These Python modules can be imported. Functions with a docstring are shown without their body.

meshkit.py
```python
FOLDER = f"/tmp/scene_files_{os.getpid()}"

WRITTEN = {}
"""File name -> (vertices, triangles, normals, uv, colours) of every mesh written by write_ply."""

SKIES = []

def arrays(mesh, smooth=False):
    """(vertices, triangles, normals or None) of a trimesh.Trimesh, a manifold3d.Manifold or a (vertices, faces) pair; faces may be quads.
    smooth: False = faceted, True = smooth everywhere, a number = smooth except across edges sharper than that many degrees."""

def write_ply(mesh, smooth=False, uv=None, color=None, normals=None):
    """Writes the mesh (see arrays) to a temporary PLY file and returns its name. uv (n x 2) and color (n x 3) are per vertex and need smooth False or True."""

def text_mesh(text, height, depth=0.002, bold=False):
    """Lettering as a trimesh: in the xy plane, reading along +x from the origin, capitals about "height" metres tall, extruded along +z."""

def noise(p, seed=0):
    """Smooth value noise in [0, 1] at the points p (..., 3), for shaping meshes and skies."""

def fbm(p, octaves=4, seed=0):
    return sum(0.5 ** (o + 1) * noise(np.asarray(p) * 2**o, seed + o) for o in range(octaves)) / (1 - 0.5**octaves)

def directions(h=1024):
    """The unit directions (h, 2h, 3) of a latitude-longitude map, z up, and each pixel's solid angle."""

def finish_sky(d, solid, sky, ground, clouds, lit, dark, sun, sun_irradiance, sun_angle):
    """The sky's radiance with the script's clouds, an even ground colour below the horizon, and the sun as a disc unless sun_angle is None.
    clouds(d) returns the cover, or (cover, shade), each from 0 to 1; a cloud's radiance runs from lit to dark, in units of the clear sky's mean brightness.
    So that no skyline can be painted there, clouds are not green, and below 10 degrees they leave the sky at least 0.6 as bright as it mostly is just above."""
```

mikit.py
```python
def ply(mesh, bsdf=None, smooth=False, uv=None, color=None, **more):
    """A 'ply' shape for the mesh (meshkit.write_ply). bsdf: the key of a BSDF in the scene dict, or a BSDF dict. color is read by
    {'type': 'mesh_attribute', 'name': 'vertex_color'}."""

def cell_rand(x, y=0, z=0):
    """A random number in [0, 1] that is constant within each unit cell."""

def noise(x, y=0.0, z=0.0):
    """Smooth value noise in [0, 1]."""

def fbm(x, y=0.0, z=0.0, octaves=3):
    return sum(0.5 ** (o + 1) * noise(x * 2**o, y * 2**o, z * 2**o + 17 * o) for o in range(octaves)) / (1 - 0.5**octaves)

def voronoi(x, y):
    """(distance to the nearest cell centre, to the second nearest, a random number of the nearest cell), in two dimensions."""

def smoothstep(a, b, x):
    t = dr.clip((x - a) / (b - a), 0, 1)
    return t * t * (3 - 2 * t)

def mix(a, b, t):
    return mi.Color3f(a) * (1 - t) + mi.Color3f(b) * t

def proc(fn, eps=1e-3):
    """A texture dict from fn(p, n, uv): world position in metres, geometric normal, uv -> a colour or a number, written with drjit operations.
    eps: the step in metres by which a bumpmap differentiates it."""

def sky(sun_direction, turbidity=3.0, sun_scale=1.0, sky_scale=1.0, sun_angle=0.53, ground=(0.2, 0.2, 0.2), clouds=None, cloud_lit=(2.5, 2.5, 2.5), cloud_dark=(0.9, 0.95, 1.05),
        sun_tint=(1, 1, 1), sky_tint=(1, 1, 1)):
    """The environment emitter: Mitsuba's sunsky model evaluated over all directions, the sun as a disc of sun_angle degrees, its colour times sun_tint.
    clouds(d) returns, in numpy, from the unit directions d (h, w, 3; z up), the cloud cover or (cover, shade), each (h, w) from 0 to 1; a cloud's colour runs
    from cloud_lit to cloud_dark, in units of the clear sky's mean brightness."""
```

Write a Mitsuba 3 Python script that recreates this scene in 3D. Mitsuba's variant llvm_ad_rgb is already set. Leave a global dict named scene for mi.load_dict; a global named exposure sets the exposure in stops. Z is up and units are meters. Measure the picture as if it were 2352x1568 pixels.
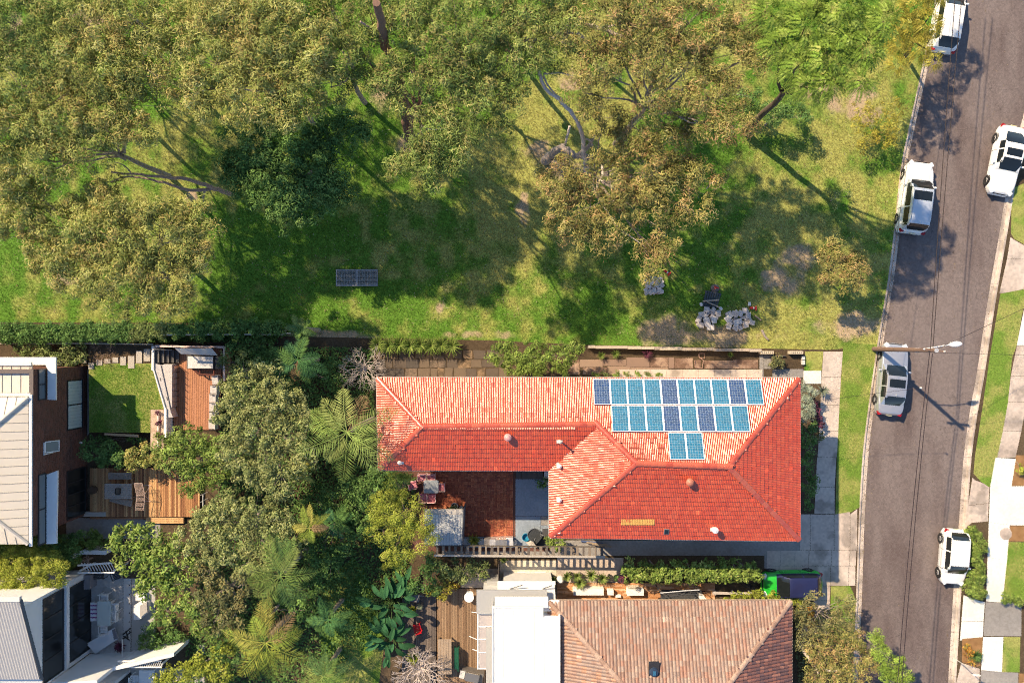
import math, random
import numpy as np, trimesh, drjit as dr, mitsuba as mi, mikit, meshkit
from shapely.geometry import Polygon, Point, LineString
T = mi.ScalarTransform4f
# ------------------------------------------------------------------ camera, sky, exposure
H, WID = 54.0, 70.0                        # flying height, width of ground in the frame (metres)
S = WID / 2352.0
scene, labels, count = {'type': 'scene'}, {}, {}
scene['camera'] = {'type': 'perspective', 'fov': math.degrees(2 * math.atan(WID / 2 / H)), 'fov_axis': 'x', 'near_clip': 1.0, 'far_clip': 3000.0,
                   'to_world': T().look_at(origin=[0, 0, H], target=[0, 0, 0], up=[0, 1, 0])}
SUN = (-0.749, 0.663, 0.985)
scene['sky'] = mikit.sky(SUN, turbidity=3, sun_scale=1.18, sky_scale=1.3, sun_tint=(1.04, 1.0, 0.92))
exposure = 2.0
# ------------------------------------------------------------------ survey frames: (u0, v0, k) of the plan sheets the site was measured from
FR = {'t00': (0, 0, .3336), 't10': (784.4, 0, .3336), 't20': (1568.8, 0, .3336), 't01': (0, 523.1, .3336), 't11': (784.4, 523.1, .3336), 't21': (1568.8, 523.1, .3336),
      't02': (0, 1045.1, .3336), 't12': (784.4, 1045.1, .3336), 't22': (1568.8, 1045.1, .3336), 'g': (0, 0, 1.0),
      'D1': (0, 763.7, .16846), 'D2': (321.6, 769.5, .14648), 'D3': (126.3, 1022.1, .16113), 'D4': (0, 1251.8, .353), 'D5': (907.3, 1068.0, .28198),
      'D6': (907.3, 1286.3, .31464), 'D7': (1234.6, 1257.5, .30334), 'D8': (1625.0, 1240.3, .25635), 'D9': (1837.5, 1303.5, .29546), 'D10': (2124.6, 516.8, .32027),
      'D11': (2124.6, 1033.6, .59683), 'D12': (1424.1, 597.2, .26489), 'D13': (608.7, 717.8, .38452), 'D14': (1579.1, 769.5, .28191), 'D15': (677.6, 597.2, .21362), 'D16': (1998.3, 763.7, .24992)}
def uv(f, x, y):
    a = FR[f]; return a[0] + x * a[2], a[1] + y * a[2]
def P(f, x, y, z=0.0):
    u, v = uv(f, x, y); k = S * (1 - z / H)
    return np.array([(u - 1176) * k, (784 - v) * k, z])
def PP(f, pts, z=0.0): return np.array([P(f, x, y, z)[:2] for x, y in pts])
def px(f, n, z=0.0): return n * FR[f][2] * S * (1 - z / H)       # a length on a sheet in metres
# ------------------------------------------------------------------ naming
def numbered(key):
    n = count.get(key, 0); count[key] = n + 1
    return key if n == 0 else f'{key}_{n:03d}'
def thing(name, label, cat, group=None):
    k = numbered(name); labels[k] = {'label': label, 'category': cat}
    if group: labels[k]['group'] = group
    return k
def add(name, mesh, mat, parent=None, smooth=False, color=None, uv=None, to=None, kind=None, label=None):
    k = numbered((parent + '__' if parent else '') + name)
    d = mesh if isinstance(mesh, dict) else mikit.ply(mesh, mat, smooth, uv=uv, color=color)
    if isinstance(mesh, dict) and mat is not None: d = {**d, 'bsdf': {'type': 'ref', 'id': mat}}
    scene[k] = {**d, 'to_world': to} if to is not None else d
    if kind: labels.setdefault(k, {})['kind'] = kind
    if label: labels.setdefault(k, {})['label'] = label
    return k
def single(name, mesh, mat, label, cat, group=None, **kw):
    k = add(name, mesh, mat, **kw); labels.setdefault(k, {}).update(label=label, category=cat)
    if group: labels[k]['group'] = group
    return k
def ground(name, mesh, mat, label=None, **kw): return add(name, mesh, mat, kind='structure', label=label, **kw)
# ------------------------------------------------------------------ materials
mats = {}
def M(r, g, b, rough=.7, spec=.4, metal=0., coat=0.):
    key = (r, g, b, rough, spec, metal, coat)
    if key not in mats:
        n = mats[key] = f'mat_{len(mats)}'
        d = {'type': 'principled', 'base_color': {'type': 'rgb', 'value': [r, g, b]}, 'roughness': rough, 'specular': spec, 'metallic': metal}
        if coat: d.update(clearcoat=coat, clearcoat_gloss=.95)
        scene[n] = {'type': 'twosided', 'bsdf': d}
    return mats[key]
def pmat(name, fn, rough=.85, spec=.3, bump=None, bscale=1.0, coat=0.):
    d = {'type': 'principled', 'base_color': mikit.proc(fn), 'roughness': rough, 'specular': spec}
    if coat: d.update(clearcoat=coat, clearcoat_gloss=.97)
    if bump: d = {'type': 'bumpmap', 'arbitrary': mikit.proc(bump, eps=.01), 'scale': bscale, 'bsdf': d}
    scene[name] = {'type': 'twosided', 'bsdf': d}
    return name
def vcol(name, rough=.7, spec=.4, coat=0.):
    d = {'type': 'principled', 'base_color': {'type': 'mesh_attribute', 'name': 'vertex_color'}, 'roughness': rough, 'specular': spec}
    if coat: d.update(clearcoat=coat, clearcoat_gloss=.9)
    scene[name] = {'type': 'twosided', 'bsdf': d}
    return name
def leafmat(name, trans, rough=.45, spec=1.35):
    scene[name] = {'type': 'principledthin', 'base_color': {'type': 'mesh_attribute', 'name': 'vertex_color'}, 'roughness': rough, 'eta': spec, 'diff_trans': trans}
    return name
VC = vcol('painted_by_vertex'); TILE = vcol('glazed_tile', .31, .9, coat=.25); TILE2 = vcol('weathered_tile', .55, .4)
LEAF = leafmat('leaf', .55); LEAFG = leafmat('glossy_leaf', .45, .33, 1.45); GUM = leafmat('gum_leaf', .32, .36, 1.45); BLADE = leafmat('grass_blade', .5, .6)
scene['window_glass'] = {'type': 'twosided', 'bsdf': {'type': 'principled', 'base_color': {'type': 'rgb', 'value': [.012, .016, .018]}, 'roughness': .06, 'specular': .75}}
scene['clear_pane'] = {'type': 'thindielectric', 'int_ior': 1.5}
GLASS = 'window_glass'
F = mikit.fbm; mixc = mikit.mix; ss = mikit.smoothstep
def asphalt_fn(p, n, uv):
    a = F(p.x * .22, p.y * .09, 3.1, 3); b = F(p.x * 9, p.y * 9, 0., 2); c = F(p.x * 1.4, p.y * .35, 8., 3)
    m = mixc((.115, .088, .084), (.182, .150, .142), ss(.32, .68, a * .65 + c * .35))
    w = mikit.voronoi(p.x * .9 + 2 * F(p.x, p.y), p.y * .5)
    crack = ss(.025, .0, w[1] - w[0]) * ss(.52, .62, F(p.x * .2, p.y * .2, 4.))
    sp = ss(.72, .8, mikit.noise(p.x * 38, p.y * 38)) * .35
    return m * (.78 + .44 * b) * (1 - .35 * crack) + mi.Color3f(.1, .09, .085) * sp
def concrete_fn(p, n, uv):
    a = F(p.x * .5, p.y * .5, 1., 4); b = F(p.x * 7, p.y * 7, 2., 3); st = ss(.5, .75, F(p.x * .9 + 5, p.y * .9, 6., 4))
    return mixc((.44, .36, .30), (.62, .54, .47), a) * (.8 + .4 * b) * (1 - .38 * st)
def pale_fn(p, n, uv):
    a = F(p.x * .7, p.y * .7, 1., 4); b = F(p.x * 8, p.y * 8, 2., 3)
    return mixc((.66, .66, .58), (.84, .84, .78), a) * (.88 + .2 * b)
def grey_fn(p, n, uv):
    a = F(p.x * .6, p.y * .6, 9., 4); b = F(p.x * 9, p.y * 9, 2., 3)
    return mixc((.21, .20, .19), (.34, .32, .30), a) * (.8 + .4 * b)
DIRT = [('g', 200, 45, 75, 45), ('g', 30, 110, 30, 60), ('g', 1203, 490, 14, 40), ('g', 1525, 757, 70, 34), ('g', 1640, 775, 130, 22), ('g', 1110, 768, 70, 10),
        ('g', 780, 772, 90, 12), ('g', 1010, 715, 14, 22), ('g', 880, 215, 26, 36), ('g', 1245, 343, 40, 22), ('g', 1800, 640, 40, 36), ('g', 1960, 235, 60, 40), ('g', 1960, 745, 60, 26), ('g', 1830, 590, 40, 30),
        ('g', 160, 640, 40, 20), ('g', 1285, 385, 60, 30), ('g', 1310, 180, 40, 20), ('g', 940, 330, 40, 20), ('g', 1860, 205, 40, 26), ('g', 430, 452, 24, 16)]
DIRTW = [(*P(f, x, y)[:2], px(f, rx), px(f, ry)) for f, x, y, rx, ry in DIRT]
def soil_mask(x, y, jit, mn, sst):
    d = 9.0 + 0 * x
    for cx, cy, rx, ry in DIRTW: d = mn(d, ((x - cx) / rx) ** 2 + ((y - cy) / ry) ** 2)
    return sst(1.5, -.1, d + (jit - .5) * 4.2) * .85
def grass_fn(p, n, uv):
    a = F(p.x * .16, p.y * .16, 2., 4); b = F(p.x * 1.1, p.y * 1.1, 5., 3); c = F(p.x * 14, p.y * 14, 1., 2)
    dry = ss(.42, .66, a * .55 + b * .45)
    g = mixc((.10, .21, .028), (.31, .32, .09), dry) * (.55 + .9 * c)
    return mixc(g, mi.Color3f(.43, .31, .22) * (.75 + .5 * c), soil_mask(p.x, p.y, b, dr.minimum, ss))
def soil_fn(p, n, uv):
    a = F(p.x * .6, p.y * .6, 2., 4); c = F(p.x * 16, p.y * 16, 1., 2)
    return mixc((.055, .040, .026), (.13, .095, .06), a) * (.6 + .8 * c)
def lawn_fn(p, n, uv):
    b = F(p.x * .9, p.y * .9, 5., 3); c = F(p.x * 18, p.y * 18, 1., 2)
    return mixc((.15, .24, .04), (.29, .30, .09), ss(.35, .7, b)) * (.6 + .8 * c)
def timber_tex(c0, c1, ax):
    def fn(p, n, uv):
        g = F(p.x * (1.2 if ax else 30), p.y * (30 if ax else 1.2), p.z * 9, 3); r = mikit.cell_rand(dr.floor(p.y * 7.6) if ax else dr.floor(p.x * 7.6), 3.)
        return mixc(c0, c1, r * .6 + g * .4) * (.75 + .5 * g)
    return fn
def brickwall_fn(p, n, uv):
    t = p.y * dr.abs(n.x) + p.x * dr.abs(n.y); row = dr.floor(p.z / .086); q = t / .24 + .5 * (row - 2 * dr.floor(row / 2))
    fx, fz = q - dr.floor(q), p.z / .086 - row
    mort = dr.select((fx < .05) | (fz < .13), 1., 0.); r = mikit.cell_rand(dr.floor(q), row)
    return mixc(mixc((.085, .036, .028), (.19, .075, .05), r), (.16, .13, .115), mort)
ASPH = pmat('asphalt', asphalt_fn, .9, .25); CONC = pmat('concrete', concrete_fn); PALE = pmat('pale_concrete', pale_fn); GREY = pmat('grey_concrete', grey_fn)
GRASS = pmat('park_grass', grass_fn, .95, .1); SOIL = pmat('bare_soil', soil_fn, .95, .1); LAWN = pmat('mown_lawn', lawn_fn, .95, .1)
BRICK = pmat('brown_brick', brickwall_fn)
# ------------------------------------------------------------------ mesh helpers
def cat(ms): return trimesh.util.concatenate(ms)
def box(cx, cy, cz, sx, sy, sz, rot=0., bev=0.):
    m = trimesh.creation.box([sx, sy, sz])
    if bev:
        import manifold3d as mf
        b = min(bev, .45 * min(sx, sy, sz)); pts = []
        for i in (-1, 1):
            for j in (-1, 1):
                for k in (-1, 1):
                    x, y, z = i * sx / 2, j * sy / 2, k * sz / 2
                    pts += [(x - i * b, y, z), (x, y - j * b, z), (x, y, z - k * b)]
        m = trimesh.Trimesh(pts, process=False).convex_hull
    if rot: m.apply_transform(trimesh.transformations.rotation_matrix(rot, [0, 0, 1]))
    m.apply_translation([cx, cy, cz]); return m
def flat(pts, z):
    v, f = trimesh.creation.triangulate_polygon(Polygon(pts).buffer(0), engine='earcut')
    m = trimesh.Trimesh(np.c_[v, np.full(len(v), z)], f, process=False)
    if len(f) and m.face_normals[0][2] < 0: m.invert()
    return m
def slab(pts, z0, z1):
    m = trimesh.creation.extrude_polygon(Polygon(pts).buffer(0), z1 - z0, engine='earcut'); m.apply_translation([0, 0, z0]); return m
def tube(pts, rad, sides=6, cap=True):
    p = np.asarray(pts, float); n = len(p); rad = np.broadcast_to(np.asarray(rad, float), (n,))
    t = np.gradient(p, axis=0); t /= np.linalg.norm(t, axis=1, keepdims=True) + 1e-9
    ref = np.where(np.abs(t[:, 2:]) < .9, [0, 0, 1.], [1., 0, 0]); a = np.cross(t, ref); a /= np.linalg.norm(a, axis=1, keepdims=True) + 1e-9
    for i in range(1, n):
        w = a[i - 1] - t[i] * (a[i - 1] @ t[i]); a[i] = w / (np.linalg.norm(w) + 1e-9)
    b = np.cross(t, a); an = np.arange(sides) * 2 * np.pi / sides
    v = (p[:, None] + rad[:, None, None] * (np.cos(an)[None, :, None] * a[:, None] + np.sin(an)[None, :, None] * b[:, None])).reshape(-1, 3)
    i, j = np.meshgrid(np.arange(n - 1), np.arange(sides), indexing='ij'); i, j = i.ravel(), j.ravel(); k = (j + 1) % sides
    f = np.vstack([np.c_[i * sides + j, i * sides + k, (i + 1) * sides + k], np.c_[i * sides + j, (i + 1) * sides + k, (i + 1) * sides + j]])
    if cap:
        v = np.vstack([v, p[0], p[-1]]); c0 = len(v) - 2; jj = np.arange(sides)
        f = np.vstack([f, np.c_[np.full(sides, c0), (jj + 1) % sides, jj], np.c_[np.full(sides, c0 + 1), (n - 1) * sides + jj, (n - 1) * sides + (jj + 1) % sides]])
    return trimesh.Trimesh(v, f, process=False)
def cyl(cx, cy, z0, z1, r0, r1=None, n=16): return tube([[cx, cy, z0], [cx, cy, z1]], [r0, r0 if r1 is None else r1], n)
def lathe(prof, cx, cy, z0=0., n=20):
    prof = np.asarray(prof, float); an = np.arange(n) * 2 * np.pi / n
    v = np.stack([prof[:, None, 0] * np.cos(an) + cx, prof[:, None, 0] * np.sin(an) + cy, np.repeat(prof[:, 1:] + z0, n, 1)], -1).reshape(-1, 3)
    f = []
    for i in range(len(prof) - 1):
        for j in range(n):
            k = (j + 1) % n; f += [[i * n + j, i * n + k, (i + 1) * n + k], [i * n + j, (i + 1) * n + k, (i + 1) * n + j]]
    return trimesh.Trimesh(v, f, process=False)
def strip(line_a, line_b):
    a, b = np.asarray(line_a, float), np.asarray(line_b, float); n = len(a)
    i = np.arange(n - 1)
    return trimesh.Trimesh(np.vstack([a, b]), np.vstack([np.c_[i, n + i, n + i + 1], np.c_[i, n + i + 1, i + 1]]), process=False)
def quads(c, ax, by):
    """one quad per row: centre c, half axes ax and by"""
    v = np.stack([c - ax - by, c + ax - by, c + ax + by, c - ax + by], 1).reshape(-1, 3); i = np.arange(len(c)) * 4
    return v, np.vstack([np.c_[i, i + 1, i + 2], np.c_[i, i + 2, i + 3]])
def curve(pts, n=40):
    from scipy.interpolate import PchipInterpolator
    p = np.asarray(pts, float); t = np.r_[0, np.cumsum(np.linalg.norm(np.diff(p, axis=0), axis=1))]
    return PchipInterpolator(t, p)(np.linspace(0, t[-1], n))
def local(mesh, org, rot):
    m = mesh.copy(); m.apply_transform(trimesh.transformations.rotation_matrix(rot, [0, 0, 1])); m.apply_translation(org); return m
# ------------------------------------------------------------------ ground, road, kerbs, paths
BIG = 400.
ground('ground', flat([(-BIG, -BIG), (BIG, -BIG), (BIG, BIG), (-BIG, BIG)], -.16), SOIL)
LK = PP('g', [(2215, -320), (2150, 0), (2114.5, 170), (2086, 300), (2070, 377), (2054, 523), (2042, 623), (2016, 783), (1999, 900), (1981, 1046), (1971.5, 1212), (1966, 1378), (1962, 1462), (1957, 1568), (1945, 1900)])
RE = PP('g', [(2540, -320), (2432, 0), (2385, 150), (2348, 283), (2309, 467), (2300, 523), (2274, 673), (2256, 790), (2246, 857), (2228, 957), (2216, 1046), (2204, 1212), (2193, 1345), (2186, 1462), (2180, 1568), (2168, 1900)])
LKc, REc = curve(LK, 60), curve(RE, 60)
# long straight continuations so that the street goes on outside the frame
def extend(c, d=120.):
    a, b = c[0] - c[1], c[-1] - c[-2]
    return np.vstack([c[0] + a / np.linalg.norm(a) * d, c, c[-1] + b / np.linalg.norm(b) * d])
LKx, REx = extend(LKc), extend(REc)
def off(c, d): return c + np.array([d, 0.])
def z3(c, z): return np.c_[c, np.full(len(c), z)]
ground('road', strip(z3(off(LKx, .4), -.135), z3(off(REx, .02), -.135)), ASPH)
left = [tuple(p) for p in LKx]
ground('garden_soil', flat(left + [(-BIG + 20, left[-1][1]), (-BIG + 20, left[0][1])], -.004), SOIL)
right = [tuple(p) for p in off(REx, .45)]
ground('verge_soil', flat(right + [(BIG - 20, right[-1][1]), (BIG - 20, right[0][1])], -.004), SOIL)
def kerb(c, sgn, name):
    """back edge c, falling towards sgn; concrete segments with open joints"""
    k = numbered(name); labels[k] = {'kind': 'structure'}
    L = np.r_[0, np.cumsum(np.linalg.norm(np.diff(c, axis=0), axis=1))]
    for s0 in np.arange(0, L[-1] - 3., 3.):
        s = np.linspace(s0 + .008, s0 + 2.992, 6); q = np.c_[np.interp(s, L, c[:, 0]), np.interp(s, L, c[:, 1])]
        rows = [z3(off(q, sgn * a), z) for a, z in ((0, -.15), (0, .012), (.10, .012), (.135, -.005), (.165, -.105), (.20, -.122), (.46, -.128), (.46, -.15))]
        v = np.vstack(rows); n = len(q); f = []
        for r in range(len(rows) - 1):
            for i in range(n - 1): f += [[r * n + i, r * n + i + 1, (r + 1) * n + i + 1], [r * n + i, (r + 1) * n + i + 1, (r + 1) * n + i]]
        add('segment', trimesh.Trimesh(v, f, process=False), CONC, k)
kerb(LKc, 1, 'kerb'); kerb(off(REc, .47), -1, 'kerb')
# park: from the street to beyond the frame, its southern edge along the old property wall
def along(c, v0, v1):
    y0, y1 = (784 - v0) * S, (784 - v1) * S
    return [tuple(p) for p in c if y1 <= p[1] <= y0]
park_edge = [(2016, 793), (1905, 803), (1700, 799), (1480, 794), (1350, 792), (1110, 781), (650, 772), (640, 742), (-100, 740), (-700, 735)]
ground('park_lawn', flat([(LKx[0][0], LKx[0][1])] + along(LKc, -400, 790) + [tuple(p) for p in PP('g', park_edge)] + [(-BIG + 40, P('g', 0, 735)[1]), (-BIG + 40, LKx[0][1])], 0.), GRASS)
# street verge in front of the red-roofed house, and footpath panels
ground('verge_lawn', flat([tuple(p) for p in PP('t21', [(840, 850), (965, 850), (955, 985), (835, 985)])], .004), GRASS)
def kv(v): return np.interp(-(784 - v) * S, -LKc[:, 1], LKc[:, 0])
vl = [(kv(v), (784 - v) * S) for v in np.linspace(792, 1165, 30)] + [tuple(p) for p in PP('t22', [(1185, 372), (1150, 392), (1050, 402)])] + [tuple(p) for p in PP('t21', [(1060, 1568), (1075, 1220), (1090, 1020), (1100, 850), (1105, 790)])]
ground('verge_lawn', flat(vl, .004), LAWN)
def paving(name, quadlist, z, mat, gap=.012, parent=None, th=.05, piece='slab', seed=1):
    rg = random.Random(seed); k = parent or numbered(name)
    if not parent: labels[k] = {'kind': 'structure'}
    for q in quadlist:
        p = Polygon(q).buffer(-gap)
        if p.is_empty: continue
        zz = z + rg.uniform(-.004, .004)
        add(piece, slab(list(p.exterior.coords)[:-1], zz - th, zz), mat, k)
    return k
fp = [(850, 965, 1102), (1025, 955, 1088), (1220, 945, 1078), (1400, 937, 1070), (1580, 925, 1060)]
fq = [PP('t21', [(a[1], a[0]), (a[2], a[0]), (b[2], b[0]), (b[1], b[0])]) for a, b in zip(fp, fp[1:])]
fp2 = [(0, 925, 1058), (15, 922, 1056), (220, 912, 1045), (402, 903, 1045)]
fq += [PP('t22', [(a[1], a[0]), (a[2], a[0]), (b[2], b[0]), (b[1], b[0])]) for a, b in zip(fp2[1:], fp2[2:])]
paving('footpath', fq, .012, CONC)
dq = []
xs = [[560, 672, 772, 868, 1030, 1060, 1150, 1196], [560, 672, 772, 868, 1025, 1060, 1150, 1190]]
for x0, x1 in ((805, 875), (875, 1040), (1040, 1150), (1150, 1200)): dq.append(PP('t22', [(x0, 405), (x1, 405 - (18 if x0 >= 1040 else 0) - (20 if x0 >= 1150 else 0)), (x1, 655), (x0, 655)]))
for x0, x1 in ((578, 672), (672, 772), (772, 868), (868, 1022), (1022, 1150), (1150, 1194)): dq.append(PP('t22', [(x0, 655), (x1, 655), (x1 - 3, 760), (x0 - 3, 760)]))
for x0, x1 in ((772, 868), (868, 1018), (1018, 1145), (1145, 1190)): dq.append(PP('t22', [(x0 - 3, 760), (x1 - 3, 760), (x1 - 3, 898), (x0 - 3, 898)]))
dq += [PP('t22', [(575, 760), (769, 760), (769, 1000), (575, 1000)]), PP('t22', [(769, 898), (1015, 898), (1012, 1000), (769, 1000)]), PP('t22', [(905, 1000), (1012, 1000), (1008, 1240), (905, 1240)])]
paving('driveway', dq, .006, CONC, seed=3)
ground('driveway_apron', strip(z3(np.array([(kv(v) + .0, (784 - v) * S) for v in np.linspace(1172, 1345, 12)]), .0185), z3(np.array([(kv(v) + .2, (784 - v) * S) for v in np.linspace(1172, 1345, 12)]), -.09)), CONC)
ground('side_passage_floor', flat(PP('t22', [(-1650, 585), (812, 585), (812, 780), (560, 780), (560, 690), (-1650, 690)]), .001), GREY)
ground('verge_lawn', flat([tuple(p) for p in PP('t22', [(1018, 900), (1150, 898), (1170, 940), (1188, 1000), (1182, 1250), (1175, 1400), (1010, 1400)])], .004), LAWN)
# ---- far side of the street
ZR = .0
def rs(name, f, pts, mat, z): return ground(name, flat(PP(f, pts), z), mat)
rs('verge_lawn', 'D10', [(622, -260), (760, -320), (900, -300), (900, 160), (710, 138), (640, 100), (616, 60)], LAWN, .002)
paving('driveway', [PP('D10', [(612, 85), (640, 105), (720, 150), (712, 240), (588, 240)]), PP('D10', [(588, 240), (712, 240), (712, 460), (560, 490), (532, 490)]), PP('D10', [(720, 150), (1100, 150), (1100, 430), (712, 460)])], .004, CONC)
rs('verge_lawn', 't21', [(2185, 455), (2230, 440), (2348, 425), (2500, 425), (2420, 540), (2340, 560), (2300, 800), (2265, 900), (2235, 1220), (2195, 1440), (2165, 1560), (2152, 1640), (2110, 1785), (2050, 1745), (2000, 1690), (2010, 1568), (2060, 1250), (2110, 900), (2160, 600)], LAWN, .002)
def kr(f, y): return (np.interp(-P(f, 0, y)[1], -REc[:, 1], REc[:, 0]) + .47, P(f, 0, y)[1])
rs('footpath', 't21', [(2348, 560), (2460, 560), (2410, 810), (2298, 808)], PALE, .004)
paving('footpath', [PP('t21', [(x0a, y0), (x0a + 130, y0), (x1a + 130, y1), (x1a, y1)]) for y0, x0a, y1, x1a in ((810, 2298, 1020, 2256), (1020, 2256, 1200, 2236), (1200, 2236, 1400, 2200), (1400, 2200, 1582, 2160))], .004, CONC, seed=5)
rs('front_lawn', 't21', [(2385, 900), (2700, 900), (2700, 1290), (2345, 1290)], LAWN, .002)
rs('bare_earth', 't21', [(2345, 1290), (2700, 1290), (2700, 1420), (2330, 1420)], SOIL, .003)
EARTH = pmat('brown_earth', lambda p, n, u: mixc((.21, .115, .05), (.36, .21, .10), F(p.x * 3, p.y * 3, 1., 4)), .95, .1)
rs('bare_earth', 't22', [(2290, 0), (2600, 0), (2600, 208), (2262, 208)], EARTH, .003)
WPATH = PALE
paving('footpath', [PP('t22', [(2150, 15), (2292, 24), (2262, 212), (2250, 480), (2105, 460), (2115, 210)]), PP('t22', [(2105, 460), (2250, 480), (2232, 720), (2096, 700)]), PP('t22', [(2096, 700), (2232, 720), (2200, 1012), (2086, 1005)])], .006, WPATH, seed=6, gap=.004)
paving('driveway', [PP('t22', [(2262, 212), (2640, 212), (2640, 484), (2250, 482)])], .005, WPATH, gap=.004)
paving('driveway', [PP('t22', [(1992, 150), (2010, 170), (2112, 208), (2105, 330), (1962, 345)]), PP('t22', [(1962, 345), (2105, 330), (2100, 456), (1990, 464), (1945, 500)])], .004, CONC, seed=8)
rs('bare_earth', 't22', [(2252, 486), (2640, 486), (2640, 596), (2236, 590)], EARTH, .003)
rs('front_lawn', 't22', [(2238, 596), (2640, 600), (2640, 1010), (2205, 1010)], LAWN, .004)
rs('garden_bed', 't22', [(1992, 464), (2104, 458), (2094, 1004), (2040, 990), (1935, 930), (1940, 700), (1952, 500)], SOIL, .002)
paving('driveway', [PP('t22', [(2082, 1008), (2332, 1012), (2330, 1245), (2068, 1243)])], .004, GREY)
paving('driveway', [PP('t22', [(1930, 960), (2040, 1000), (2080, 1008), (2070, 1140), (1916, 1140)]), PP('t22', [(1916, 1140), (2070, 1140), (2066, 1250), (1905, 1275)])], .004, PALE, seed=9)
rs('garden_bed', 't22', [(1922, 1262), (2064, 1250), (2056, 1400), (2048, 1445), (2010, 1460), (1920, 1420)], EARTH, .003)
paving('footpath', [PP('t22', [(2066, 1248), (2206, 1248), (2196, 1490), (2052, 1478)])], .006, WPATH, gap=.004)
rs('front_lawn', 't22', [(2208, 1248), (2322, 1248), (2318, 1492), (2196, 1490)], LAWN, .002)
paving('footpath', [PP('t22', [(2050, 1480), (2310, 1494), (2306, 1700), (2040, 1700)])], .005, GREY)
paving('driveway', [PP('t22', [(1915, 1425), (2045, 1468), (2040, 1568), (1880, 1568)]), PP('t22', [(1880, 1568), (2040, 1568), (2040, 1760), (1868, 1760)])], .004, CONC, seed=11)
rs('bare_earth', 't22', [(2312, 1500), (2600, 1500), (2600, 1760), (2306, 1760)], EARTH, .003)
cc = P('t22', 2222, 540)
ground('manhole_cover', cyl(cc[0], cc[1], -.02, .016, px('t22', 42), n=28), CONC, label='round concrete inspection cover set in the white footpath')
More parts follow.
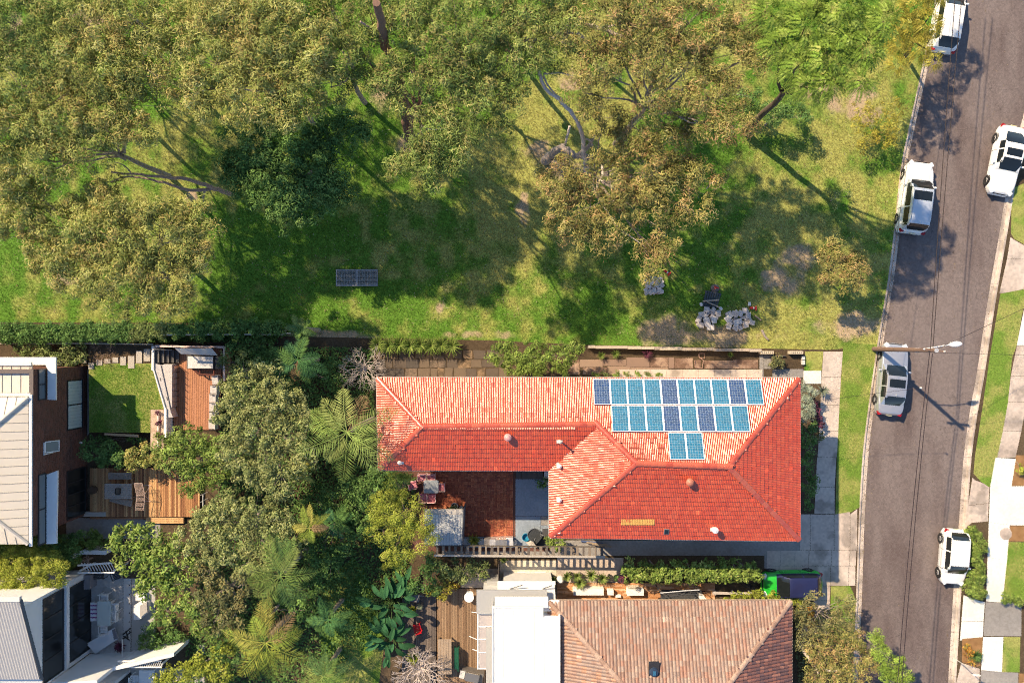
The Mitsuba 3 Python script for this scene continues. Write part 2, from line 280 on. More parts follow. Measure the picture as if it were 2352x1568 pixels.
# ------------------------------------------------------------------ tiled hip roofs
ZE = 6.6
def tile_mesh(w, l, ribs, rh, th, seg=5):
    """one roof tile: arched ribs along y, its lower end at y=0, lying in the xy plane; ribs and end face keep their own vertices"""
    v, f = [], []; n = seg + 1
    def grid(*rows):
        o = len(v)
        for r in rows: v.extend(r.tolist())
        for r in range(len(rows) - 1):
            for i in range(n - 1): a = o + r * n + i; f.extend([[a, a + 1, a + n + 1], [a, a + n + 1, a + n]])
    for k in range(ribs):
        q = np.linspace(0, 1, n); x = -w / 2 + (k + q * .94 + .03) * w / ribs; z = rh * 4 * q * (1 - q)
        grid(np.c_[x, np.zeros(n), z * 0 - .01], np.c_[x, np.zeros(n), z + th]); grid(np.c_[x, np.zeros(n), z + th], np.c_[x, np.full(n, l * .5), z + th * .5], np.c_[x, np.full(n, l), z + .004])
    o = len(v); v.extend([[-w / 2, .01, th * .5], [w / 2, .01, th * .5], [w / 2, l, 0], [-w / 2, l, 0]]); f.extend([[o, o + 1, o + 2], [o, o + 2, o + 3]])
    return trimesh.Trimesh(v, f, process=False)
def face_frame(eave_a, eave_b, top):
    """origin and axes of a roof plane: e along the eave, s up the slope, n outwards"""
    a, b, t = (np.asarray(q, float) for q in (eave_a, eave_b, top)); e = (b - a) / np.linalg.norm(b - a)
    n = np.cross(e, t - a); n /= np.linalg.norm(n)
    if n[2] < 0: n = -n
    s = np.cross(n, e)
    if s[2] < 0: s = -s
    return a, e, s, n
def tile_face(parent, poly3, eave, top, w, gauge, mesh, mat, tones, keep, seed, sparse=None):
    a, e, s, n = face_frame(*eave, top); rg = np.random.default_rng(seed)
    q = Polygon([((p - a) @ e, (p - a) @ s) for p in poly3]); x0, y0, x1, y1 = q.bounds
    plies = [mikit.ply(mesh, mat, True, color=np.tile(c, (len(mesh.vertices), 1))) for c in tones]
    vs, fs, cs, at = [], [], [], 0; fx = np.cross(s, n); mv, mf = np.asarray(mesh.vertices), np.asarray(mesh.faces); kept = 0
    from shapely.prepared import prep
    qp = prep(q.buffer(.07)); r = 0; y = y0 - .05; gauge = (y1 - y0) / math.ceil((y1 - y0) / gauge)
    while y < y1 - gauge * .6:
        xs_ = np.arange(x0 - w, x1 + w, w)
        for c, x in enumerate(xs_):
            if not qp.contains(Point(x, y + gauge / 2)): continue
            t = int(rg.integers(len(tones))); tilt = rg.normal(0, .012); pit = rg.normal(0, .03); dz = rg.normal(0, .003)
            R = np.eye(4); R[:3, 0], R[:3, 1], R[:3, 2] = fx * np.sign(fx @ e), s, n
            R[:3, 0] = R[:3, 0] + n * tilt; R[:3, 1] = R[:3, 1] + n * pit; R[:3, 3] = a + e * x + s * y + n * (.03 + dz)
            if kept < keep:
                add('tile', plies[t], None, parent, to=T(R)); kept += 1
            else:
                vs.append(mv @ R[:3, :3].T + R[:3, 3]); fs.append(mf + at); at += len(mv)
                cs.append(np.tile(np.clip(np.array(tones[t]) * rg.normal(1, .05) * (1.5 if rg.random() < .006 else 1), 0, 1), (len(mv), 1)))
        y += gauge; r += 1
    return vs, fs, cs
def merge(parts):
    vs, fs, cs, at = [], [], [], 0
    for v, f, c in parts:
        n = sum(len(x) for x in v)
        vs += v; fs += [x + at for x in f]; cs += c; at += n
    return trimesh.Trimesh(np.vstack(vs), np.vstack(fs), process=False), np.vstack(cs)
def ridge_caps(parent, p, q, mat, tones, wid=.15, ln=.42, seed=0, lift=.05):
    p, q = np.asarray(p, float), np.asarray(q, float); d = q - p; L = np.linalg.norm(d); d /= L
    side = np.cross(d, [0, 0, 1.]); side /= np.linalg.norm(side); up = np.cross(side, d); rg = np.random.default_rng(seed)
    an = np.linspace(-.05 * np.pi, 1.05 * np.pi, 9); n = 9
    prof = lambda k: np.c_[np.cos(an) * wid * k, np.sin(an) * wid * .62 * k]
    a, b = prof(1.06), prof(.94)
    v = np.vstack([np.c_[a[:, 0], np.zeros(n), a[:, 1] - .03], np.c_[a[:, 0], np.zeros(n), a[:, 1]], np.c_[b[:, 0], np.full(n, ln + .04), b[:, 1]]]); f = []
    for r in range(2):
        for i in range(n - 1): f += [[r * n + i, r * n + i + 1, (r + 1) * n + i + 1], [r * n + i, (r + 1) * n + i + 1, (r + 1) * n + i]]
    m = trimesh.Trimesh(v, f, process=False); plies = [mikit.ply(m, mat, 40) for _ in (0,)]
    for s0 in np.arange(0, L - ln * .5, ln):
        R = np.eye(4); R[:3, 0], R[:3, 1], R[:3, 2] = side, d, up; R[:3, 3] = p + d * s0 + up * (lift - .02)
        add('ridge_tile', mikit.ply(m, mat, False, color=np.tile(tones[int(rg.integers(len(tones)))], (len(m.vertices), 1))) if False else RIDGE(m, mat, tones[int(rg.integers(len(tones)))]), None, parent, to=T(R))
_rc = {}
def RIDGE(m, mat, tone):
    k = (mat, tuple(np.round(np.ravel(tone), 4)), round(float(np.ptp(np.asarray(m.vertices)[:, 0])), 3))
    if k not in _rc: _rc[k] = mikit.ply(m, mat, True, color=np.tile(tone, (len(m.vertices), 1)))
    return _rc[k]
# ------------------------------------------------------------------ the red-roofed house
house = thing('house', 'long house with red glazed tile hip roof and a blue solar array', 'house')
ec = [P('t11', 250, 1038, ZE), P('t21', 797, 1042, ZE), P('t22', 798, 580, ZE), P('t12', 1440, 558, ZE), P('t12', 1437, 97, ZE), P('t12', 262, 92, ZE)]
NW, NE, SE, SW, IN, WS = ec
hw = (np.linalg.norm(NE - SE)) / 2; PITCH = math.tan(math.radians(24.5))
ZM = ZE + hw * PITCH; ZW = ZE + np.linalg.norm(NW - WS) / 2 * PITCH
mr0, mr1 = P('t12', 2030, 55, ZM), P('t22', 312, 78, ZM); wr0, wr1 = P('t11', 552, 1368, ZW), P('t11', 1760, 1351, ZW)
roof = house + '__roof'
RED = [(.50, .070, .022), (.52, .080, .026), (.48, .062, .019), (.51, .074, .024), (.53, .088, .030)]
ROSE = [(.46, .085, .045), (.50, .11, .055), (.43, .07, .035)]
tm = tile_mesh(.205, .37, 2, .018, .055, 5)
faces = [([NW, NE, mr1, mr0, wr1, wr0], (NW, NE), wr0, 130), ([NE, SE, mr1], (SE, NE), mr1, 60), ([SW, SE, mr1, mr0], (SW, SE), mr0, 60),
         ([IN, SW, mr0, wr1], (IN, SW), mr0, 20), ([WS, IN, wr1, wr0], (WS, IN), wr0, 30), ([NW, WS, wr0], (NW, WS), wr0, 0)]
add('roof', cat([trimesh.Trimesh(np.array(p) - [0, 0, .005], [[0, i, i + 1] for i in range(1, len(p) - 1)], process=False) if len(p) < 6 else
    trimesh.Trimesh(np.array(p) - [0, 0, .005], [[0, 5, 4], [0, 4, 1], [4, 3, 1], [3, 2, 1]], process=False) for p, *_ in faces]), M(.25, .05, .03), house)
parts = []
for i, (poly, eave, top, keep) in enumerate(faces): parts.append(tile_face(roof, poly, eave, top, .205, .325, tm, TILE, RED, keep, 10 + i))
m, c = merge(parts)
add('tiling', m, TILE, roof, smooth=True, color=c, kind='stuff')
ridge = lambda p, q, sd: ridge_caps(roof, p, q, TILE, ROSE, .17, .42, sd)
ridge(NW, wr0, 1); ridge(WS, wr0, 2); ridge(wr0, wr1, 3); ridge(mr0, wr1, 4); ridge(SW, mr0, 5); ridge(mr0, mr1, 6); ridge(NE, mr1, 7); ridge(SE, mr1, 8)
# valley iron, gutters, fascia, walls
vd = (wr1 - IN); vd /= np.linalg.norm(vd); vs_ = np.cross(vd, [0, 0, 1.])
add('valley_gutter', cat([trimesh.Trimesh([IN + vs_ * .09 + [0, 0, .075], IN - vs_ * .09 + [0, 0, .075], wr1 - vs_ * .07 + [0, 0, .06], wr1 + vs_ * .07 + [0, 0, .06]], [[0, 1, 2], [0, 2, 3]], process=False)]), M(.62, .6, .58, .5), roof)
def gutter(parent, pts, mat, w=.11, h=.1, closed=True):
    pts = [np.asarray(p) for p in pts]; n = len(pts)
    for i in range(n if closed else n - 1):
        a, b = pts[i], pts[(i + 1) % n]; d = b - a; L = np.linalg.norm(d); d /= L; o = np.cross(d, [0, 0, 1.])
        c = (a + b) / 2; rot = math.atan2(d[1], d[0])
        add('gutter', cat([local(box(0, -.008, 0, L, .016, h, 0), c + o * 0.0 + [0, 0, -.04], rot), local(box(0, -w, 0, L + .1, .02, h), c + [0, 0, -.035], rot), local(box(0, -w / 2, -h / 2 - .01, L + .06, w, .014), c + [0, 0, -.036], rot)] +
            [local(box(x, -w / 2, h / 2 - .005, .03, w, .012), c + [0, 0, -.035], rot) for x in np.arange(-L / 2 + .4, L / 2, 1.15)]), mat, parent)
gutter(house, [NW, WS, IN, SW, SE, NE], M(.66, .56, .52, .5))
def walls(parent, pts, z0, z1, mat, inset, name='wall'):
    q = Polygon([p[:2] for p in pts]).buffer(-inset, join_style=2); qi = q.buffer(-.25, join_style=2)
    m = trimesh.creation.extrude_polygon(q.difference(qi), z1 - z0, engine='earcut'); m.apply_translation([0, 0, z0])
    return add(name, m, mat, parent), q
RENDER_ = M(.58, .50, .42, .85)
_, hq = walls(house, ec, -.02, ZE - .1, RENDER_, .55)
add('soffit', slab(list(Polygon([p[:2] for p in ec]).buffer(-.1, join_style=2).exterior.coords), ZE - .14, ZE - .11), M(.7, .68, .62), house)
def wall_window(parent, x0, y0, x1, y1, z0, z1, out, name='window', frame=M(.75, .75, .72, .5)):
    """a framed pane lying 3 cm proud of a wall that runs from (x0, y0) to (x1, y1); out is its outward normal"""
    a, b = np.array([x0, y0, 0.]), np.array([x1, y1, 0.]); L = np.linalg.norm(b - a); c = (a + b) / 2 + np.array([*out, 0]) * .03; rot = math.atan2((b - a)[1], (b - a)[0])
    h = z1 - z0; w = add(name, cat([local(box(s * (L / 2 - .03), 0, (z0 + z1) / 2, .06, .07, h), c, rot) for s in (-1, 1)] + [local(box(0, 0, z, L - .12, .07, .06), c, rot) for z in (z0 + .03, z1 - .03)] + [local(box(0, 0, (z0 + z1) / 2, .05, .06, h - .12), c, rot)]), frame, parent)
    add('pane', local(box(0, 0, (z0 + z1) / 2, L - .12, .02, h - .12), c - np.array([*out, 0]) * .012, rot), GLASS, w)
b = hq.bounds
for x in np.linspace(b[0] + 2, b[2] - 3, 6): wall_window(house, x, b[3], x + 1.6, b[3], 3.9, 5.3, (0, 1))
for y in (b[1] + 2, b[1] + 6): wall_window(house, b[2], y, b[2], y + 2.2, 3.7, 5.3, (1, 0))
for x in np.linspace(SW[0] + 2.5, b[2] - 3, 3): wall_window(house, x, b[1], x + 1.5, b[1], 3.9, 5.2, (0, -1))
# roof fittings
def roof_z(f, x, y, eave, top):
    """point of a roof plane under a place on the survey sheet"""
    a, e, s, n = face_frame(*eave, top); z = ZE + 1
    for _ in range(30):
        p = P(f, x, y, z); z = a[2] - (n[0] * (p[0] - a[0]) + n[1] * (p[1] - a[1])) / n[2]
    return P(f, x, y, z)
southW, southM, westM, northF = ((WS, IN), wr0), ((SW, SE), mr0), ((IN, SW), mr0), ((NW, NE), wr0)
def whirly(f, x, y, face, label, tone):
    p = roof_z(f, x, y, *face); k = thing('roof_vent', label, 'roof vent', None)
    add('base', cyl(p[0], p[1], p[2] - .1, p[2] + .22, .13, .12), M(*tone, .5), k)
    d = lathe([(0.1, .20), (.19, .24), (.23, .34), (.21, .45), (.12, .52), (0.001, .54)], p[0], p[1], p[2], 20)
    add('dome', d, M(*tone, .45), k, smooth=40)
    add('vane', cat([tube([[p[0] + math.cos(t) * r, p[1] + math.sin(t) * r, p[2] + z] for r, z in ((.195, .24), (.238, .34), (.215, .455), (.12, .53))], .008, 4) for t in np.linspace(0, 2 * np.pi, 17)[:-1]]), M(*[c * .8 for c in tone], .5), k)
whirly('t11', 1145, 1437, southW, 'pink round ventilator on the roof over the narrow west wing', (.66, .36, .34))
whirly('t22', 38, 178, southM, 'terracotta round ventilator on the wide south slope of the red roof', (.52, .20, .13))
def pipe(f, x, y, face, label, h, r, cap, tone):
    p = roof_z(f, x, y, *face); k = thing('vent_pipe', label, 'vent pipe', None)
    add('flashing', box(p[0], p[1], p[2] + .06, .34, .34, .05, .1), M(.7, .66, .6, .5), k)
    add('pipe', cyl(p[0], p[1], p[2], p[2] + h, r), M(*tone, .5), k)
    if cap: add('cowl', lathe([(r * 1.1, h - .1), (r * 2.1, h - .04), (r * 2.1, h + .02), (.001, h + .12)], p[0], p[1], p[2], 14), M(*tone, .5), k, smooth=35)
pipe('t11', 1500, 1460, southW, 'pale flue pipe with cowl near the valley of the red roof', .9, .05, True, (.72, .66, .5))
pipe('t12', 1500, 70, westM, 'short white pipe with flashing high on the west-facing tiles', .35, .06, True, (.8, .8, .78))
pipe('t12', 1500, 302, westM, 'short white pipe with flashing low on the west-facing tiles', .3, .06, True, (.8, .8, .78))
pipe('t12', 408, 42, southW, 'capped vent pipe above the western end of the courtyard eave', .55, .06, True, (.75, .68, .6))
pipe('t22', 205, 500, southM, 'white square-cowled flue near the driveway eave', .6, .09, True, (.85, .83, .78))
# row of plain yellow replacement tiles and a small skylight on the south slope
a_, e_, s_, n_ = face_frame(*southM[0], southM[1])
for j in range(10):
    p = roof_z('t12', 1935 + j * 23, 455, *southM); R = np.eye(4); R[:3, 0], R[:3, 1], R[:3, 2] = e_, s_, n_; R[:3, 3] = p + n_ * .062 - s_ * .16
    if j == 0: yk = thing('replacement_tiles', 'row of yellow translucent tiles let into the red south slope', 'roof tiles'); yply = mikit.ply(tm, VC, False, color=np.tile((.62, .36, .10), (len(tm.vertices), 1)))
    add('tile', yply, None, yk, to=T(R))
p = roof_z('t12', 2235, 518, *southM); R = np.eye(4); R[:3, 0], R[:3, 1], R[:3, 2] = e_, s_, n_; R[:3, 3] = p + n_ * .09
sk = thing('skylight', 'small dark square skylight low on the red south slope', 'skylight'); add('frame', trimesh.creation.box([.30, .36, .06]), M(.2, .2, .22, .5), sk, to=T(R)); R2 = R.copy(); R2[:3, 3] += n_ * .034; add('pane', trimesh.creation.box([.24, .30, .02]), GLASS, sk, to=T(R2))
# ------------------------------------------------------------------ solar panels
def cells(shade):
    def fn(p, n, uv):
        cx, cy = uv.x * 6, uv.y * 10; fx, fy = cx - dr.floor(cx), cy - dr.floor(cy)
        line = dr.select((dr.abs(fx - .5) > .455) | (dr.abs(fy - .5) > .465), 1., 0.); bus = dr.select(dr.abs(dr.abs(fx - .5) - .2) < .03, .35, 0.)
        r = mikit.cell_rand(dr.floor(cx), dr.floor(cy), 7.); g = F(p.x * 30, p.y * 30, 2., 2)
        return mixc(mi.Color3f(shade) * (.7 + .35 * r + .3 * g), (.42, .50, .50), dr.maximum(line * .8, bus))
    return fn
CELL = [pmat('solar_cells', cells((.007, .145, .27)), .22, .5, coat=.6), pmat('solar_cells_dark', cells((.018, .055, .17)), .22, .5, coat=.6)]
a_, e_, s_, n_ = face_frame(*northF[0], northF[1])
fr = M(.86, .86, .86, .35, .5)
rows = [(0, 1375.0, 10, 901.5), (1, 1414.5, 8, 963.5), (2, 1532, 2, 1027)]
dark = {(0, 0), (0, 4), (1, 3), (1, 5), (0, 8)}
pw, ph = None, None
c0 = roof_z('t11', 1790, 1135, *northF); c1 = roof_z('t21', 487, 1155, *northF); pw = np.linalg.norm((c1 - c0) @ e_) / 9.0
words = ['first', 'second', 'third', 'fourth', 'fifth', 'sixth', 'seventh', 'eighth', 'ninth', 'tenth']
ph = pw * 1.62; org = c0 - e_ * 0
names = ['top', 'middle', 'bottom']
up = (org - a_) @ s_
for r, n_panels, first in ((0, 10, 0), (1, 8, 1), (2, 2, 4.19)):
    for j in range(n_panels):
        # rows hang down from the top row towards the ridge
        q = org + e_ * ((first + j) * pw) + s_ * (r * (ph + .03)); dk = (r, j) in dark
        lab = f'{"dark navy" if dk else "blue"} solar panel, {words[j]} from the left in the {names[r]} row of the array'
        k = thing('solar_panel', lab, 'solar panel', 'solar panels on the red roof')
        R = np.eye(4); R[:3, 0], R[:3, 1], R[:3, 2] = e_, s_, n_; R[:3, 3] = q + n_ * .17
        if j == 0 and r == 0:
            w, h = pw - .012, ph - .012
            PF = mikit.ply(cat([box(s * (w / 2 - .022), 0, 0, .044, h, .042) for s in (-1, 1)] + [box(0, s * (h / 2 - .022), 0, w - .088, .044, .042) for s in (-1, 1)]), fr)
            gv = np.array([[-w / 2 + .04, -h / 2 + .04, .012], [w / 2 - .04, -h / 2 + .04, .012], [w / 2 - .04, h / 2 - .04, .012], [-w / 2 + .04, h / 2 - .04, .012]])
            PG = [mikit.ply((gv, [[0, 1, 2], [0, 2, 3]]), mt, False, uv=np.array([[0, 0], [1, 0], [1, 1], [0, 1.]])) for mt in CELL]
        add('frame', PF, None, k, to=T(R)); add('glass', PG[1 if dk else 0], None, k, to=T(R))
# ------------------------------------------------------------------ cars
BLACKP, RUBBER, CHROME, LAMP, TAIL = M(.02, .02, .022, .4), M(.025, .025, .027, .8), M(.6, .6, .62, .25, .5, 1.), M(.75, .78, .8, .15, .7), M(.35, .01, .015, .2, .6)
SEATM = M(.09, .088, .085, .8)
def car(label, pos, rot, L, W, Ht, paint, kind='sedan', roofpaint=None, sunroof=None, rails=False, group=None, rim=(.35, .35, .36), open_door=None):
    """x runs to the nose. Profiles along the length in fractions of L from the tail."""
    k = thing('parked_car', label, 'car', group)
    T0 = lambda m: local(m, [pos[0], pos[1], pos[2]], rot)
    prof = {'sedan': dict(a=.70, b=.545, c=.27, d=.135, hood=.62, deck=.66, belt=.61, nose=.42, tail=.50),
            'suv': dict(a=.735, b=.585, c=.10, d=.025, hood=.60, deck=.60, belt=.585, nose=.44, tail=.50),
            'hatch': dict(a=.78, b=.60, c=.15, d=.03, hood=.60, deck=.62, belt=.60, nose=.43, tail=.48),
            'coupe': dict(a=.665, b=.50, c=.29, d=.10, hood=.61, deck=.655, belt=.62, nose=.42, tail=.48)}[kind]
    xs = np.r_[np.linspace(0, .08, 7), np.linspace(.12, .88, 24), np.linspace(.92, 1, 7)]
    zc = .17 / Ht * 1.0
    top = np.interp(xs, [0, .03, prof['d'], prof['c'], prof['a'], .9, .97, 1], [prof['tail'] - .02, prof['deck'] - .035, prof['deck'], prof['belt'] + .015, prof['hood'] + .02, prof['hood'] - .06, prof['nose'] + .06, prof['nose'] - .06]) * Ht
    rr = np.abs(2 * xs - 1); front = xs > .5
    wid = W / 2 * np.where(front, (1 - np.clip((rr - .60) / .40, 0, 1) ** 2.6 * .36), (1 - np.clip((rr - .66) / .34, 0, 1) ** 3 * .22))
    rows = []
    for x, t, w in zip(xs, top, wid):
        zb = zc * Ht; h = t - zb
        pts = [(-w * .80, zb), (-w * .97, zb + .06), (-w, zb + h * .42), (-w * .985, zb + h * .62), (-w * .95, t - h * .14), (-w * .86, t - .035), (-w * .5, t + .008), (0, t + .022)]
        pts = pts + [(-a, b) for a, b in pts[-2::-1]]
        rows.append([(x * L - L / 2, a, b) for a, b in pts])
    rows = np.array(rows); n = rows.shape[1]; f = []
    for i in range(len(rows) - 1):
        for j in range(n - 1): f += [[i * n + j, (i + 1) * n + j, (i + 1) * n + j + 1], [i * n + j, (i + 1) * n + j + 1, i * n + j + 1]]
    v = rows.reshape(-1, 3)
    for i, flip in ((0, False), (len(rows) - 1, True)):
        c = len(v); v = np.vstack([v, rows[i].mean(0) + [-.04 if i == 0 else .05, 0, 0]])
        for j in range(n - 1): f.append([c, i * n + j, i * n + j + 1] if not flip else [c, i * n + j + 1, i * n + j])
    body = add('body', T0(trimesh.Trimesh(v, f, process=False)), paint, k, smooth=38)
    # greenhouse: grid over length, cross-section from belt to roof
    a, b, c, d = (prof[q] * L - L / 2 for q in 'abcd'); zt = Ht; beltz = prof['belt'] * Ht
    gx = np.r_[np.linspace(d, c, 7), np.linspace(c, b, 9)[1:], np.linspace(b, a, 8)[1:]]
    def roofz(x): return np.interp(x, [d, d + (c - d) * .5, c, (b + c) / 2, b, (a + b) / 2, a], [beltz + .02, (beltz + zt) / 2 + .03, zt - .035, zt, zt - .045, (beltz + zt) / 2 + .02, beltz + .01])
    wB = W / 2 * .93; wT = W / 2 * .70
    def section(x, grow=0.):
        z = roof = roofz(x); fr = (z - beltz) / (zt - beltz); base = np.interp(x, [d, c, b, a], [W / 2 * .82, wB, wB, W / 2 * .88])
        wt = base + (wT - base) * fr
        return base + grow, wt + grow, beltz - .02, z + grow
    rows = []
    for x in gx:
        bw, tw, z0, z1 = section(x); q = [(-bw, z0), (-(bw * .35 + tw * .65), z0 + (z1 - z0) * .68), (-tw, z1 - .02), (-tw * .86, z1 + .012), (-tw * .45, z1 + .03), (0, z1 + .036)]
        q += [(-p, z) for p, z in q[-2::-1]]; rows.append([(x, p, z) for p, z in q])
    rows = np.array(rows); n = rows.shape[1]; f = []
    for i in range(len(rows) - 1):
        for j in range(n - 1): f += [[i * n + j, (i + 1) * n + j, (i + 1) * n + j + 1], [i * n + j, (i + 1) * n + j + 1, i * n + j + 1]]
    rf = add('roof', T0(trimesh.Trimesh(rows.reshape(-1, 3), f, process=False)), roofpaint or paint, k, smooth=32)
    def patch(x0, x1, s0, s1, m=6, n2=8, lift=.012):
        """a window over the shell: x from x0 to x1, across from s0 to s1 of the section's arc (0 left belt .. 1 right belt)"""
        pts = []
        for x in np.linspace(x0, x1, m):
            i = np.clip(np.searchsorted(gx, x) - 1, 0, len(gx) - 2); t = (x - gx[i]) / (gx[i + 1] - gx[i]); r = rows[i] * (1 - t) + rows[i + 1] * t
            l = np.r_[0, np.cumsum(np.linalg.norm(np.diff(r, axis=0), axis=1))]; l /= l[-1]
            cen = r.mean(0); cen[1] = 0; cen[2] = beltz - .35
            for s in np.linspace(s0(x) if callable(s0) else s0, s1(x) if callable(s1) else s1, n2):
                p = np.array([np.interp(s, l, r[:, q]) for q in range(3)]); o = p - cen; o[0] = {1: .55, -1: -.55, 0: 0.}[1 if x0 >= b - .05 else (-1 if x1 <= c + .08 else 0)] * np.linalg.norm(o); pts.append(p + o / np.linalg.norm(o) * lift)
        pts = np.array(pts); ff = []
        for i in range(m - 1):
            for j in range(n2 - 1): ff += [[i * n2 + j, (i + 1) * n2 + j, (i + 1) * n2 + j + 1], [i * n2 + j, (i + 1) * n2 + j + 1, i * n2 + j + 1]]
        return T0(trimesh.Trimesh(pts, ff, process=False))
    add('windscreen', patch(b + .03, a - .03, .17, .83, 7, 9), GLASS, k, smooth=True)
    add('rear_window', patch(d + (.10 if kind == 'suv' else .05) * (c - d), c - .02, .20, .80, 6, 9), GLASS, k, smooth=True)
    mid = (b + c) / 2 - .05
    for s in (0, 1):
        lo, hi = (.045, .205) if s == 0 else (.955, .795)
        add('side_window', patch(mid + .05, min(a - .25, b + .38), lo, hi, 6, 4), GLASS, k, smooth=True)
        add('side_window', patch(max(c - .12, d + .2), mid - .04, lo, hi, 6, 4), GLASS, k, smooth=True)
    if sunroof: add('sunroof', patch(b - sunroof[0], b - sunroof[0] - sunroof[1], .29, .71, 4, 7, .014), GLASS, k, smooth=True)
    wy = W / 2 - .085; wr = .325
    for x in (L * .19 - L / 2 + (.02 if kind != 'suv' else 0), L * .815 - L / 2):
        for s in (-1, 1):
            tyre = trimesh.creation.annulus(r_min=.2, r_max=wr, height=.2, sections=28); rimm = trimesh.creation.cylinder(.205, .12, sections=24)
            sp = [rimm] + [box(.1 * math.cos(t), .1 * math.sin(t), .075, .17, .035, .03, t) for t in np.arange(5) * 2 * np.pi / 5] + [trimesh.creation.annulus(r_min=.175, r_max=.205, height=.19, sections=24)]
            arch = trimesh.creation.annulus(r_min=wr + .0, r_max=wr + .055, height=.06, sections=24)
            R = trimesh.transformations.rotation_matrix(-s * np.pi / 2, [1, 0, 0])
            for m in [tyre, arch] + sp: m.apply_transform(R); m.apply_translation([x, s * wy, wr])
            arch.apply_translation([0, s * .045, .03])
            w = add('wheel', T0(tyre), RUBBER, k, smooth=30); add('rim', T0(cat(sp[:1] + sp[6:] )), M(.03, .03, .03, .5), w, smooth=30); add('spokes', T0(cat(sp[1:6])), M(*rim, .35, .5, .8), w)
            add('wheel_arch', T0(arch), BLACKP, k)
    for s in (-1, 1):
        m = trimesh.creation.icosphere(2); m.apply_scale([.075, .115, .07]); m.apply_translation([a - .42, s * (W / 2 + .07), beltz + .05]); add('wing_mirror', T0(m), paint, k, smooth=True)
        add('headlight', T0(cat([box(L / 2 - .17, s * (W / 2 - .30), prof['nose'] * Ht + .07, .30, .30, .09, s * -.62, .03)])), LAMP, k)
        add('tail_light', T0(box(-L / 2 + .10, s * (W / 2 - .22), prof['tail'] * Ht - .04, .26, .22, .16, s * .3, .03)), TAIL, k)
        add('door_handle', T0(box(mid - .2, s * W / 2 * .995, beltz - .11, .16, .04, .025)), paint, k)
        for x in (mid, a - .30): add('door_seam', T0(box(x, s * W / 2 * .975, .55, .012, .06, .5)), BLACKP, k)
    add('grille', T0(box(L / 2 - .035, 0, prof['nose'] * Ht - .04, .05, W * .46, .10, 0, .02)), BLACKP, k)
    for q, e in ((L / 2 - .10, .66), (-L / 2 + .06, .72)): add('bumper', T0(box(q, 0, .30, .15, W * e, .10, 0, .03)), BLACKP, k)
    add('number_plate', T0(cat([box(-L / 2 - .05, 0, prof['tail'] * Ht - .06, .02, .37, .11)])), M(.75, .72, .45, .5), k)
    for s in (-1, 1): add('wiper', T0(box(a - .10, s * .26 - .1, beltz + .055, .02, .55, .015, s * .1)), BLACKP, k)
    add('antenna', T0(box(c + .12, 0, zt + .05, .16, .035, .06, 0, .02)), roofpaint or paint, k)
    if rails:
        for s in (-1, 1): add('roof_rail', T0(tube([[c + .2, s * wT * .97, zt], [c + .3, s * wT * .97, zt + .05], [b - .25, s * wT * .97, zt + .05], [b - .1, s * wT * .97, zt]], .022, 6)), CHROME, k)
    return k
def paint(r, g, b): return M(r, g, b, .28, .5, 0., 1.)
ZRD = -.135
def carpos(f, x, y, z): return P(f, x, y, z)
WHITE, SILVER = paint(.80, .80, .77), M(.52, .54, .58, .25, .5, .55, 1.)
def place(a, b, zmid):
    """centre and heading from the middle of the tail to the middle of the nose, both read at half height"""
    p, q = P(*a, zmid), P(*b, zmid); d = q - p; return np.array([*(p + q)[:2] / 2, ZRD]), math.atan2(d[1], d[0]), np.linalg.norm(d[:2])
G = 'cars parked along the street'
p, r, l = place(('t20', 1800, 345), ('t20', 1880, -130), .75)
car('white estate car at the top end of the street beside the yellow wattle', p, r, 4.75, 1.84, 1.5, WHITE, 'hatch', group=G)
p, r, l = place(('t21', 1582, 35), ('t20', 1648, 1108), .8)
car('white four wheel drive with roof rails and sunroof beside the park', p, r, 4.85, 1.92, 1.74, WHITE, 'suv', M(.62, .68, .74, .22, .5, .35, 1.), (.16, .62), True, group=G)
p, r, l = place(('t20', 2290, 855), ('t20', 2190, 1345), .7)
car('white sedan with black roof glass on the far kerb at the right edge', p, r, 4.7, 1.85, 1.42, WHITE, 'coupe', None, (.12, .5), group=G, rim=(.06, .06, .065))
p, r, l = place(('t21', 1425, 1290), ('t21', 1475, 795), .7)
car('silver sedan with open-looking dark sunroof parked under the power pole', p, r, 4.85, 1.84, 1.46, SILVER, 'sedan', None, (.20, .55), group=G, rim=(.5, .5, .5))
p, r, l = place(('t22', 1890, 522), ('t22', 1862, 890), .7)
car('small white hatchback parked facing down the street beside the flowering hedge', p, r, 3.72, 1.7, 1.5, WHITE, 'hatch', group=G, rim=(.45, .45, .47))
p, r, l = place(('D8', 1022, 400), ('D8', 496, 395), .75)
p[2] = .015
car('bright green small car with dark blue roof parked in the driveway', p, r + .02, 4.0, 1.78, 1.56, M(.02, .46, .04, .25, .5, .1, 1.), 'hatch', M(.02, .025, .09, .2, .5, .2, 1.), group=None)
# ------------------------------------------------------------------ power pole, street lamp, wires
WOODP = M(.20, .13, .10, .9); STEEL = M(.62, .62, .6, .4, .5, .4); WIRE = M(.03, .02, .022, .6)
base = P('g', 2007, 801.4, 0); ZP = 7.97
pole = thing('power_pole', 'tall timber power pole at the kerb beside the silver sedan', 'power pole')
add('pole', tube([[base[0], base[1], -.1], [base[0], base[1], 4.], [base[0], base[1], ZP]], [.16, .14, .115], 12), WOODP, pole, smooth=40)
add('cap', cyl(base[0], base[1], ZP, ZP + .03, .13), STEEL, pole)
add('crossarm', box(base[0] + .05, base[1], ZP - .45, 1.5, .1, .12, -.12), WOODP, pole)
for x in (-.6, .6): add('insulator', lathe([(.03, -.40), (.05, -.36), (.03, -.33), (.055, -.29), (.02, -.22), (.001, -.2)], base[0] + .05 + x, base[1] - x * .12, ZP, 10), M(.75, .72, .66, .3), pole)
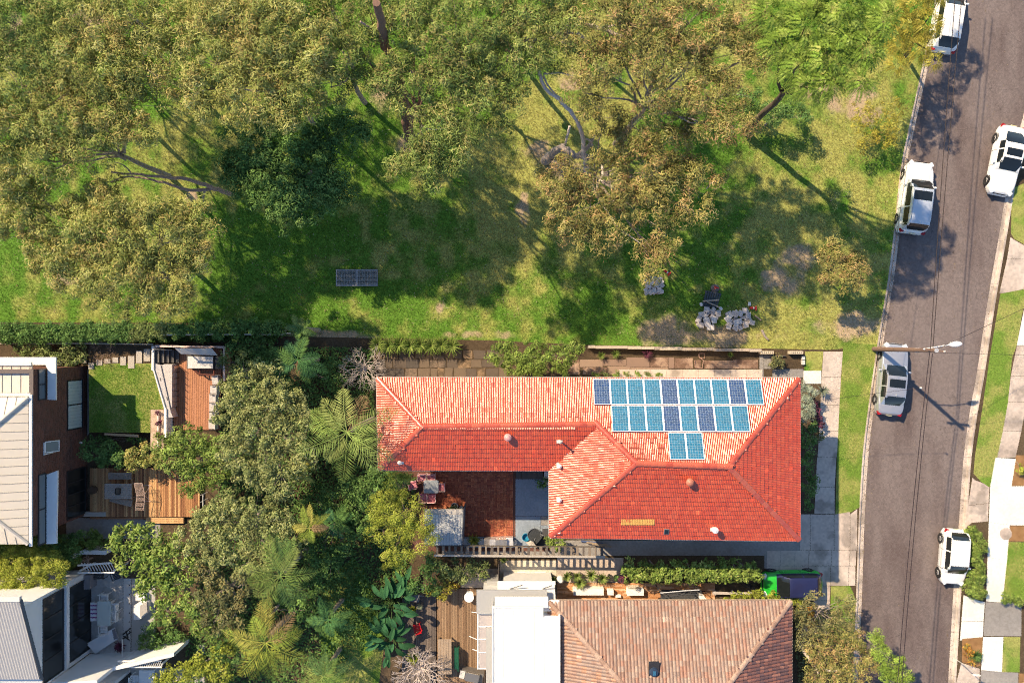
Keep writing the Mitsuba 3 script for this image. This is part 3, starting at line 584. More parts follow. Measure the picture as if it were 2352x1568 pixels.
add('cable_duct', tube([[base[0] + .15, base[1] - .06, .1], [base[0] + .13, base[1] - .06, ZP - 1.2]], .03, 6), M(.35, .34, .33), pole)
lamp = thing('street_lamp', 'white street lamp on an outreach arm fixed to the timber power pole', 'street lamp')
lp = P('t21', 1868, 800, 5.9)
add('arm', tube([[base[0] + .1, base[1], 5.55], base * [1, 1, 0] + (lp - base) * [.4, .4, 0] + [0, 0, 5.85], lp - [.25, .03, 0.]], [.04, .035, .03], 8), M(.8, .8, .78, .4), lamp, smooth=40)
hd = trimesh.creation.icosphere(3); hd.apply_scale([.42, .17, .1]); hd = local(hd, lp + [.05, 0, .03], .06); add('lamp_head', hd, M(.85, .85, .83, .35), lamp, smooth=True)
ln = trimesh.creation.icosphere(2); ln.apply_scale([.26, .12, .07]); add('lens', local(ln, lp + [.1, 0, -.06], .06), M(.7, .7, .68, .15), lamp, smooth=True)
for z in (5.4, 5.7): add('bracket', box(base[0] + .1, base[1], z, .12, .3, .05), STEEL, lamp)
def wire(label, a, b, sag=.0, r=.022, name='power_line', group=None, n=14):
    t = np.linspace(0, 1, n)[:, None]; p = a * (1 - t) + b * t; p[:, 2] -= (4 * sag * t * (1 - t))[:, 0]
    return single(name, tube(p, r, 5), WIRE, label, 'power line', group)
def far(a, b, k): return a + (b - a) * k
zw = 7.5
n1, n2 = P('D16', 556, 150, zw), P('D16', 578, 150, zw)
wire('left overhead power wire running up the street from the pole', n1, far(n1, P('t20', 1880, 0, zw), 1.35), .15)
wire('right overhead power wire running up the street from the pole', n2, far(n2, P('t20', 1925, 0, zw), 1.35), .15)
s1, s2 = P('D16', 548, 180, zw), P('D16', 574, 190, zw)
wire('left overhead power wire running down the street from the pole', s1, P('t22', 1470, 1660, zw), .2)
wire('right overhead power wire running down the street from the pole', s2, P('t22', 1500, 1660, zw), .2)
wire('house service wire crossing from the pole to the lower right property', P('D16', 590, 185, 7.6), P('g', 2480, 818, 6.5), .1, .011)
wire('house service wire crossing from the pole to the upper right property', P('D16', 600, 160, 7.6), P('g', 2480, 650, 6.5), .1, .013)
wire('service wire crossing the verge from the overhead line to the red-roofed house', P('D16', 478, 508, 7.2), P('g', 1838, 927, 6.5), .25, .011)
wire('thin cable hanging along the park kerb beside the four wheel drive', P('D16', 100, 132, 5.2), far(P('D16', 100, 132, 5.2), P('t20', 1632, 560, 5.2), 1.6), .1, .012)
q = P('D16', 470, 508, 7.25)
single('line_insulator', lathe([(.02, -.14), (.05, -.1), (.03, -.04), (.05, 0), (.03, .06), (.001, .08)], q[0], q[1], q[2], 12), M(.85, .85, .82, .3), 'white ceramic insulator where the house service wire leaves the overhead line', 'insulator')
# street sign near the lower right kerb, seen almost edge on
b0 = P('t22', 1888, 1409, 0)
sg = thing('street_sign', 'slim grey street sign post on the far kerb near the bottom right', 'street sign')
add('post', cyl(b0[0], b0[1], -.05, 2.6, .03), STEEL, sg); add('blade', box(b0[0] - .1, b0[1], 2.4, .46, .03, .26), M(.8, .8, .78, .4), sg)
# ------------------------------------------------------------------ foliage
LB = 2.0
def unit(a): return a / (np.linalg.norm(a, axis=-1, keepdims=True) + 1e-9)
def leaf_mesh(c, ax, nr, ln, wd, fold=.25):
    """folded rhombic leaves: centres c, long axes ax, normals nr, lengths and widths"""
    sd = unit(np.cross(nr, ax)); nr = np.cross(ax, sd); ln, wd = ln[:, None] / 2, wd[:, None] / 2
    v = np.stack([c - ax * ln, c + sd * wd + nr * wd * fold - ax * ln * .15, c + ax * ln, c - sd * wd + nr * wd * fold - ax * ln * .15], 1).reshape(-1, 3)
    i = np.arange(len(c)) * 4
    return v, np.vstack([np.c_[i, i + 1, i + 2], np.c_[i, i + 2, i + 3]])
def sphere(rg, n): return unit(rg.normal(size=(n, 3)))
PAL = {'gum': [(.13, .165, .045), (.105, .145, .04), (.165, .19, .06), (.085, .12, .035), (.19, .175, .065)],
       'pale_gum': [(.19, .20, .06), (.155, .175, .05), (.235, .23, .08), (.12, .145, .042), (.25, .205, .075)],
       'rust_gum': [(.17, .16, .05), (.135, .135, .045), (.21, .185, .065), (.10, .11, .038), (.26, .175, .08)],
       'wattle': [(.11, .17, .028), (.14, .20, .035), (.085, .13, .025), (.17, .22, .05)],
       'gold': [(.23, .20, .035), (.18, .17, .03), (.26, .22, .05), (.13, .13, .025)],
       'dark': [(.060, .115, .035), (.08, .14, .04), (.05, .095, .03), (.10, .16, .05)],
       'broad': [(.10, .13, .045), (.13, .16, .055), (.08, .105, .038), (.165, .185, .075)],
       'bright': [(.105, .155, .035), (.135, .185, .042), (.08, .12, .03), (.17, .21, .06)],
       'lime': [(.19, .22, .035), (.23, .25, .05), (.15, .18, .03), (.12, .14, .025)],
       'grey': [(.17, .20, .15), (.21, .24, .18), (.13, .16, .12)],
       'olive': [(.10, .11, .05), (.135, .13, .06), (.08, .09, .04), (.16, .14, .06)],
       'plum': [(.09, .03, .05), (.13, .04, .07), (.06, .03, .04)], 'orange': [(.30, .13, .03), (.24, .14, .03), (.14, .12, .03)]}
def world_blobs(blobs, z, f='g', grow=1.):
    out = []
    for b in blobs:
        zz = b[3] if len(b) > 3 else z
        out.append((P(f, b[0], b[1], zz), px(f, b[2], zz) * grow))
    return out
def foliage(blobs, pal, ln, wd, lai, rg, droop=.5, rc=.42, flat_=.62, up=.35, spread=1.):
    cs, axs, ns, lens, cols = [], [], [], [], []; tips = []
    pal = np.array(PAL[pal]) * LB; lai = lai * 1.9
    for c, R in blobs:
        nclump = max(4, int(2.6 * (R / rc) ** 2)); d = sphere(rg, nclump); d[:, 2] = np.where(d[:, 2] < -.35, -d[:, 2], d[:, 2])
        rr = R * rg.uniform(.25, 1., (nclump, 1)) ** .55; cc = c + d * rr * [1, 1, flat_]; tips.append(cc)
        nl = int(lai * np.pi * R * R / (ln * wd * .5) / nclump) + 1; sz = rg.uniform(.55, 1.35, nclump); tone = rg.normal(1, .2, nclump); pick = rg.integers(len(pal), size=nclump)
        for k in range(nclump):
            o = sphere(rg, nl); r = rc * sz[k] * rg.uniform(.15, 1., (nl, 1)) ** .5; o2 = o * [1, 1, .75]; cs.append(cc[k] + o2 * r * spread)
            nn = unit(o * .95 + rg.normal(size=(nl, 3)) * .36 + [0, 0, up]); a = unit(np.cross(nn, rg.normal(size=(nl, 3))) + o * .35 + [0, 0, -droop * .6])
            axs.append(a); ns.append(nn); lens.append(ln * rg.uniform(.65, 1.3, nl))
            p = np.where(rg.random((nl, 1)) < .6, pal[pick[k]], pal[rg.integers(len(pal), size=nl)]); cols.append(np.clip(p * tone[k] * rg.normal(1, .16, (nl, 1)), .01, .6))
    c = np.vstack(cs); a = np.vstack(axs); n = np.vstack(ns); l = np.concatenate(lens)
    v, f = leaf_mesh(c, a, n, l, l * wd / ln)
    return trimesh.Trimesh(v, f, process=False), np.repeat(np.vstack(cols), 4, 0), tips
def wiggle(rg, a, b, n=7, amp=.12):
    t = np.linspace(0, 1, n)[:, None]; L = np.linalg.norm(b - a); p = a * (1 - t) + b * t; w = np.cumsum(rg.normal(0, amp * L / n, (n, 3)), 0); w -= t * w[-1]
    p += w; p[:, 2] += (t * (1 - t))[:, 0] * L * .12; return p
BARK = {'grey': M(.30, .25, .22, .9), 'white': M(.56, .48, .43, .8), 'brown': M(.20, .12, .085, .9), 'pink': M(.40, .28, .22, .85), 'dark': M(.10, .075, .055, .9)}
def plant(name, label, catg, blobs, z, pal, ln=.2, wd=.045, lai=1.3, seed=0, base=None, bark='grey', tr=.16, droop=.5, rc=.42, flat_=.62, up=.35, mat=None, group=None, limbs=(), twigs=.35, f='g', fork=.55, bare=False, z0=0., crown='crown', grow=1.):
    rg = np.random.default_rng(seed + 100); k = thing(name, label, catg, group); wb = world_blobs(blobs, z, f, grow); ctr = np.mean([b[0] for b in wb], 0)
    tip = []
    if not bare:
        m, col, tip = foliage(wb, pal, ln, wd, lai, rg, droop, rc, flat_, up)
        add(crown, m, mat or GUM, k, color=col)
    if tr:
        gb = np.array([*(base if base is not None else ctr[:2] + rg.normal(0, .3, 2)), z0])
        fk = gb * (1 - fork) + ctr * fork; fk[2] = z0 + (ctr[2] - z0) * fork
        p = wiggle(rg, gb - [0, 0, .1], fk, 8, .07); add('trunk', tube(p, np.linspace(tr * 1.15, tr * .7, 8), 9), BARK[bark], k, smooth=50)
        for i, (c, R) in enumerate(wb):
            p = wiggle(rg, fk, c, 8, .16); ms = [tube(p, np.linspace(tr * .5, tr * .16, 8), 6)]
            if tip:
                t = tip[i]; sel = t[rg.random(len(t)) < twigs]
                for q in sel: s = p[rg.integers(4, 8)]; ms.append(tube(wiggle(rg, s, q, 5, .18), np.linspace(tr * .14, .008, 5), 4, False))
            add('limb', cat(ms), BARK[bark], k, smooth=50)
    for pts, r0, r1, bk in limbs:
        p = np.array([P(*q) for q in pts]); p = curve(p, max(10, 5 * len(p))); p[1:-1] += rg.normal(0, r0 * .12, (len(p) - 2, 3)); add('limb', tube(p, np.linspace(r0, r1, len(p)), 8), BARK[bk], k, smooth=50)
    return k
def bare_shrub(name, label, catg, f, x, y, R, z, seed, bark='white', n=16, depth=4, r0=.06, twig_z=.6, group=None):
    """a leafless shrub of forking twigs"""
    rg = np.random.default_rng(seed); k = thing(name, label, catg, group); b = P(f, x, y, 0); R = px(f, R, z)
    out = []
    def grow(p, d, L, r, lv):
        q = p + d * L; mid = (p + q) / 2 + rg.normal(0, L * .10, 3); out.append(tube([p, mid, q], [r, r * .85, r * .65], 4 if lv > 1 else 6, False))
        if lv == depth: return
        for _ in range(int(rg.integers(2, 4))):
            e = unit(d + rg.normal(0, .55, 3) * [1, 1, .6]); grow(q, e, L * rg.uniform(.6, .85), r * .62, lv + 1)
    for i in range(n):
        a = 2 * np.pi * i / n + rg.uniform(-.2, .2); d = unit(np.array([math.cos(a), math.sin(a), rg.uniform(.4, 1.3)])); grow(b + [0, 0, z * .35], d, R * .33, r0 * .6, 0)
    add('stem', tube([b - [0, 0, .1], b + [0, 0, z * .35]], [r0 * 1.4, r0], 8), BARK[bark], k, smooth=50)
    add('twigs', cat(out), BARK[bark], k, smooth=50)
    return k
# ------------------------------------------------------------------ park trees
PAL['haze'] = [(.145, .165, .062), (.18, .195, .075), (.11, .135, .05), (.225, .235, .10)]
G_ = lambda *a: [('g', *q) for q in a]
def t10(*a): return [('t10', *q) for q in a]
EU = dict(ln=.24, wd=.05, droop=.5, rc=.5)
plant('gum_tree', 'olive gum tree in the top left corner of the park', 'tree', [(30, 50, 80), (110, 120, 80), (50, 200, 80), (150, 40, 60), (10, 300, 60)], 11, 'gum', lai=1.0, seed=1, grow=1.2, **EU)
plant('gum_tree', 'yellowish gum tree with a crown along the top edge, second from the left corner', 'tree', [(230, 70, 80), (310, 50, 80), (330, 140, 80), (250, 170, 70), (390, 70, 60), (180, 130, 60)], 11.5, 'pale_gum', lai=1.15, seed=2, grow=1.16, **EU)
plant('gum_tree', 'broad cream-tipped gum tree, the palest rounded crown in the upper left', 'tree', [(520, 60, 80), (600, 40, 80), (650, 110, 100), (500, 150, 90), (590, 190, 100), (700, 180, 70), (450, 210, 60), (740, 110, 60), (660, 250, 60)], 12.5, 'pale_gum', lai=1.25, seed=3, grow=1.16, **EU)
plant('gum_tree', 'yellow-olive gum tree against the left edge, above the leaning bare trunk', 'tree', [(50, 310, 85), (150, 270, 85), (240, 250, 80), (310, 220, 70), (110, 370, 60), (200, 330, 60), (20, 400, 50), (300, 300, 50)], 11, 'pale_gum', lai=1.15, seed=4, grow=1.16, **EU)
plant('gum_tree', 'wide lower left gum tree with fallen-looking pink-grey limb reaching right', 'tree', [(70, 500, 80), (170, 540, 95), (280, 540, 95), (380, 540, 85), (440, 570, 60), (290, 640, 90), (390, 640, 70), (180, 620, 60), (120, 600, 50), (350, 690, 45), (60, 440, 55), (460, 500, 50), (230, 460, 60), (410, 690, 35)], 9.5, 'pale_gum', lai=1.3, seed=5, grow=1.16,
      limbs=[(G_((534, 446, 2.5), (490, 432, 4), (420, 410, 5.5), (330, 402, 6.5), (255, 395, 7.2)), .17, .05, 'pink'), (G_((490, 432, 4), (430, 436, 4.6), (380, 420, 5.2), (300, 405, 6), (255, 418, 6.6)), .12, .04, 'pink'), (G_((300, 396, 6.4), (280, 378, 7), (262, 372, 7.4)), .05, .02, 'grey'),
             (G_((470, 436, 4.2), (466, 470, 3)), .08, .05, 'grey')], **EU)
plant('shade_tree', 'deep green shaded tree below the pale gum, left of the tall brown trunk', 'tree', [(590, 350, 75), (670, 330, 80), (730, 390, 75), (650, 420, 80), (760, 320, 60), (590, 430, 50), (700, 460, 55), (780, 440, 45), (540, 380, 45), (810, 290, 45), (660, 490, 40)], 6.0, 'dark', ln=.24, wd=.06, lai=1.5, seed=6, droop=.5, rc=.5, grow=1.15)
plant('gum_tree', 'gum tree with a tall reddish-brown trunk seen at the top, left of centre', 'tree', [(850, 30, 55), (905, 165, 40), (950, 220, 60), (1020, 165, 70), (1000, 60, 70), (1070, 110, 70), (1090, 225, 50), (880, 205, 36), (1010, 350, 70), (960, 395, 60), (1055, 320, 50), (1010, 280, 40), (940, 60, 50), (820, 100, 40)], 12, 'gum', lai=.95, seed=7, grow=1.2,
      base=P('t10', 470, 950)[:2], bark='brown', limbs=[(t10((470, 950, 0), (440, 800, 3), (420, 690, 5), (370, 450, 9), (305, 320, 11), (270, 130, 13.5), (240, 20, 15)), .36, .2, 'brown'), (t10((290, 300, 11.2), (230, 230, 12), (130, 150, 13)), .12, .05, 'pink'),
      (t10((380, 490, 8.6), (470, 490, 9.2), (570, 520, 9.6)), .12, .05, 'pink'), (t10((500, 720, 5), (540, 850, 6), (560, 950, 6.4)), .07, .03, 'white'), (t10((540, 860, 6), (610, 890, 6.5), (690, 890, 7)), .05, .02, 'white'), (t10((560, 900, 4), (480, 970, 3), (430, 1040, 2.4)), .045, .02, 'grey')], tr=.14, **EU)
plant('gum_tree', 'gum tree with a dark forked trunk at the middle of the top edge', 'tree', [(1130, 50, 75), (1220, 30, 65), (1180, 140, 70), (1245, 100, 60), (1110, 190, 50), (1150, 250, 50), (1290, 60, 60)], 11, 'gum', lai=.95, seed=8, grow=1.2,
      base=P('t10', 1160, 330)[:2], bark='dark', limbs=[(t10((1150, 335, 5), (1220, 270, 7), (1255, 130, 9), (1270, 60, 11)), .24, .12, 'brown'), (t10((1220, 270, 7), (1330, 280, 7.6), (1440, 275, 8), (1500, 235, 8.4), (1600, 230, 8.8)), .16, .06, 'grey'), (t10((1120, 100, 8), (1140, 40, 10), (1170, -20, 11)), .2, .14, 'brown')], tr=.16, **EU)
plant('gum_tree', 'rust-tipped gum with white limbs and twisted grey trunk, right of centre', 'tree', [(1290, 420, 55), (1330, 490, 60), (1400, 420, 65), (1480, 400, 70), (1555, 400, 60), (1620, 410, 40), (1470, 475, 60), (1395, 535, 45), (1290, 500, 48), (1530, 330, 50), (1450, 320, 45), (1385, 270, 45), (1490, 590, 30), (1510, 612, 36), (1590, 480, 36), (1530, 540, 32), (1345, 555, 25), (1560, 270, 40)], 8.5, 'rust_gum', lai=1.0, seed=9, grow=1.2,
      base=P('t10', 1420, 1090)[:2], limbs=[(t10((1400, 1110, .2), (1450, 1060, 1.2), (1500, 1020, 2.2), (1570, 1050, 2.8), (1630, 1070, 3), (1760, 1090, 3.6)), .32, .15, 'grey'), (t10((1640, 1060, 3), (1700, 1010, 4.6), (1740, 930, 5.4)), .16, .1, 'grey'), (t10((1690, 1180, 6), (1670, 1080, 6.6), (1660, 950, 7.4), (1620, 830, 8.4), (1500, 690, 9.4), (1390, 590, 10), (1350, 460, 10.6), (1300, 300, 11)), .14, .09, 'white'),
      (t10((1390, 510, 10), (1480, 500, 10.2), (1600, 520, 10.4), (1690, 505, 10.6)), .07, .03, 'white'), (t10((1390, 520, 10), (1430, 600, 9.8), (1520, 680, 9.5)), .06, .03, 'white'), (t10((1570, 870, 3), (1540, 1000, 2)), .09, .07, 'white'), (t10((1660, 950, 7.2), (1710, 970, 7), (1730, 1010, 6.6)), .06, .04, 'white'),
      (t10((1790, 1100, 6), (1800, 1200, 7), (1760, 1290, 7.6), (1800, 1400, 8), (1900, 1560, 8.5)), .09, .05, 'white'), (t10((1780, 1240, 7.4), (1870, 1290, 8), (1960, 1360, 8.6)), .05, .02, 'white'), (t10((1740, 1230, 7.2), (1720, 1330, 7.6)), .05, .02, 'white'), (t10((1930, 1010, 7.5), (2000, 880, 8), (2080, 800, 8.4)), .05, .025, 'white'), (t10((2000, 870, 8), (2070, 910, 8.2)), .04, .02, 'white'),
      (t10((2020, 1220, 8), (2110, 1280, 8.3), (2230, 1300, 8.5)), .04, .02, 'white'), ([('t11', 1890, 0, 8.4), ('t11', 1990, 60, 8.5), ('t11', 2100, 140, 8.4)], .05, .02, 'white'), ([('t20', 160, 1300, 8.4), ('t20', 220, 1250, 8.6), ('t20', 290, 1240, 8.6)], .03, .015, 'white')], tr=.12, **EU)
plant('gum_tree', 'large pink-flushed gum along the top edge with bleached limbs, right of the dark trunk', 'tree', [(1390, 60, 70), (1480, 40, 75), (1580, 50, 70), (1480, 140, 70), (1380, 150, 55), (1570, 150, 65), (1650, 110, 60), (1700, 50, 60), (1600, 235, 50), (1670, 215, 50), (1345, 215, 45), (1500, 230, 45), (1740, 120, 45), (1690, 290, 36), (1640, 290, 36)], 11.5, 'rust_gum', lai=1.0, seed=10, grow=1.2,
      base=P('g', 1410, 330)[:2], limbs=[(t10((1590, 100, 10), (1720, 180, 10.5), (1830, 210, 11), (1900, 240, 11), (2100, 310, 11.2), (2300, 370, 11.4)), .14, .06, 'white'), (t10((1720, 180, 10.5), (1900, 170, 11.4), (1980, 120, 12)), .08, .03, 'white'), (t10((1620, 230, 9), (1700, 300, 8.6), (1730, 330, 8.4)), .12, .08, 'white'), (t10((1900, 260, 10.8), (1980, 360, 10.6), (2060, 460, 10.4)), .05, .02, 'white'), (t10((2100, 310, 11), (2220, 350, 11), (2340, 340, 11)), .05, .02, 'white'),
      (t10((2190, 630, 8.5), (2270, 610, 8.8), (2350, 625, 9)), .045, .02, 'white'), (t10((2110, 790, 8), (2240, 780, 8.5), (2340, 765, 8.7)), .05, .02, 'white')], **EU)
plant('gum_tree', 'olive gum crown between the brown-trunked and dark-forked gums, touching the top edge', 'tree', [(1040, -10, 70), (960, 10, 50), (1060, 160, 50), (1120, 110, 45)], 9.5, 'gum', lai=.8, seed=11, grow=1.1, **EU)
plant('gum_tree', 'thin gum crown filling the gap left of the tall brown trunk', 'tree', [(780, 40, 60), (800, 130, 50), (760, 200, 50), (830, 180, 36), (700, 20, 60)], 10.5, 'gum', lai=.9, seed=12, grow=1.1, **EU)
for i, (lab, u, v) in enumerate((('gum tree leaning in over the top left corner of the frame', -60, -70), ('gum tree leaning in over the top edge, near the left', 150, -75), ('gum tree leaning in over the top edge above the palest crown', 420, -70), ('gum tree leaning in over the top edge left of the dark forked trunk', 700, -80), ('gum tree leaning in over the top edge above the white-limbed gum', 1330, -85))):
    plant('gum_tree', lab, 'tree', [(u, v, 80), (u + 80, v + 20, 75), (u - 70, v + 15, 70), (u + 30, v + 48, 60), (u - 60, v - 70, 70), (u + 60, v - 70, 70)], 11, 'pale_gum' if i < 3 else 'gum', lai=.4, seed=300 + i, **EU)
# feathery wattle
def fronded(blobs, z, pal, rg, n_per, flen, pairs, lw):
    """drooping feathery sprays: a bent axis with paired leaflets"""
    pal = np.array(PAL[pal]) * LB; cs, ax, nr, ln, col = [], [], [], [], []
    for c, R in world_blobs(blobs, z):
        n = int(n_per * R * R); d = sphere(rg, n); d[:, 2] = np.abs(d[:, 2]) * .9 - .25; b = c + d * R * [.75, .75, .5] * rg.uniform(.5, 1, (n, 1)); hd = unit(d * [1, 1, 0] + rg.normal(0, .35, (n, 3)) * [1, 1, 0]); tone = rg.normal(1, .22, n); pk = rg.integers(len(pal), size=n)
        for t in np.linspace(.1, 1, pairs):
            p = b + hd * flen * t + np.array([0, 0, 1.]) * (.25 * t - .75 * t * t)[..., None] * flen if False else b + hd * flen * t + np.outer(np.full(n, (.25 * t - .75 * t * t) * flen), [0, 0, 1])
            sd = unit(np.cross(hd, [0, 0, 1.]))
            for s in (-1, 1):
                a = unit(sd * s + hd * .55 + [0, 0, -.25]); cs.append(p + a * lw * .5); ax.append(a); nr.append(unit(np.array([0, 0, 1.]) + hd * .7 + rg.normal(0, .45, (n, 3)))); ln.append(np.full(n, lw) * (1.1 - .5 * t)); col.append(np.clip(pal[pk] * tone[:, None] * rg.normal(1, .12, (n, 1)), .01, .6))
    c = np.vstack(cs); l = np.concatenate(ln); v, f = leaf_mesh(c, np.vstack(ax), np.vstack(nr), l, l * .3)
    return trimesh.Trimesh(v, f, process=False), np.repeat(np.vstack(col), 4, 0)
def feathery(name, label, blobs, z, pal, seed, n_per, flen, pairs, lw, base, tr=.16):
    rg = np.random.default_rng(seed); k = thing(name, label, 'tree'); m, c = fronded(blobs, z, pal, rg, n_per, flen, pairs, lw); add('crown', m, LEAF, k, color=c)
    gb = np.array([*base, 0.]); wb = world_blobs(blobs, z); ctr = np.mean([b[0] for b in wb], 0); fk = gb * .45 + ctr * .55
    add('trunk', tube(wiggle(rg, gb - [0, 0, .1], fk, 8, .06), np.linspace(tr * 1.2, tr * .8, 8), 9), BARK['dark'], k, smooth=50)
    for q, R in wb: add('limb', tube(wiggle(rg, fk, q, 8, .12), np.linspace(tr * .5, tr * .12, 8), 6), BARK['dark'], k, smooth=50)
WB = [(1850, 60, 70), (1930, 30, 70), (1900, 130, 65), (1835, 150, 45), (1985, 110, 50), (1850, 200, 32), (1905, 185, 40), (1975, 185, 30), (1795, 100, 42), (2030, 50, 42), (1770, 30, 42), (1940, 90, 50)]
feathery('wattle_tree', 'tall bright green feathery tree at the upper right of the park', WB, 14.0, 'wattle', 21, 75, .62, 10, .22, P('g', 1712, 300)[:2], .2)
WB2 = [(2060, 95, 36), (2110, 115, 36), (2130, 55, 44), (2100, 15, 44), (2150, -25, 46), (2060, 150, 26), (2145, 140, 20), (2190, -70, 46), (2080, 60, 36)]
feathery('wattle_tree', 'yellow-green wattle overhanging the white estate car at the top of the street', WB2, 5.6, 'gold', 22, 100, .42, 8, .16, P('g', 2080, 130)[:2], .12)
plant('shrub', 'low sparse yellow shrub on the verge below the yellow wattle', 'shrub', [(1985, 270, 40), (2030, 305, 34), (2050, 255, 30), (1995, 325, 30), (2040, 330, 20)], 1.6, 'gold', ln=.2, wd=.045, lai=.55, seed=23, tr=.04, bark='brown', rc=.3)
plant('shrub', 'small rounded bronze-leaved tree standing alone beside the street', 'tree', [(1935, 580, 36), (1920, 625, 38), (1965, 605, 34), (1890, 600, 28), (1950, 645, 32), (1912, 556, 18), (1900, 640, 22)], 3.6, 'rust_gum', ln=.21, wd=.048, lai=1.5, seed=24, tr=.08, bark='brown', rc=.36)
plant('sapling', 'pale sparse sapling in the shaded grass left of the four wheel drive', 'sapling', [(1913, 440, 16), (1945, 452, 13), (1922, 468, 12), (1942, 425, 8)], 1.4, 'broad', ln=.16, wd=.04, lai=.5, seed=25, tr=.025, rc=.2)
plant('shrub', 'dark shrub under the right side of the pink-flushed gum', 'shrub', [(1715, 235, 40), (1770, 262, 36), (1810, 250, 30), (1840, 268, 24)], 2.2, 'dark', ln=.2, wd=.05, lai=1.2, seed=26, tr=.06)
# ------------------------------------------------------------------ grass and leaf litter
def tufts(name, region, n, ln, wd, seed, lawn=False, parent=None, label=None):
    rg = np.random.default_rng(seed); q = Polygon(region); x0, y0, x1, y1 = q.bounds; pts = np.c_[rg.uniform(x0, x1, n), rg.uniform(y0, y1, n)]
    from shapely import contains_xy
    pts = pts[contains_xy(q, pts[:, 0], pts[:, 1])]; n = len(pts)
    nz = lambda x, y, z, o: sum(.5 ** (i + 1) * meshkit.noise(np.stack([x * 2**i, y * 2**i, 0 * x + z + 17 * i], -1) + 1e6) for i in range(o)) / (1 - .5**o)
    sst = lambda a, b, t: (lambda w: w * w * (3 - 2 * w))(np.clip((t - a) / (b - a), 0, 1))
    b = nz(pts[:, 0] * 1.1, pts[:, 1] * 1.1, 5., 3); a = nz(pts[:, 0] * .16, pts[:, 1] * .16, 2., 4); dry = sst(.42, .66, a * .55 + b * .45)[:, None]
    if lawn: dry = dry * .25
    keep = rg.random(n) > (soil_mask(pts[:, 0], pts[:, 1], b, np.minimum, sst) * .93 if not lawn else 0)
    pts, dry = pts[keep], dry[keep]; n = len(pts)
    base = (np.array([.10, .20, .03]) * (1 - dry) + np.array([.34, .31, .11]) * dry) * (1.7 if lawn else 1)
    vs, cs = [], []
    for k in range(3):
        an = rg.uniform(0, 2 * np.pi, n); d = np.c_[np.cos(an), np.sin(an), np.zeros(n)]; sd = np.c_[-np.sin(an), np.cos(an), np.zeros(n)]
        l = (ln * rg.uniform(.5, 1.4, n))[:, None]; lean = rg.uniform(.3, 1.0, (n, 1)); p = np.c_[pts, np.zeros(n)] + d * .015
        vs.append(np.stack([p - sd * wd / 2, p + sd * wd / 2, p + d * l * lean + np.array([0, 0, 1.]) * l * .75], 1).reshape(-1, 3)); cs.append(np.repeat(np.clip(base * rg.normal(1, .22, (n, 1)), .01, .5), 3, 0))
    v = np.vstack(vs); return add(name, trimesh.Trimesh(v, np.arange(len(v)).reshape(-1, 3), process=False), BLADE, parent, color=np.vstack(cs), kind='stuff', label=label)
park_poly = [(P('g', -60, 0)[0], P('g', 0, -40)[1])] + [(kv(v) - .05, (784 - v) * S) for v in np.linspace(-40, 785, 30)] + [tuple(p) for p in PP('g', park_edge[1:-2])] + [(P('g', -60, 0)[0], P('g', 0, 740)[1])]
k = tufts('grass', park_poly, 150000, .10, .022, 31, label='tufty green and straw-coloured grass of the park'); labels[k]['category'] = 'grass'
k = tufts('grass', vl, 14000, .06, .014, 32, True, label='short green grass of the street verges and lawns'); labels[k]['category'] = 'grass'
rg = np.random.default_rng(33); n = 5200; pts = np.c_[rg.uniform(park_poly[0][0], kv(400), n), rg.uniform(P('g', 0, 770)[1], P('g', 0, -20)[1], n)]
from shapely import contains_xy
pts = pts[contains_xy(Polygon(park_poly), pts[:, 0], pts[:, 1])]; n = len(pts); an = rg.uniform(0, 6.28, n)
v, f = leaf_mesh(np.c_[pts, rg.uniform(.06, .12, n)], unit(np.c_[np.cos(an), np.sin(an), rg.normal(0, .2, n)]), unit(np.c_[rg.normal(0, .3, (n, 2)), np.ones(n)]), rg.uniform(.10, .2, n), rg.uniform(.025, .05, n))
k = add('leaf_litter', trimesh.Trimesh(v, f, process=False), LEAF, color=np.repeat(np.array([(.42, .36, .22), (.33, .24, .13), (.48, .44, .30)])[rg.integers(3, size=n)], 4, 0), kind='stuff', label='fallen pale leaves scattered over the park grass'); labels[k]['category'] = 'leaves'
# ------------------------------------------------------------------ brown brick house on the left
DARKM, WHITEP, GREYP, CREAM = M(.03, .03, .032, .4), M(.80, .80, .78, .5), M(.50, .49, .47, .7), M(.66, .60, .50, .45)
bh = thing('house', 'brown brick house with cream standing-seam metal roof at the left edge', 'house')
ZB = 6.2; XW = P('g', 200.5, 900, 0)[0]; n0 = P('D1', 0, 425, ZB)[1] - .1; s0_ = P('t02', 0, 612, ZB)[1]; xe = P('g', 65.5, 0, ZB)[0]
yN = P('D1', 0, 455, ZB)[1]; yh = P('D1', 0, 878, ZB)[1]
walls(bh, [(-60, s0_ + .45), (XW, s0_ + .45), (XW, yN - .2), (-60, yN - .2)], -.02, ZB - .1, BRICK, 0.)
# roof: north lean-to, then a hip with its east slope falling to the right
rise = math.tan(math.radians(18)); nk = 4.2
A, B2, C_ = np.array([xe, yh, ZB]), np.array([xe, s0_, ZB]), None
mid = (yh + s0_) / 2; apx = np.array([xe - (yh - mid) , mid, ZB + (yh - mid) * rise])
west = np.array([-60, mid, apx[2]])
rf = bh + '__roof'
add('roof', trimesh.Trimesh([A, B2, apx, west, [-60, yh, ZB], [-60, s0_, ZB]], [[0, 2, 1], [0, 4, 3], [0, 3, 2], [1, 2, 3], [1, 3, 5]], process=False), CREAM, bh)
def seam(a, b): add('roof_seam', tube([np.array(a) + [0, 0, .02], np.array(b) + [0, 0, .02]], .022, 4), M(.40, .37, .32, .5), rf)
for y in np.arange(yh - .5, s0_, -.52):
    d = min(yh - y, y - s0_); seam([xe, y, ZB], [xe - d, y, ZB + d * rise])
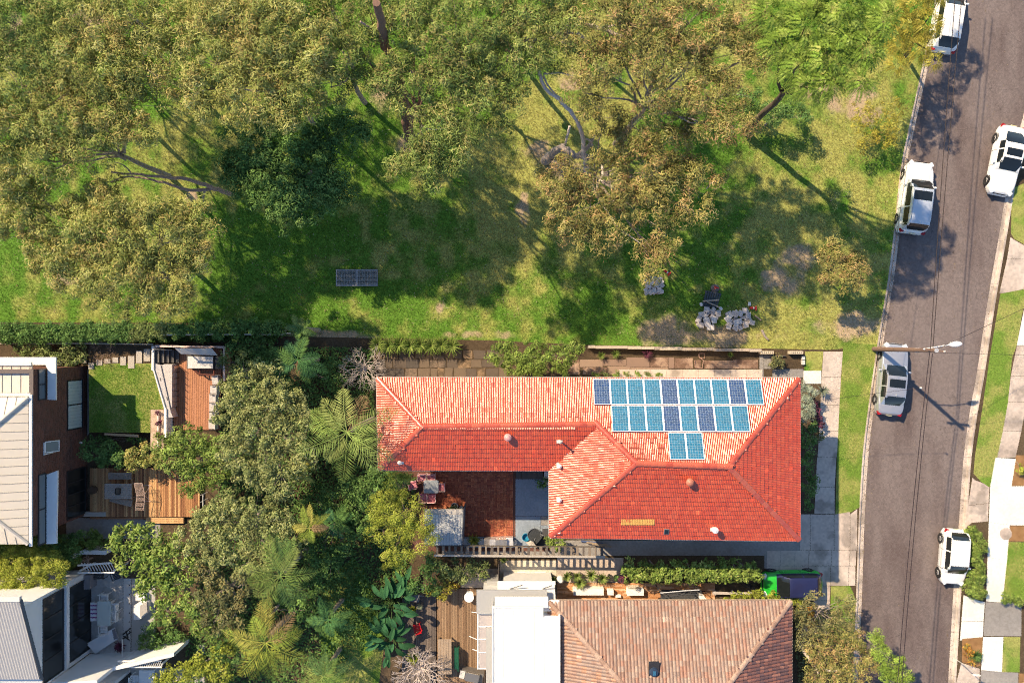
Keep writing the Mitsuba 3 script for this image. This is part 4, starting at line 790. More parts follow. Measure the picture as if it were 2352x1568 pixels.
for x in np.arange(xe - .7, -36, -.56):
    d = min(xe - x, yh - mid); seam([x, yh, ZB], [x, yh - d, ZB + d * rise])
    seam([x, s0_, ZB], [x, s0_ + d, ZB + d * rise])
for q in (A, B2): add('hip_cap', tube([q + [0, 0, .05], apx + [0, 0, .05]], .12, 6), M(.62, .57, .5, .5), rf)
lt = bh + '__porch_roof'
add('porch_roof', slab([(xe, yN), (xe, yh + .25), (-60, yh + .25), (-60, yN)], ZB - .42, ZB - .30), CREAM, bh)
for x in np.arange(xe - .1, -36, -.56): add('roof_seam', tube([[x, yN, ZB - .28], [x, yh + .25, ZB - .28]], .022, 4), M(.40, .37, .32, .5), lt)
for y, z in ((yh + .14, ZB - .16), (yN + .12, ZB - .24)): add('gutter', box((xe - 60) / 2, y, z, 60 + xe + .1, .2, .14), M(.74, .70, .63, .5), bh)
add('gutter', box(xe + .10, (yh + s0_) / 2 , ZB - .08, .16, yh - s0_ + .3, .14), WHITEP, bh); add('gutter', box(xe + .11, (yN + yh) / 2, ZB - .30, .14, yN - yh - .4, .14), DARKM, bh)
# window hood that wraps the north-east corner
zl = 4.84; hood = PP('D1', [(-900, 335), (760, 335), (760, 918), (648, 912), (648, 500), (620, 440), (-900, 440)], zl)
add('window_hood', slab(hood, zl - .14, zl), WHITEP, bh)
h2 = PP('t02', [(322, 132), (395, 105), (388, 608), (318, 610)], zl); add('window_hood', slab(h2, zl - .14, zl), WHITEP, bh)
def ewin(parent, x, y0, y1, z0, z1, bars, pane=GLASS, frame=DARKM, name='window'):
    w = add(name, cat([box(x + .03, y, (z0 + z1) / 2, .08, .07, z1 - z0) for y in np.linspace(y0, y1, bars + 1)] + [box(x + .026, (y0 + y1) / 2, z, .07, abs(y1 - y0), .07) for z in (z0, z1)]), frame, parent)
    ys = np.linspace(y0, y1, bars + 1)
    for a, b in zip(ys, ys[1:]): add('pane', box(x + .012, (a + b) / 2, (z0 + z1) / 2, .02, abs(b - a) - .08, z1 - z0 - .08), pane, w)
    return w
ewin(bh, XW, P('D1', 0, 500, 5.2)[1], P('D1', 0, 910, 5.2)[1], zl + .02, 5.6, 2, M(.13, .15, .16, .12, .7)); ewin(bh, XW, P('t02', 0, 130, 5.2)[1], P('t02', 0, 610, 5.2)[1], zl + .02, 5.6, 2, M(.16, .17, .17, .12, .7))
BLIND = M(.52, .60, .60, .35, .5)
w = ewin(bh, XW, P('D1', 0, 650, 1.6)[1], P('D1', 0, 1310, 1.6)[1], .7, 2.45, 2, BLIND, DARKM, 'curtained_window')
for y in np.linspace(P('D1', 0, 665, 1.6)[1], P('D1', 0, 1300, 1.6)[1], 15): add('curtain_fold', tube([[XW + .03, y, .78], [XW + .03, y + .03, 2.36]], .016, 5), M(.40, .47, .48, .5), w)
w = add('awning_window', cat([box(XW + .04, P('D1', 0, y, 4.4)[1], 4.6, .06, .06, .9) for y in (1490, 1640)] + [box(XW + .04, P('D1', 0, 1565, 4.4)[1], z, .06, .76, .06) for z in (4.15, 5.05)]), WHITEP, bh)
yy = P('D1', 0, 1545, 4.4)[1]; m = cat([box(0, s * .33, 0, .05, .05, .9) for s in (-1, 1)] + [box(0, 0, s * .43, .05, .62, .05) for s in (-1, 1)]); m.apply_transform(trimesh.transformations.rotation_matrix(-.5, [0, 1, 0])); m.apply_translation([XW + .28, yy, 4.6]); add('open_sash', m, WHITEP, w)
m = box(0, 0, 0, .02, .60, .80); m.apply_transform(trimesh.transformations.rotation_matrix(-.5, [0, 1, 0])); m.apply_translation([XW + .28, yy, 4.6]); add('pane', m, M(.2, .22, .23, .12, .7), w)
ewin(bh, XW, P('D3', 0, 330, 1.)[1], P('D3', 0, 990, 1.)[1], .3, 2.5, 4, GLASS, DARKM, 'glass_doors')
add('wall_lamp', box(XW + .06, P('D1', 0, 1500, 1)[1], .9, .12, .12, .14), WHITEP, bh)
add('step', box(XW + .5, P('D3', 0, 985, .4)[1] , .2, 1.9, .3, .4), M(.42, .38, .33, .8), bh)
# ------------------------------------------------------------------ terraced garden, retaining wall, upper deck
ZT = .8
rt = flat(PP('D1', [(1210, 420), (2065, 420), (2085, 520), (2235, 1040), (2052, 1045), (2050, 1362), (1215, 1360)], ZT), ZT)
ground('terrace_fill', slab(PP('D1', [(1210, 150), (2065, 150), (2085, 520), (2235, 1040), (2235, 1362), (1215, 1360)], ZT), -.01, ZT - .006), SOIL)
ground('terrace_lawn', rt, LAWN)
k = tufts('grass', PP('D1', [(1225, 440), (2060, 430), (2075, 520), (2220, 1030), (2045, 1045), (2045, 1355), (1225, 1355)], ZT), 9000, .07, .016, 34, True, label='short dense grass of the small walled lawn beside the brick house'); labels[k]['category'] = 'grass'
scene[k]['to_world'] = T().translate([0, 0, ZT])
ground('garden_path', flat(PP('D1', [(1140, 560), (1215, 480), (1215, 1370), (1140, 1480)]), .004), GREY)
single('planter_edge', slab(PP('D1', [(1420, 1370), (1880, 1392), (1885, 1425), (1425, 1398)], .9), ZT - .02, .9), M(.52, .36, .22, .8), 'long timber edging board at the foot of the small walled lawn', 'edging')
for i, (x0, x1, y0, y1) in enumerate([(1200, 1280, 412, 497), (1312, 1392, 375, 445), (1424, 1502, 360, 420), (1532, 1610, 338, 412), (1640, 1716, 328, 446), (1745, 1830, 318, 487), (1854, 1936, 248, 416), (1960, 2044, 224, 390), (1100, 1178, 370, 420), (985, 1070, 365, 430), (880, 962, 375, 442), (770, 850, 335, 445)]):
    z = ZT if i < 8 else .05
    if i == 0: sp = numbered('stepping_stones'); labels[sp] = {'kind': 'structure'}
    add('paver', slab(PP('D1', [(x0, y0), (x1, y0), (x1, y1), (x0, y1)], z + .05), z - .03, z + .05 + .002 * (i % 3)), M(.44, .40, .34, .85), sp)
wt = 1.0
rwk = thing('retaining_wall', 'white rendered retaining wall bending between the walled lawn and the deck', 'wall')
add('wall', slab(PP('D2', [(180, 170), (215, 170), (212, 530), (392, 1130), (412, 1160), (412, 1600), (372, 1600), (376, 1150), (205, 560), (176, 545)], wt + .12), -.02, wt + .12), M(.84, .83, .80, .7), rwk)
add('bench_top', slab(PP('D2', [(216, 440), (320, 470), (480, 1195), (515, 1290), (414, 1290), (414, 1150), (394, 1120), (216, 530)], wt), -.02, wt), M(.50, .47, .46, .7), rwk)
for x, y in ((320, 690), (425, 995)): add('light_slot', local(box(0, 0, 0, .05, .22, .01), P('D2', x, y, wt + .004), .25), DARKM, rwk)
add('planter', slab(PP('D2', [(330, 470), (380, 455), (503, 460), (500, 1130), (478, 1130)], wt - .1), -.02, wt - .1), M(.53, .49, .46, .75), rwk)
rl = thing('glass_balustrade', 'glass balustrade panels with slim frames along the deck side of the planter', 'balustrade')
ys = [480, 580, 680, 775, 880, 960, 1050, 1130]
for y in ys: p = P('D2', 543 - (y - 480) * .03, y, .9); add('post', box(p[0], p[1], .5, .03, .03, 1.0), DARKM, rl)
for a, b in zip(ys, ys[1:]):
    p, q = P('D2', 543 - (a - 480) * .03, a, .9), P('D2', 543 - (b - 480) * .03, b, .9); add('panel', box((p[0] + q[0]) / 2, (p[1] + q[1]) / 2, .52, .012, abs(p[1] - q[1]) - .06, .8), 'clear_pane', rl)
def bench_seats():
    for i, y in enumerate(ys[:-1]):
        p = P('D2', 521 - (y - 480) * .02, (y + ys[i + 1]) / 2, .5); add('cushion', box(p[0], p[1], .46, px('D2', 42), px('D2', ys[i + 1] - y - 12), .12, 0, .03), M(.66, .64, .63, .8), bs)
bs = thing('bench', 'pale cushioned bench under the glass balustrade of the upper deck', 'bench'); p, q = P('D2', 521, 480, .3), P('D2', 510, 1130, .3); add('base', box((p[0] + q[0]) / 2, (p[1] + q[1]) / 2, .25, px('D2', 44), p[1] - q[1], .3), M(.2, .12, .1, .8), bs); bench_seats()
TIMB = [pmat('red_timber', timber_tex((.36, .155, .085), (.52, .25, .14), False), .65, .3), pmat('red_timber_pale', timber_tex((.36, .15, .075), (.52, .25, .13), False), .65, .3)]
def deck(name, f, x0, x1, y0, y1, pitch, z, mts, seed, vertical=True, skew=0., gap=.018):
    rg = random.Random(seed); k = numbered(name); labels[k] = {'kind': 'structure'}
    a, b = (x0, x1) if vertical else (y0, y1); n = round(abs(b - a) / pitch)
    for i in range(n):
        t0, t1 = a + (b - a) * i / n, a + (b - a) * (i + 1) / n
        q = [(t0, y0), (t1, y0), (t1 + skew, y1), (t0 + skew, y1)] if vertical else [(x0, t0), (x1, t0), (x1, t1), (x0, t1)]
        w = Polygon(PP(f, q, z)).buffer(-gap / 2)
        add('board', slab(list(w.exterior.coords)[:-1], z - .03, z + rg.uniform(-.003, .003)), mts[rg.randrange(len(mts))], k)
    w = PP(f, [(x0, y0), (x1, y0), (x1, y1), (x0, y1)], z); add('frame', slab(w, -.02, z - .04), M(.05, .035, .025, .9), k); return k
deck('upper_deck', 'D2', 545, 1285, 180, 1485, 35, .14, TIMB, 41, skew=-20)
st = thing('garden_steps', 'five dark stone steps at the top of the upper timber deck', 'steps')
for i, x in enumerate((218, 300, 374, 448, 526)):
    z = .92 - .15 * i; add('step', slab(PP('D2', [(x, 232), (x + (82 if i == 0 else 78), 232), (x + (82 if i == 0 else 78), 432), (x, 432)], z), -.01, z), M(.075, .072, .07, .8), st)
    add('nosing', slab(PP('D2', [(x + 68, 232), (x + 76, 232), (x + 76, 432), (x + 68, 432)], z + .004), z - .01, z + .005), M(.2, .19, .18, .6), st)
add('handrail', tube([P('D2', 220, 222, 1.6), P('D2', 495, 230, 1.1)], .03, 6), M(.25, .24, .23, .5), st)
TW = M(.50, .25, .19, .75)
pf = thing('timber_screen', 'low red timber screen wall round the top corner of the upper deck', 'fence')
for i, (a, b) in enumerate([((250, 172), (1335, 190)), ((1318, 190), (1318, 700))]):
    p, q = P('D2', *a, 1.5), P('D2', *b, 1.5); c = (p + q) / 2; L = np.linalg.norm(q - p); rot = math.atan2(q[1] - p[1], q[0] - p[0])
    add('cap', local(box(0, 0, 1.5, L + .14, .14, .05), [c[0], c[1], 0], rot), M(.68, .50, .44, .7), pf)
    for j in range(6): add('slat', local(box(0, 0, .2 + j * .22, L, .04, .19), [c[0], c[1], 0], rot), TW, pf)
    for t in np.linspace(0, 1, 5): s = p + (q - p) * t; add('post', box(s[0] - .04 * i, s[1] - .04, .72, .09, .09, 1.46), TW, pf)
bq = thing('kitchen_bench', 'outdoor kitchen bench with pale concrete worktop on the upper deck', 'bench')
add('worktop', slab(PP('D2', [(748, 332), (1144, 336), (1144, 520), (748, 520)], .95), .90, .95), M(.60, .58, .56, .5), bq); add('frame', slab(PP('D2', [(730, 305), (1158, 310), (1158, 532), (730, 530)], .89), .1, .888), M(.06, .055, .05, .6), bq); add('side_unit', slab(PP('D2', [(1162, 330), (1285, 330), (1285, 530), (1162, 530)], .8), .1, .8), M(.055, .055, .055, .5), bq)
aw = thing('awning', 'pale slanted awning sheet above the outdoor kitchen bench', 'awning')
a4 = [P('D2', 545, 205, 2.3), P('D2', 1125, 212, 2.3), P('D2', 1215, 318, 1.9), P('D2', 640, 294, 1.9)]; v = np.vstack([a4, np.array(a4) - [0, 0, .05]])
add('sheet', trimesh.convex.convex_hull(v), M(.62, .60, .58, .6), aw)
for q in (a4[0], a4[1]): add('post', cyl(q[0], q[1] + .03, .1, 2.28, .04), DARKM, aw)
tf = thing('folding_table', 'brown timber frame table standing in front of the kitchen bench', 'table')
q = [P('D2', 945, 535, .7), P('D2', 1160, 540, .7), P('D2', 1160, 625, .7), P('D2', 935, 615, .7), P('D2', 830, 530, .7)]
for a, b in ((0, 3), (3, 2), (3, 4), (2, 1), (0, 1)): add('rail', tube([q[a], q[b]], .05, 4), M(.17, .06, .045, .6), tf)
for i in (1, 2, 3, 4): add('leg', cyl(q[i][0], q[i][1], .14, .7, .03), M(.17, .06, .045, .6), tf)
CH = M(.50, .47, .46, .75)
ordn = ['top', 'second', 'third', 'fourth', 'fifth', 'lowest']
for i, (x, y, rot) in enumerate([(1200, 700, .15), (1172, 860, 0), (1158, 985, 0), (1160, 1130, 0), (1160, 1270, 0), (1148, 1400, 0)]):
    p = P('D2', x, y, .5); k = thing('deck_chair', f'grey folding chair on the upper deck, {ordn[i]} of the row of six', 'chair', 'grey chairs along the upper deck')
    L = lambda m: local(m, [p[0], p[1], 0], rot)
    add('seat', L(box(0, 0, .5, .62, .56, .05, 0, .02)), CH, k); add('backrest', L(local(box(0, 0, 0, .05, .54, .6), [.32, 0, .80], 0)), CH, k)
    for s in (-1, 1):
        add('armrest', L(box(0, s * .31, .68, .5, .05, .04)), M(.09, .08, .08, .6), k)
        for xx in (-.26, .26): add('leg', L(box(xx, s * .26, .31, .04, .04, .36)), DARKM, k)
# ------------------------------------------------------------------ lower deck with slatted furniture
TD = [pmat('warm_timber', timber_tex((.34, .165, .07), (.52, .27, .12), False), .6, .35), pmat('warm_timber_dark', timber_tex((.19, .085, .04), (.34, .15, .065), False), .6, .35), pmat('warm_timber_pale', timber_tex((.50, .29, .13), (.66, .40, .19), False), .6, .35)]
ZD = .35
deck('lower_deck', 'D3', 495, 2062, 325, 1022, 25.5, ZD, TD, 42)
fk = numbered('deck_step'); labels[fk] = {'kind': 'structure'}
add('fascia', slab(PP('D3', [(495, 1026), (1290, 1026), (1290, 1050), (495, 1050)], ZD - .05), 0, ZD - .05), TD[1], fk)
for i in range(3): add('board', slab(PP('D3', [(1285 + 12 * i, 1026 + i * 30), (1830, 1026 + i * 30), (1830, 1053 + i * 30), (1285 + 12 * i, 1053 + i * 30)], ZD - .12), 0.05, ZD - .12), TD[2], fk)
ground('paved_yard', flat(PP('D3', [(160, 1030), (1240, 1050), (1500, 1120), (1500, 1330), (160, 1330)]), .004), GREY)
SL = M(.33, .29, .25, .85); SLD = M(.20, .17, .145, .85)
def slatted(name, label, cat_, f, pts, z, n, mat, along=True, legs=True):
    """slatted top over the quadrilateral pts on the sheet, at height z"""
    k = thing(name, label, cat_); a, b, c, d = [P(f, *q, z) for q in pts]
    for i in range(n):
        t0, t1 = (i + .12) / n, (i + .88) / n
        q = [a + (d - a) * t0, b + (c - b) * t0, b + (c - b) * t1, a + (d - a) * t1]; add('slat', slab([x[:2] for x in q], z - .025, z), mat, k)
    for t in (.12, .5, .88):
        p, q = a + (b - a) * t, d + (c - d) * t; add('cross_rail', tube([p - [0, 0, .05], q - [0, 0, .05]], .03, 4), SLD, k)
    if legs:
        ce = (a + b + c + d) / 4
        for q in (a, b, c, d): s = q + (ce - q) * .08; add('leg', box(s[0], s[1], (ZD + z) / 2 - .03, .06, .06, z - ZD - .05), SLD, k)
    return k
slatted('bench', 'weathered slatted bench above the table on the lower deck', 'bench', 'D3', [(757, 388), (1088, 388), (1088, 486), (757, 486)], ZD + .45, 6, SL)
tk = slatted('table', 'weathered slatted timber table with dark centre box on the lower deck', 'table', 'D3', [(705, 546), (1092, 546), (1092, 765), (705, 765)], ZD + .75, 22, M(.40, .36, .32, .85))
slatted('bench', 'weathered slatted bench pushed askew below the table on the lower deck', 'bench', 'D3', [(795, 762), (1108, 782), (1082, 880), (768, 798)], ZD + .45, 6, SL)
p = P('D3', 898, 655, ZD + .8); bk = thing('herb_box', 'dark square planter box standing on the slatted table', 'planter'); add('box', cat([box(p[0] + dx, p[1] + dy, ZD + .82, sx, sy, .14) for dx, dy, sx, sy in ((-.15, 0, .03, .40), (.15, 0, .03, .40), (0, .19, .27, .03), (0, -.19, .27, .03))]), M(.05, .04, .035, .7), bk); add('contents', box(p[0], p[1], ZD + .80, .26, .34, .06), M(.14, .11, .08, .9), bk)
rk = thing('clothes_airer', 'folding pink-white wire clothes airer beside the slatted table', 'clothes airer'); RW = M(.66, .50, .44, .4)
A_ = [P('D3', 1128, 545, ZD + .95), P('D3', 1245, 545, ZD + .95), P('D3', 1282, 715, ZD + .95), P('D3', 1165, 715, ZD + .95)]; B_ = [A_[3], A_[2], P('D3', 1265, 925, ZD + .85), P('D3', 1148, 925, ZD + .85)]
for q in (A_, B_):
    add('wing_frame', tube([q[0], q[1], q[2], q[3], q[0]], .016, 5), RW, rk)
    for t in np.linspace(.08, .92, 11): add('rod', tube([q[0] + (q[3] - q[0]) * t, q[1] + (q[2] - q[1]) * t], .009, 4), RW, rk)
for a, b in (((1240, 590), (1170, 700)), ((1280, 700), (1365, 570)), ((1165, 720), (1240, 790)), ((1285, 720), (1365, 795))): add('leg', tube([P('D3', *a, ZD + .9), P('D3', *b, ZD + .02)], .014, 5), RW, rk)
for a, b in (((1260, 565), (1368, 568)), ((1260, 797), (1368, 797)), ((1330, 568), (1330, 797))): add('foot_bar', tube([P('D3', *a, ZD + .03), P('D3', *b, ZD + .03)], .013, 5), RW, rk)
br = thing('barrel', 'dark half barrel standing by the glass doors of the brick house', 'barrel'); p = P('D3', 560, 430, .4)
rl2 = thing('deck_railing', 'thin white railing at the right end of the lower deck', 'railing')
for y in (705, 800, 905): p = P('D3', 2095, y, 1.); add('post', cyl(p[0], p[1], 0, 1.2, .02), WHITEP, rl2)
add('rail', tube([P('D3', 2110, 705, 1.2), P('D3', 2110, 905, 1.2)], .025, 6), WHITEP, rl2)
add('tub', lathe([(.20, ZD), (.27, ZD + .25), (.25, ZD + .5), (.22, ZD + .5), (.22, ZD + .44), (.001, ZD + .44)], P('D3', 530, 640, .7)[0], P('D3', 530, 640, .7)[1], 0, 18), M(.10, .06, .035, .7), br)
for z in (.12, .38): add('hoop', lathe([(.262, ZD + z - .02), (.275, ZD + z), (.262, ZD + z + .02)], P('D3', 530, 640, .7)[0], P('D3', 530, 640, .7)[1], 0, 18), M(.05, .05, .05, .5), br)
# fence of the park along the left gardens
fe = thing('boundary_fence', 'weathered timber rail fence between hedge and left gardens', 'fence')
for a, b in (((-60, 150), (370, 152)), ((370, 152), (1000, 146)), ((1000, 146), (2090, 158))):
    p, q = P('D1', *a, 1.5), P('D1', *b, 1.5); c = (p + q) / 2; add('rail', local(box(0, 0, 1.5, np.linalg.norm(q - p), .07, .06), [c[0], c[1], 0], math.atan2(q[1] - p[1], q[0] - p[0])), M(.42, .36, .28, .85), fe)
    for t in np.linspace(.02, .98, int(np.linalg.norm(q - p) / .2)): s = p + (q - p) * t; add('paling', box(s[0], s[1] - .05, .72, .15, .02, 1.46), M(.17, .14, .11, .9), fe)
f2 = thing('boundary_fence', 'thin white topped fence continuing right of the hedge to the palms', 'fence'); p, q = P('g', 352, 769, 1.5), P('g', 652, 767.5, 1.5)
add('top_rail', tube([p, q], .05, 6), M(.72, .70, .66, .6), f2); add('panel', local(box(0, 0, .74, np.linalg.norm(q - p), .04, 1.4), [(p[0] + q[0]) / 2, (p[1] + q[1]) / 2, 0], math.atan2(q[1] - p[1], q[0] - p[0])), M(.10, .09, .08, .9), f2)
for t in np.linspace(0, 1, 6): s = p + (q - p) * t; add('post', cyl(s[0], s[1] + .08, 0, 1.55, .05), M(.5, .48, .44, .7), f2)
cp = P('D1', 2130, 1350, ZT)
ground('pale_gravel', flat(PP('D1', [(2055, 1050), (2232, 1050), (2232, 1600), (2052, 1600)], ZT), ZT + .002), pmat('gravel', lambda p, n, u: mixc((.40, .27, .19), (.66, .53, .42), F(p.x * 5, p.y * 5, 1., 4)), .9, .2))
single('white_rail', box(P('D1', 2157, 0, ZT + .1)[0], P('D1', 0, 1310, ZT)[1], ZT + .12, .06, px('D1', 500), .1), WHITEP, 'narrow white edging rail in the gravel strip behind the retaining wall', 'rail')
# ------------------------------------------------------------------ white terrace house, lower left
wh = thing('house', 'white rendered house with corrugated roof and tall black-framed glazing, bottom left', 'house')
XG = P('g', 208, 1400, 0)[0]; WR = M(.70, .70, .69, .75); WG = M(.60, .60, .585, .75)
yT, yB = P('g', 0, 1308, 0)[1], P('g', 0, 1487, 0)[1]; zN, zS = 7.7, 5.75
yn, ys_ = yT + .15, P('D4', 0, 896, 5.7)[1] - 3
# walls as butted blocks: piers, slab edge, upper wall, all behind the glazing plane
def blk(y0, y1, z0, z1, x0=-45., x1=XG, mat=WR, nm='wall'): add(nm, box((x0 + x1) / 2, (y0 + y1) / 2, (z0 + z1) / 2, x1 - x0, abs(y1 - y0), z1 - z0), mat, wh)
add('wall', trimesh.convex.convex_hull([(x, y, z) for x in (-45., XG) for y, z in ((yT, -.02), (yB - .3, -.02), (yT, zN - .35), (yB - .3, 5.2))]), WR, wh)
add('slab_edge', box(XG + .09, (yT + yB) / 2, 3.05, .18, yT - yB + .3, .34), WR, wh)
ewin(wh, XG, yT - .45, yB + .05, .05, 2.8, 4, GLASS, DARKM, 'ground_floor_glazing'); ewin(wh, XG, yT - .25, yB - .1, 3.32, 5.5, 4, GLASS, DARKM, 'upper_glazing')
xr = lambda t: P('D4', 128 + 137 * t, 365 + 505 * t, zN + (zS - zN) * t)
r0, r1 = xr(0), xr(1); e0 = np.array([r0[0], r0[1], zN]); e1 = np.array([r1[0], r1[1], zS]); W0 = np.array([-50, r0[1], zN]); W1 = np.array([-50, r1[1], zS])
rr_ = wh + '__roof'
add('roof', trimesh.convex.convex_hull(np.vstack([e0, e1, W0, W1, e0 - [0, 0, .1], e1 - [0, 0, .1], W0 - [0, 0, .1], W1 - [0, 0, .1]])), M(.40, .395, .39, .7), wh)
xs = np.arange(-45, max(e0[0], e1[0]) + .02, .085); prof = .03 * (np.cos(np.arange(len(xs)) * np.pi) * .5 + .5)
tr_ = lambda x: np.clip((x - e0[0]) / (e1[0] - e0[0]), 0, 1) if e1[0] > e0[0] else 0 * x
v0 = np.c_[xs, e0[1] + (e1[1] - e0[1]) * tr_(xs), zN + (zS - zN) * tr_(xs) + prof + .01]; v1 = np.c_[xs, np.full(len(xs), e1[1]), zS + prof + .01]
add('corrugated_sheet', strip(v0, v1), M(.42, .415, .41, .65, .3), rr_)
add('fascia', tube([e0 + [.03, .1, -.05], e1 + [.03, 0, -.05]], .12, 4), M(.10, .10, .10, .5), wh); add('parapet', box((e0[0] - 50) / 2, e0[1] + .16, zN + .0, 50 + e0[0] + .1, .3, .22), M(.66, .62, .57, .7), wh)
ground('terrace', flat(PP('D4', [(588, 175), (800, 175), (800, 700), (588, 700)]), .004), pmat('terrace_stone', lambda p, n, u: mixc((.38, .37, .35), (.52, .50, .47), F(p.x * .8, p.y * .8, 2., 4)) * (.85 + .3 * F(p.x * 9, p.y * 9, 1., 2)), .8, .3))
ground('terrace_edge', flat(PP('D4', [(802, 215), (852, 215), (850, 690), (802, 690)]), .006), M(.55, .54, .52, .8)); ground('terrace', flat(PP('D4', [(855, 215), (1010, 215), (1010, 640), (855, 690)]), .003), M(.42, .41, .39, .8))
slk = thing('step_lights', 'row of small dark step lights in the white terrace edge', 'lights')
for i in range(7): p = P('D4', 843, 258 + i * 60, .01); add('step_light', box(p[0], p[1], .03, .05, .07, .05), DARKM, slk)
# white party wall, louvred screens
def wallrun(name, label, f, a, b, z, w=.22, mat=WR, capm=None):
    p, q = P(f, *a, z), P(f, *b, z); c = (p + q) / 2; L = np.linalg.norm(q - p); rot = math.atan2(q[1] - p[1], q[0] - p[0]); k = thing(name, label, 'wall')
    add('wall', local(box(0, 0, z / 2, L, w, z), [c[0], c[1], 0], rot), mat, k); add('cap', local(box(0, 0, z + .02, L + .04, w + .06, .04), [c[0], c[1], 0], rot), capm or mat, k); return k
pw_ = thing('party_wall', 'tall white wall stepping down between the two white terraces', 'wall')
b0, b1, b2 = P('D4', 585, 705, 0), P('D4', 862, 688, 0), P('D4', 1238, 600, 0)
add('wall', slab([b0[:2] + [0, 0], b1[:2], b1[:2] - [0, .25], b0[:2] - [0, .25]], -.02, 4.6), WR, pw_); add('wall', slab([b1[:2] + [.003, 0], b2[:2], b2[:2] - [0, .25], b1[:2] - [-.003, .25]], -.02, 2.6), WR, pw_)
lv = thing('louvred_screen', 'white louvred pergola strip at the foot of the lower terrace', 'louvres')
for i in range(22): add('slat', local(box(0, 0, 0, .03, .38, .05), P('D4', 785 + i * 12.5, 768, 2.3), .4), WHITEP, lv)
for y in (752, 792): add('beam', tube([P('D4', 765, y, 2.36), P('D4', 1052, y, 2.36)], .05, 4), WHITEP, lv)
for x in (765, 1052): p = P('D4', x, 772, 2.3); add('post', box(p[0], p[1] - .02, 1.13, .1, .1, 2.3), WHITEP, lv)
l2 = thing('louvred_screen', 'white louvred fence along the top of the upper terrace', 'louvres')
for i in range(11): add('slat', local(box(0, 0, 0, .035, .62, .05), P('D4', 545 + i * 19, 140, 1.9), .5), WHITEP, l2)
for y in (112, 178): add('beam', tube([P('D4', 505, y + (18 if y < 150 else 0), 1.96), P('D4', 745, y, 1.96)], .06, 4), WHITEP, l2)
for x in (520, 740): p = P('D4', x, 165, 1.9); add('post', box(p[0], p[1], .93, .1, .1, 1.9), WHITEP, l2)
wallrun('garden_wall', 'white garden wall above the louvred fence of the upper terrace', 'D4', (458, 78), (545, 42), 1.2); wallrun('garden_wall', 'short white wall end behind the leaning branches', 'D4', (548, 44), (692, 47), 1.2)
u2 = thing('house', 'lower white terrace house with black window frames at the bottom edge', 'house')
x2 = P('D4', 850, 896, 0)[0]; y2 = P('D4', 0, 792, 0)[1]
add('wall', box((x2 - 34) / 2, y2 - 3.1, 2.2, x2 + 34, 6., 4.4), WR, u2); ewin(u2, x2, y2 - .35, y2 - 3.6, .05, 2.7, 2, GLASS, DARKM, 'glazing')
ground('terrace', flat(PP('D4', [(852, 798), (1250, 798), (1290, 640), (1330, 640), (1330, 1000), (852, 1000)]), .0045), M(.45, .44, .42, .8))
# terrace furniture
WF = M(.78, .78, .76, .5)
def table(label, f, x0, y0, x1, y1, z, mat, leg=WF, name='table'):
    k = thing(name, label, 'table'); q = PP(f, [(x0, y0), (x1, y0), (x1, y1), (x0, y1)], z); add('tabletop', slab(q, z - .05, z), mat, k); c = q.mean(0)
    for p in q: s = p + (c - p) * .1; add('leg', box(s[0], s[1], (z - .05) / 2, .06, .06, z - .052), leg, k)
    return k
table('long pale grey-green table in the middle of the white terrace', 'D4', 632, 364, 721, 522, .75, M(.52, .57, .53, .35))
def armchair(label, f, x, y, rot, mat=WF, w=.56, group=None, name='terrace_chair'):
    p = P(f, x, y, .45); k = thing(name, label, 'chair', group); L = lambda m: local(m, [p[0], p[1], 0], rot)
    for i in range(5): add('seat_slat', L(box(-.2 + i * .1, 0, .43, .08, w - .06, .025)), mat, k)
    for i in range(4): add('back_slat', L(box(-.29, -w / 2 + .1 + i * (w - .2) / 3, .66, .025, .07, .42)), mat, k)
    add('back_rail', L(box(-.29, 0, .89, .035, w, .05)), mat, k)
    for s in (-1, 1):
        add('armrest', L(box(-.03, s * (w / 2 - .02), .64, .5, .05, .03)), mat, k)
        for xx in (-.27, .22): add('leg', L(box(xx, s * (w / 2 - .02), .31, .04, .04, .62)), mat, k)
    return k
armchair('white slatted chair at the top end of the grey-green table', 'D4', 682, 340, -math.pi / 2); armchair('white slatted chair on the right of the grey-green table, upper one', 'D4', 745, 400, math.pi); armchair('white slatted chair on the right of the grey-green table, lower one', 'D4', 745, 462, math.pi)
armchair('white sunlit chair at the lower end of the grey-green table', 'D4', 676, 545, math.pi / 2)
bn = thing('bench', 'white bench with purple striped towels left of the grey-green table', 'bench'); q = PP('D4', [(587, 372), (629, 372), (629, 492), (587, 492)], .46); add('seat', slab(q, .40, .46), WF, bn)
for p in q: s = p + (q.mean(0) - p) * .15; add('leg', box(s[0], s[1], .2, .06, .06, .395), WF, bn)
for i in range(8):
    y = 388 + i * 13; add('stripe', slab(PP('D4', [(588, y), (630, y), (630, y + 6.5), (588, y + 6.5)], .48), .461, .48), M(.25, .035, .22, .9) if i % 2 == 0 else M(.8, .78, .78, .9), bn)
sl = thing('sun_lounger', 'white sun lounger lying diagonally on the white terrace', 'sun lounger'); q = [P('D4', *a, .4) for a in ((562, 640), (742, 536), (768, 608), (620, 704))]
add('mattress', slab([a[:2] for a in q], .30, .40), M(.66, .68, .70, .7), sl); add('head_section', trimesh.convex.convex_hull(np.array([P('D4', 728, 552, .42), P('D4', 748, 540, .6), P('D4', 770, 604, .6), P('D4', 742, 612, .42), P('D4', 728, 552, .36), P('D4', 742, 612, .36)])), M(.22, .22, .24, .6), sl)
for a in q: s = a + (sum(q) / 4 - a) * .14; add('leg', box(s[0], s[1], .15, .05, .05, .298), M(.5, .5, .5, .5), sl)
single('cabinet', box(*P('D4', 580, 226, .4)[:2], .45, px('D4', 60), px('D4', 90), .9, 0, .03), M(.22, .21, .22, .7), 'grey storage cabinet at the top of the white terrace', 'cabinet')
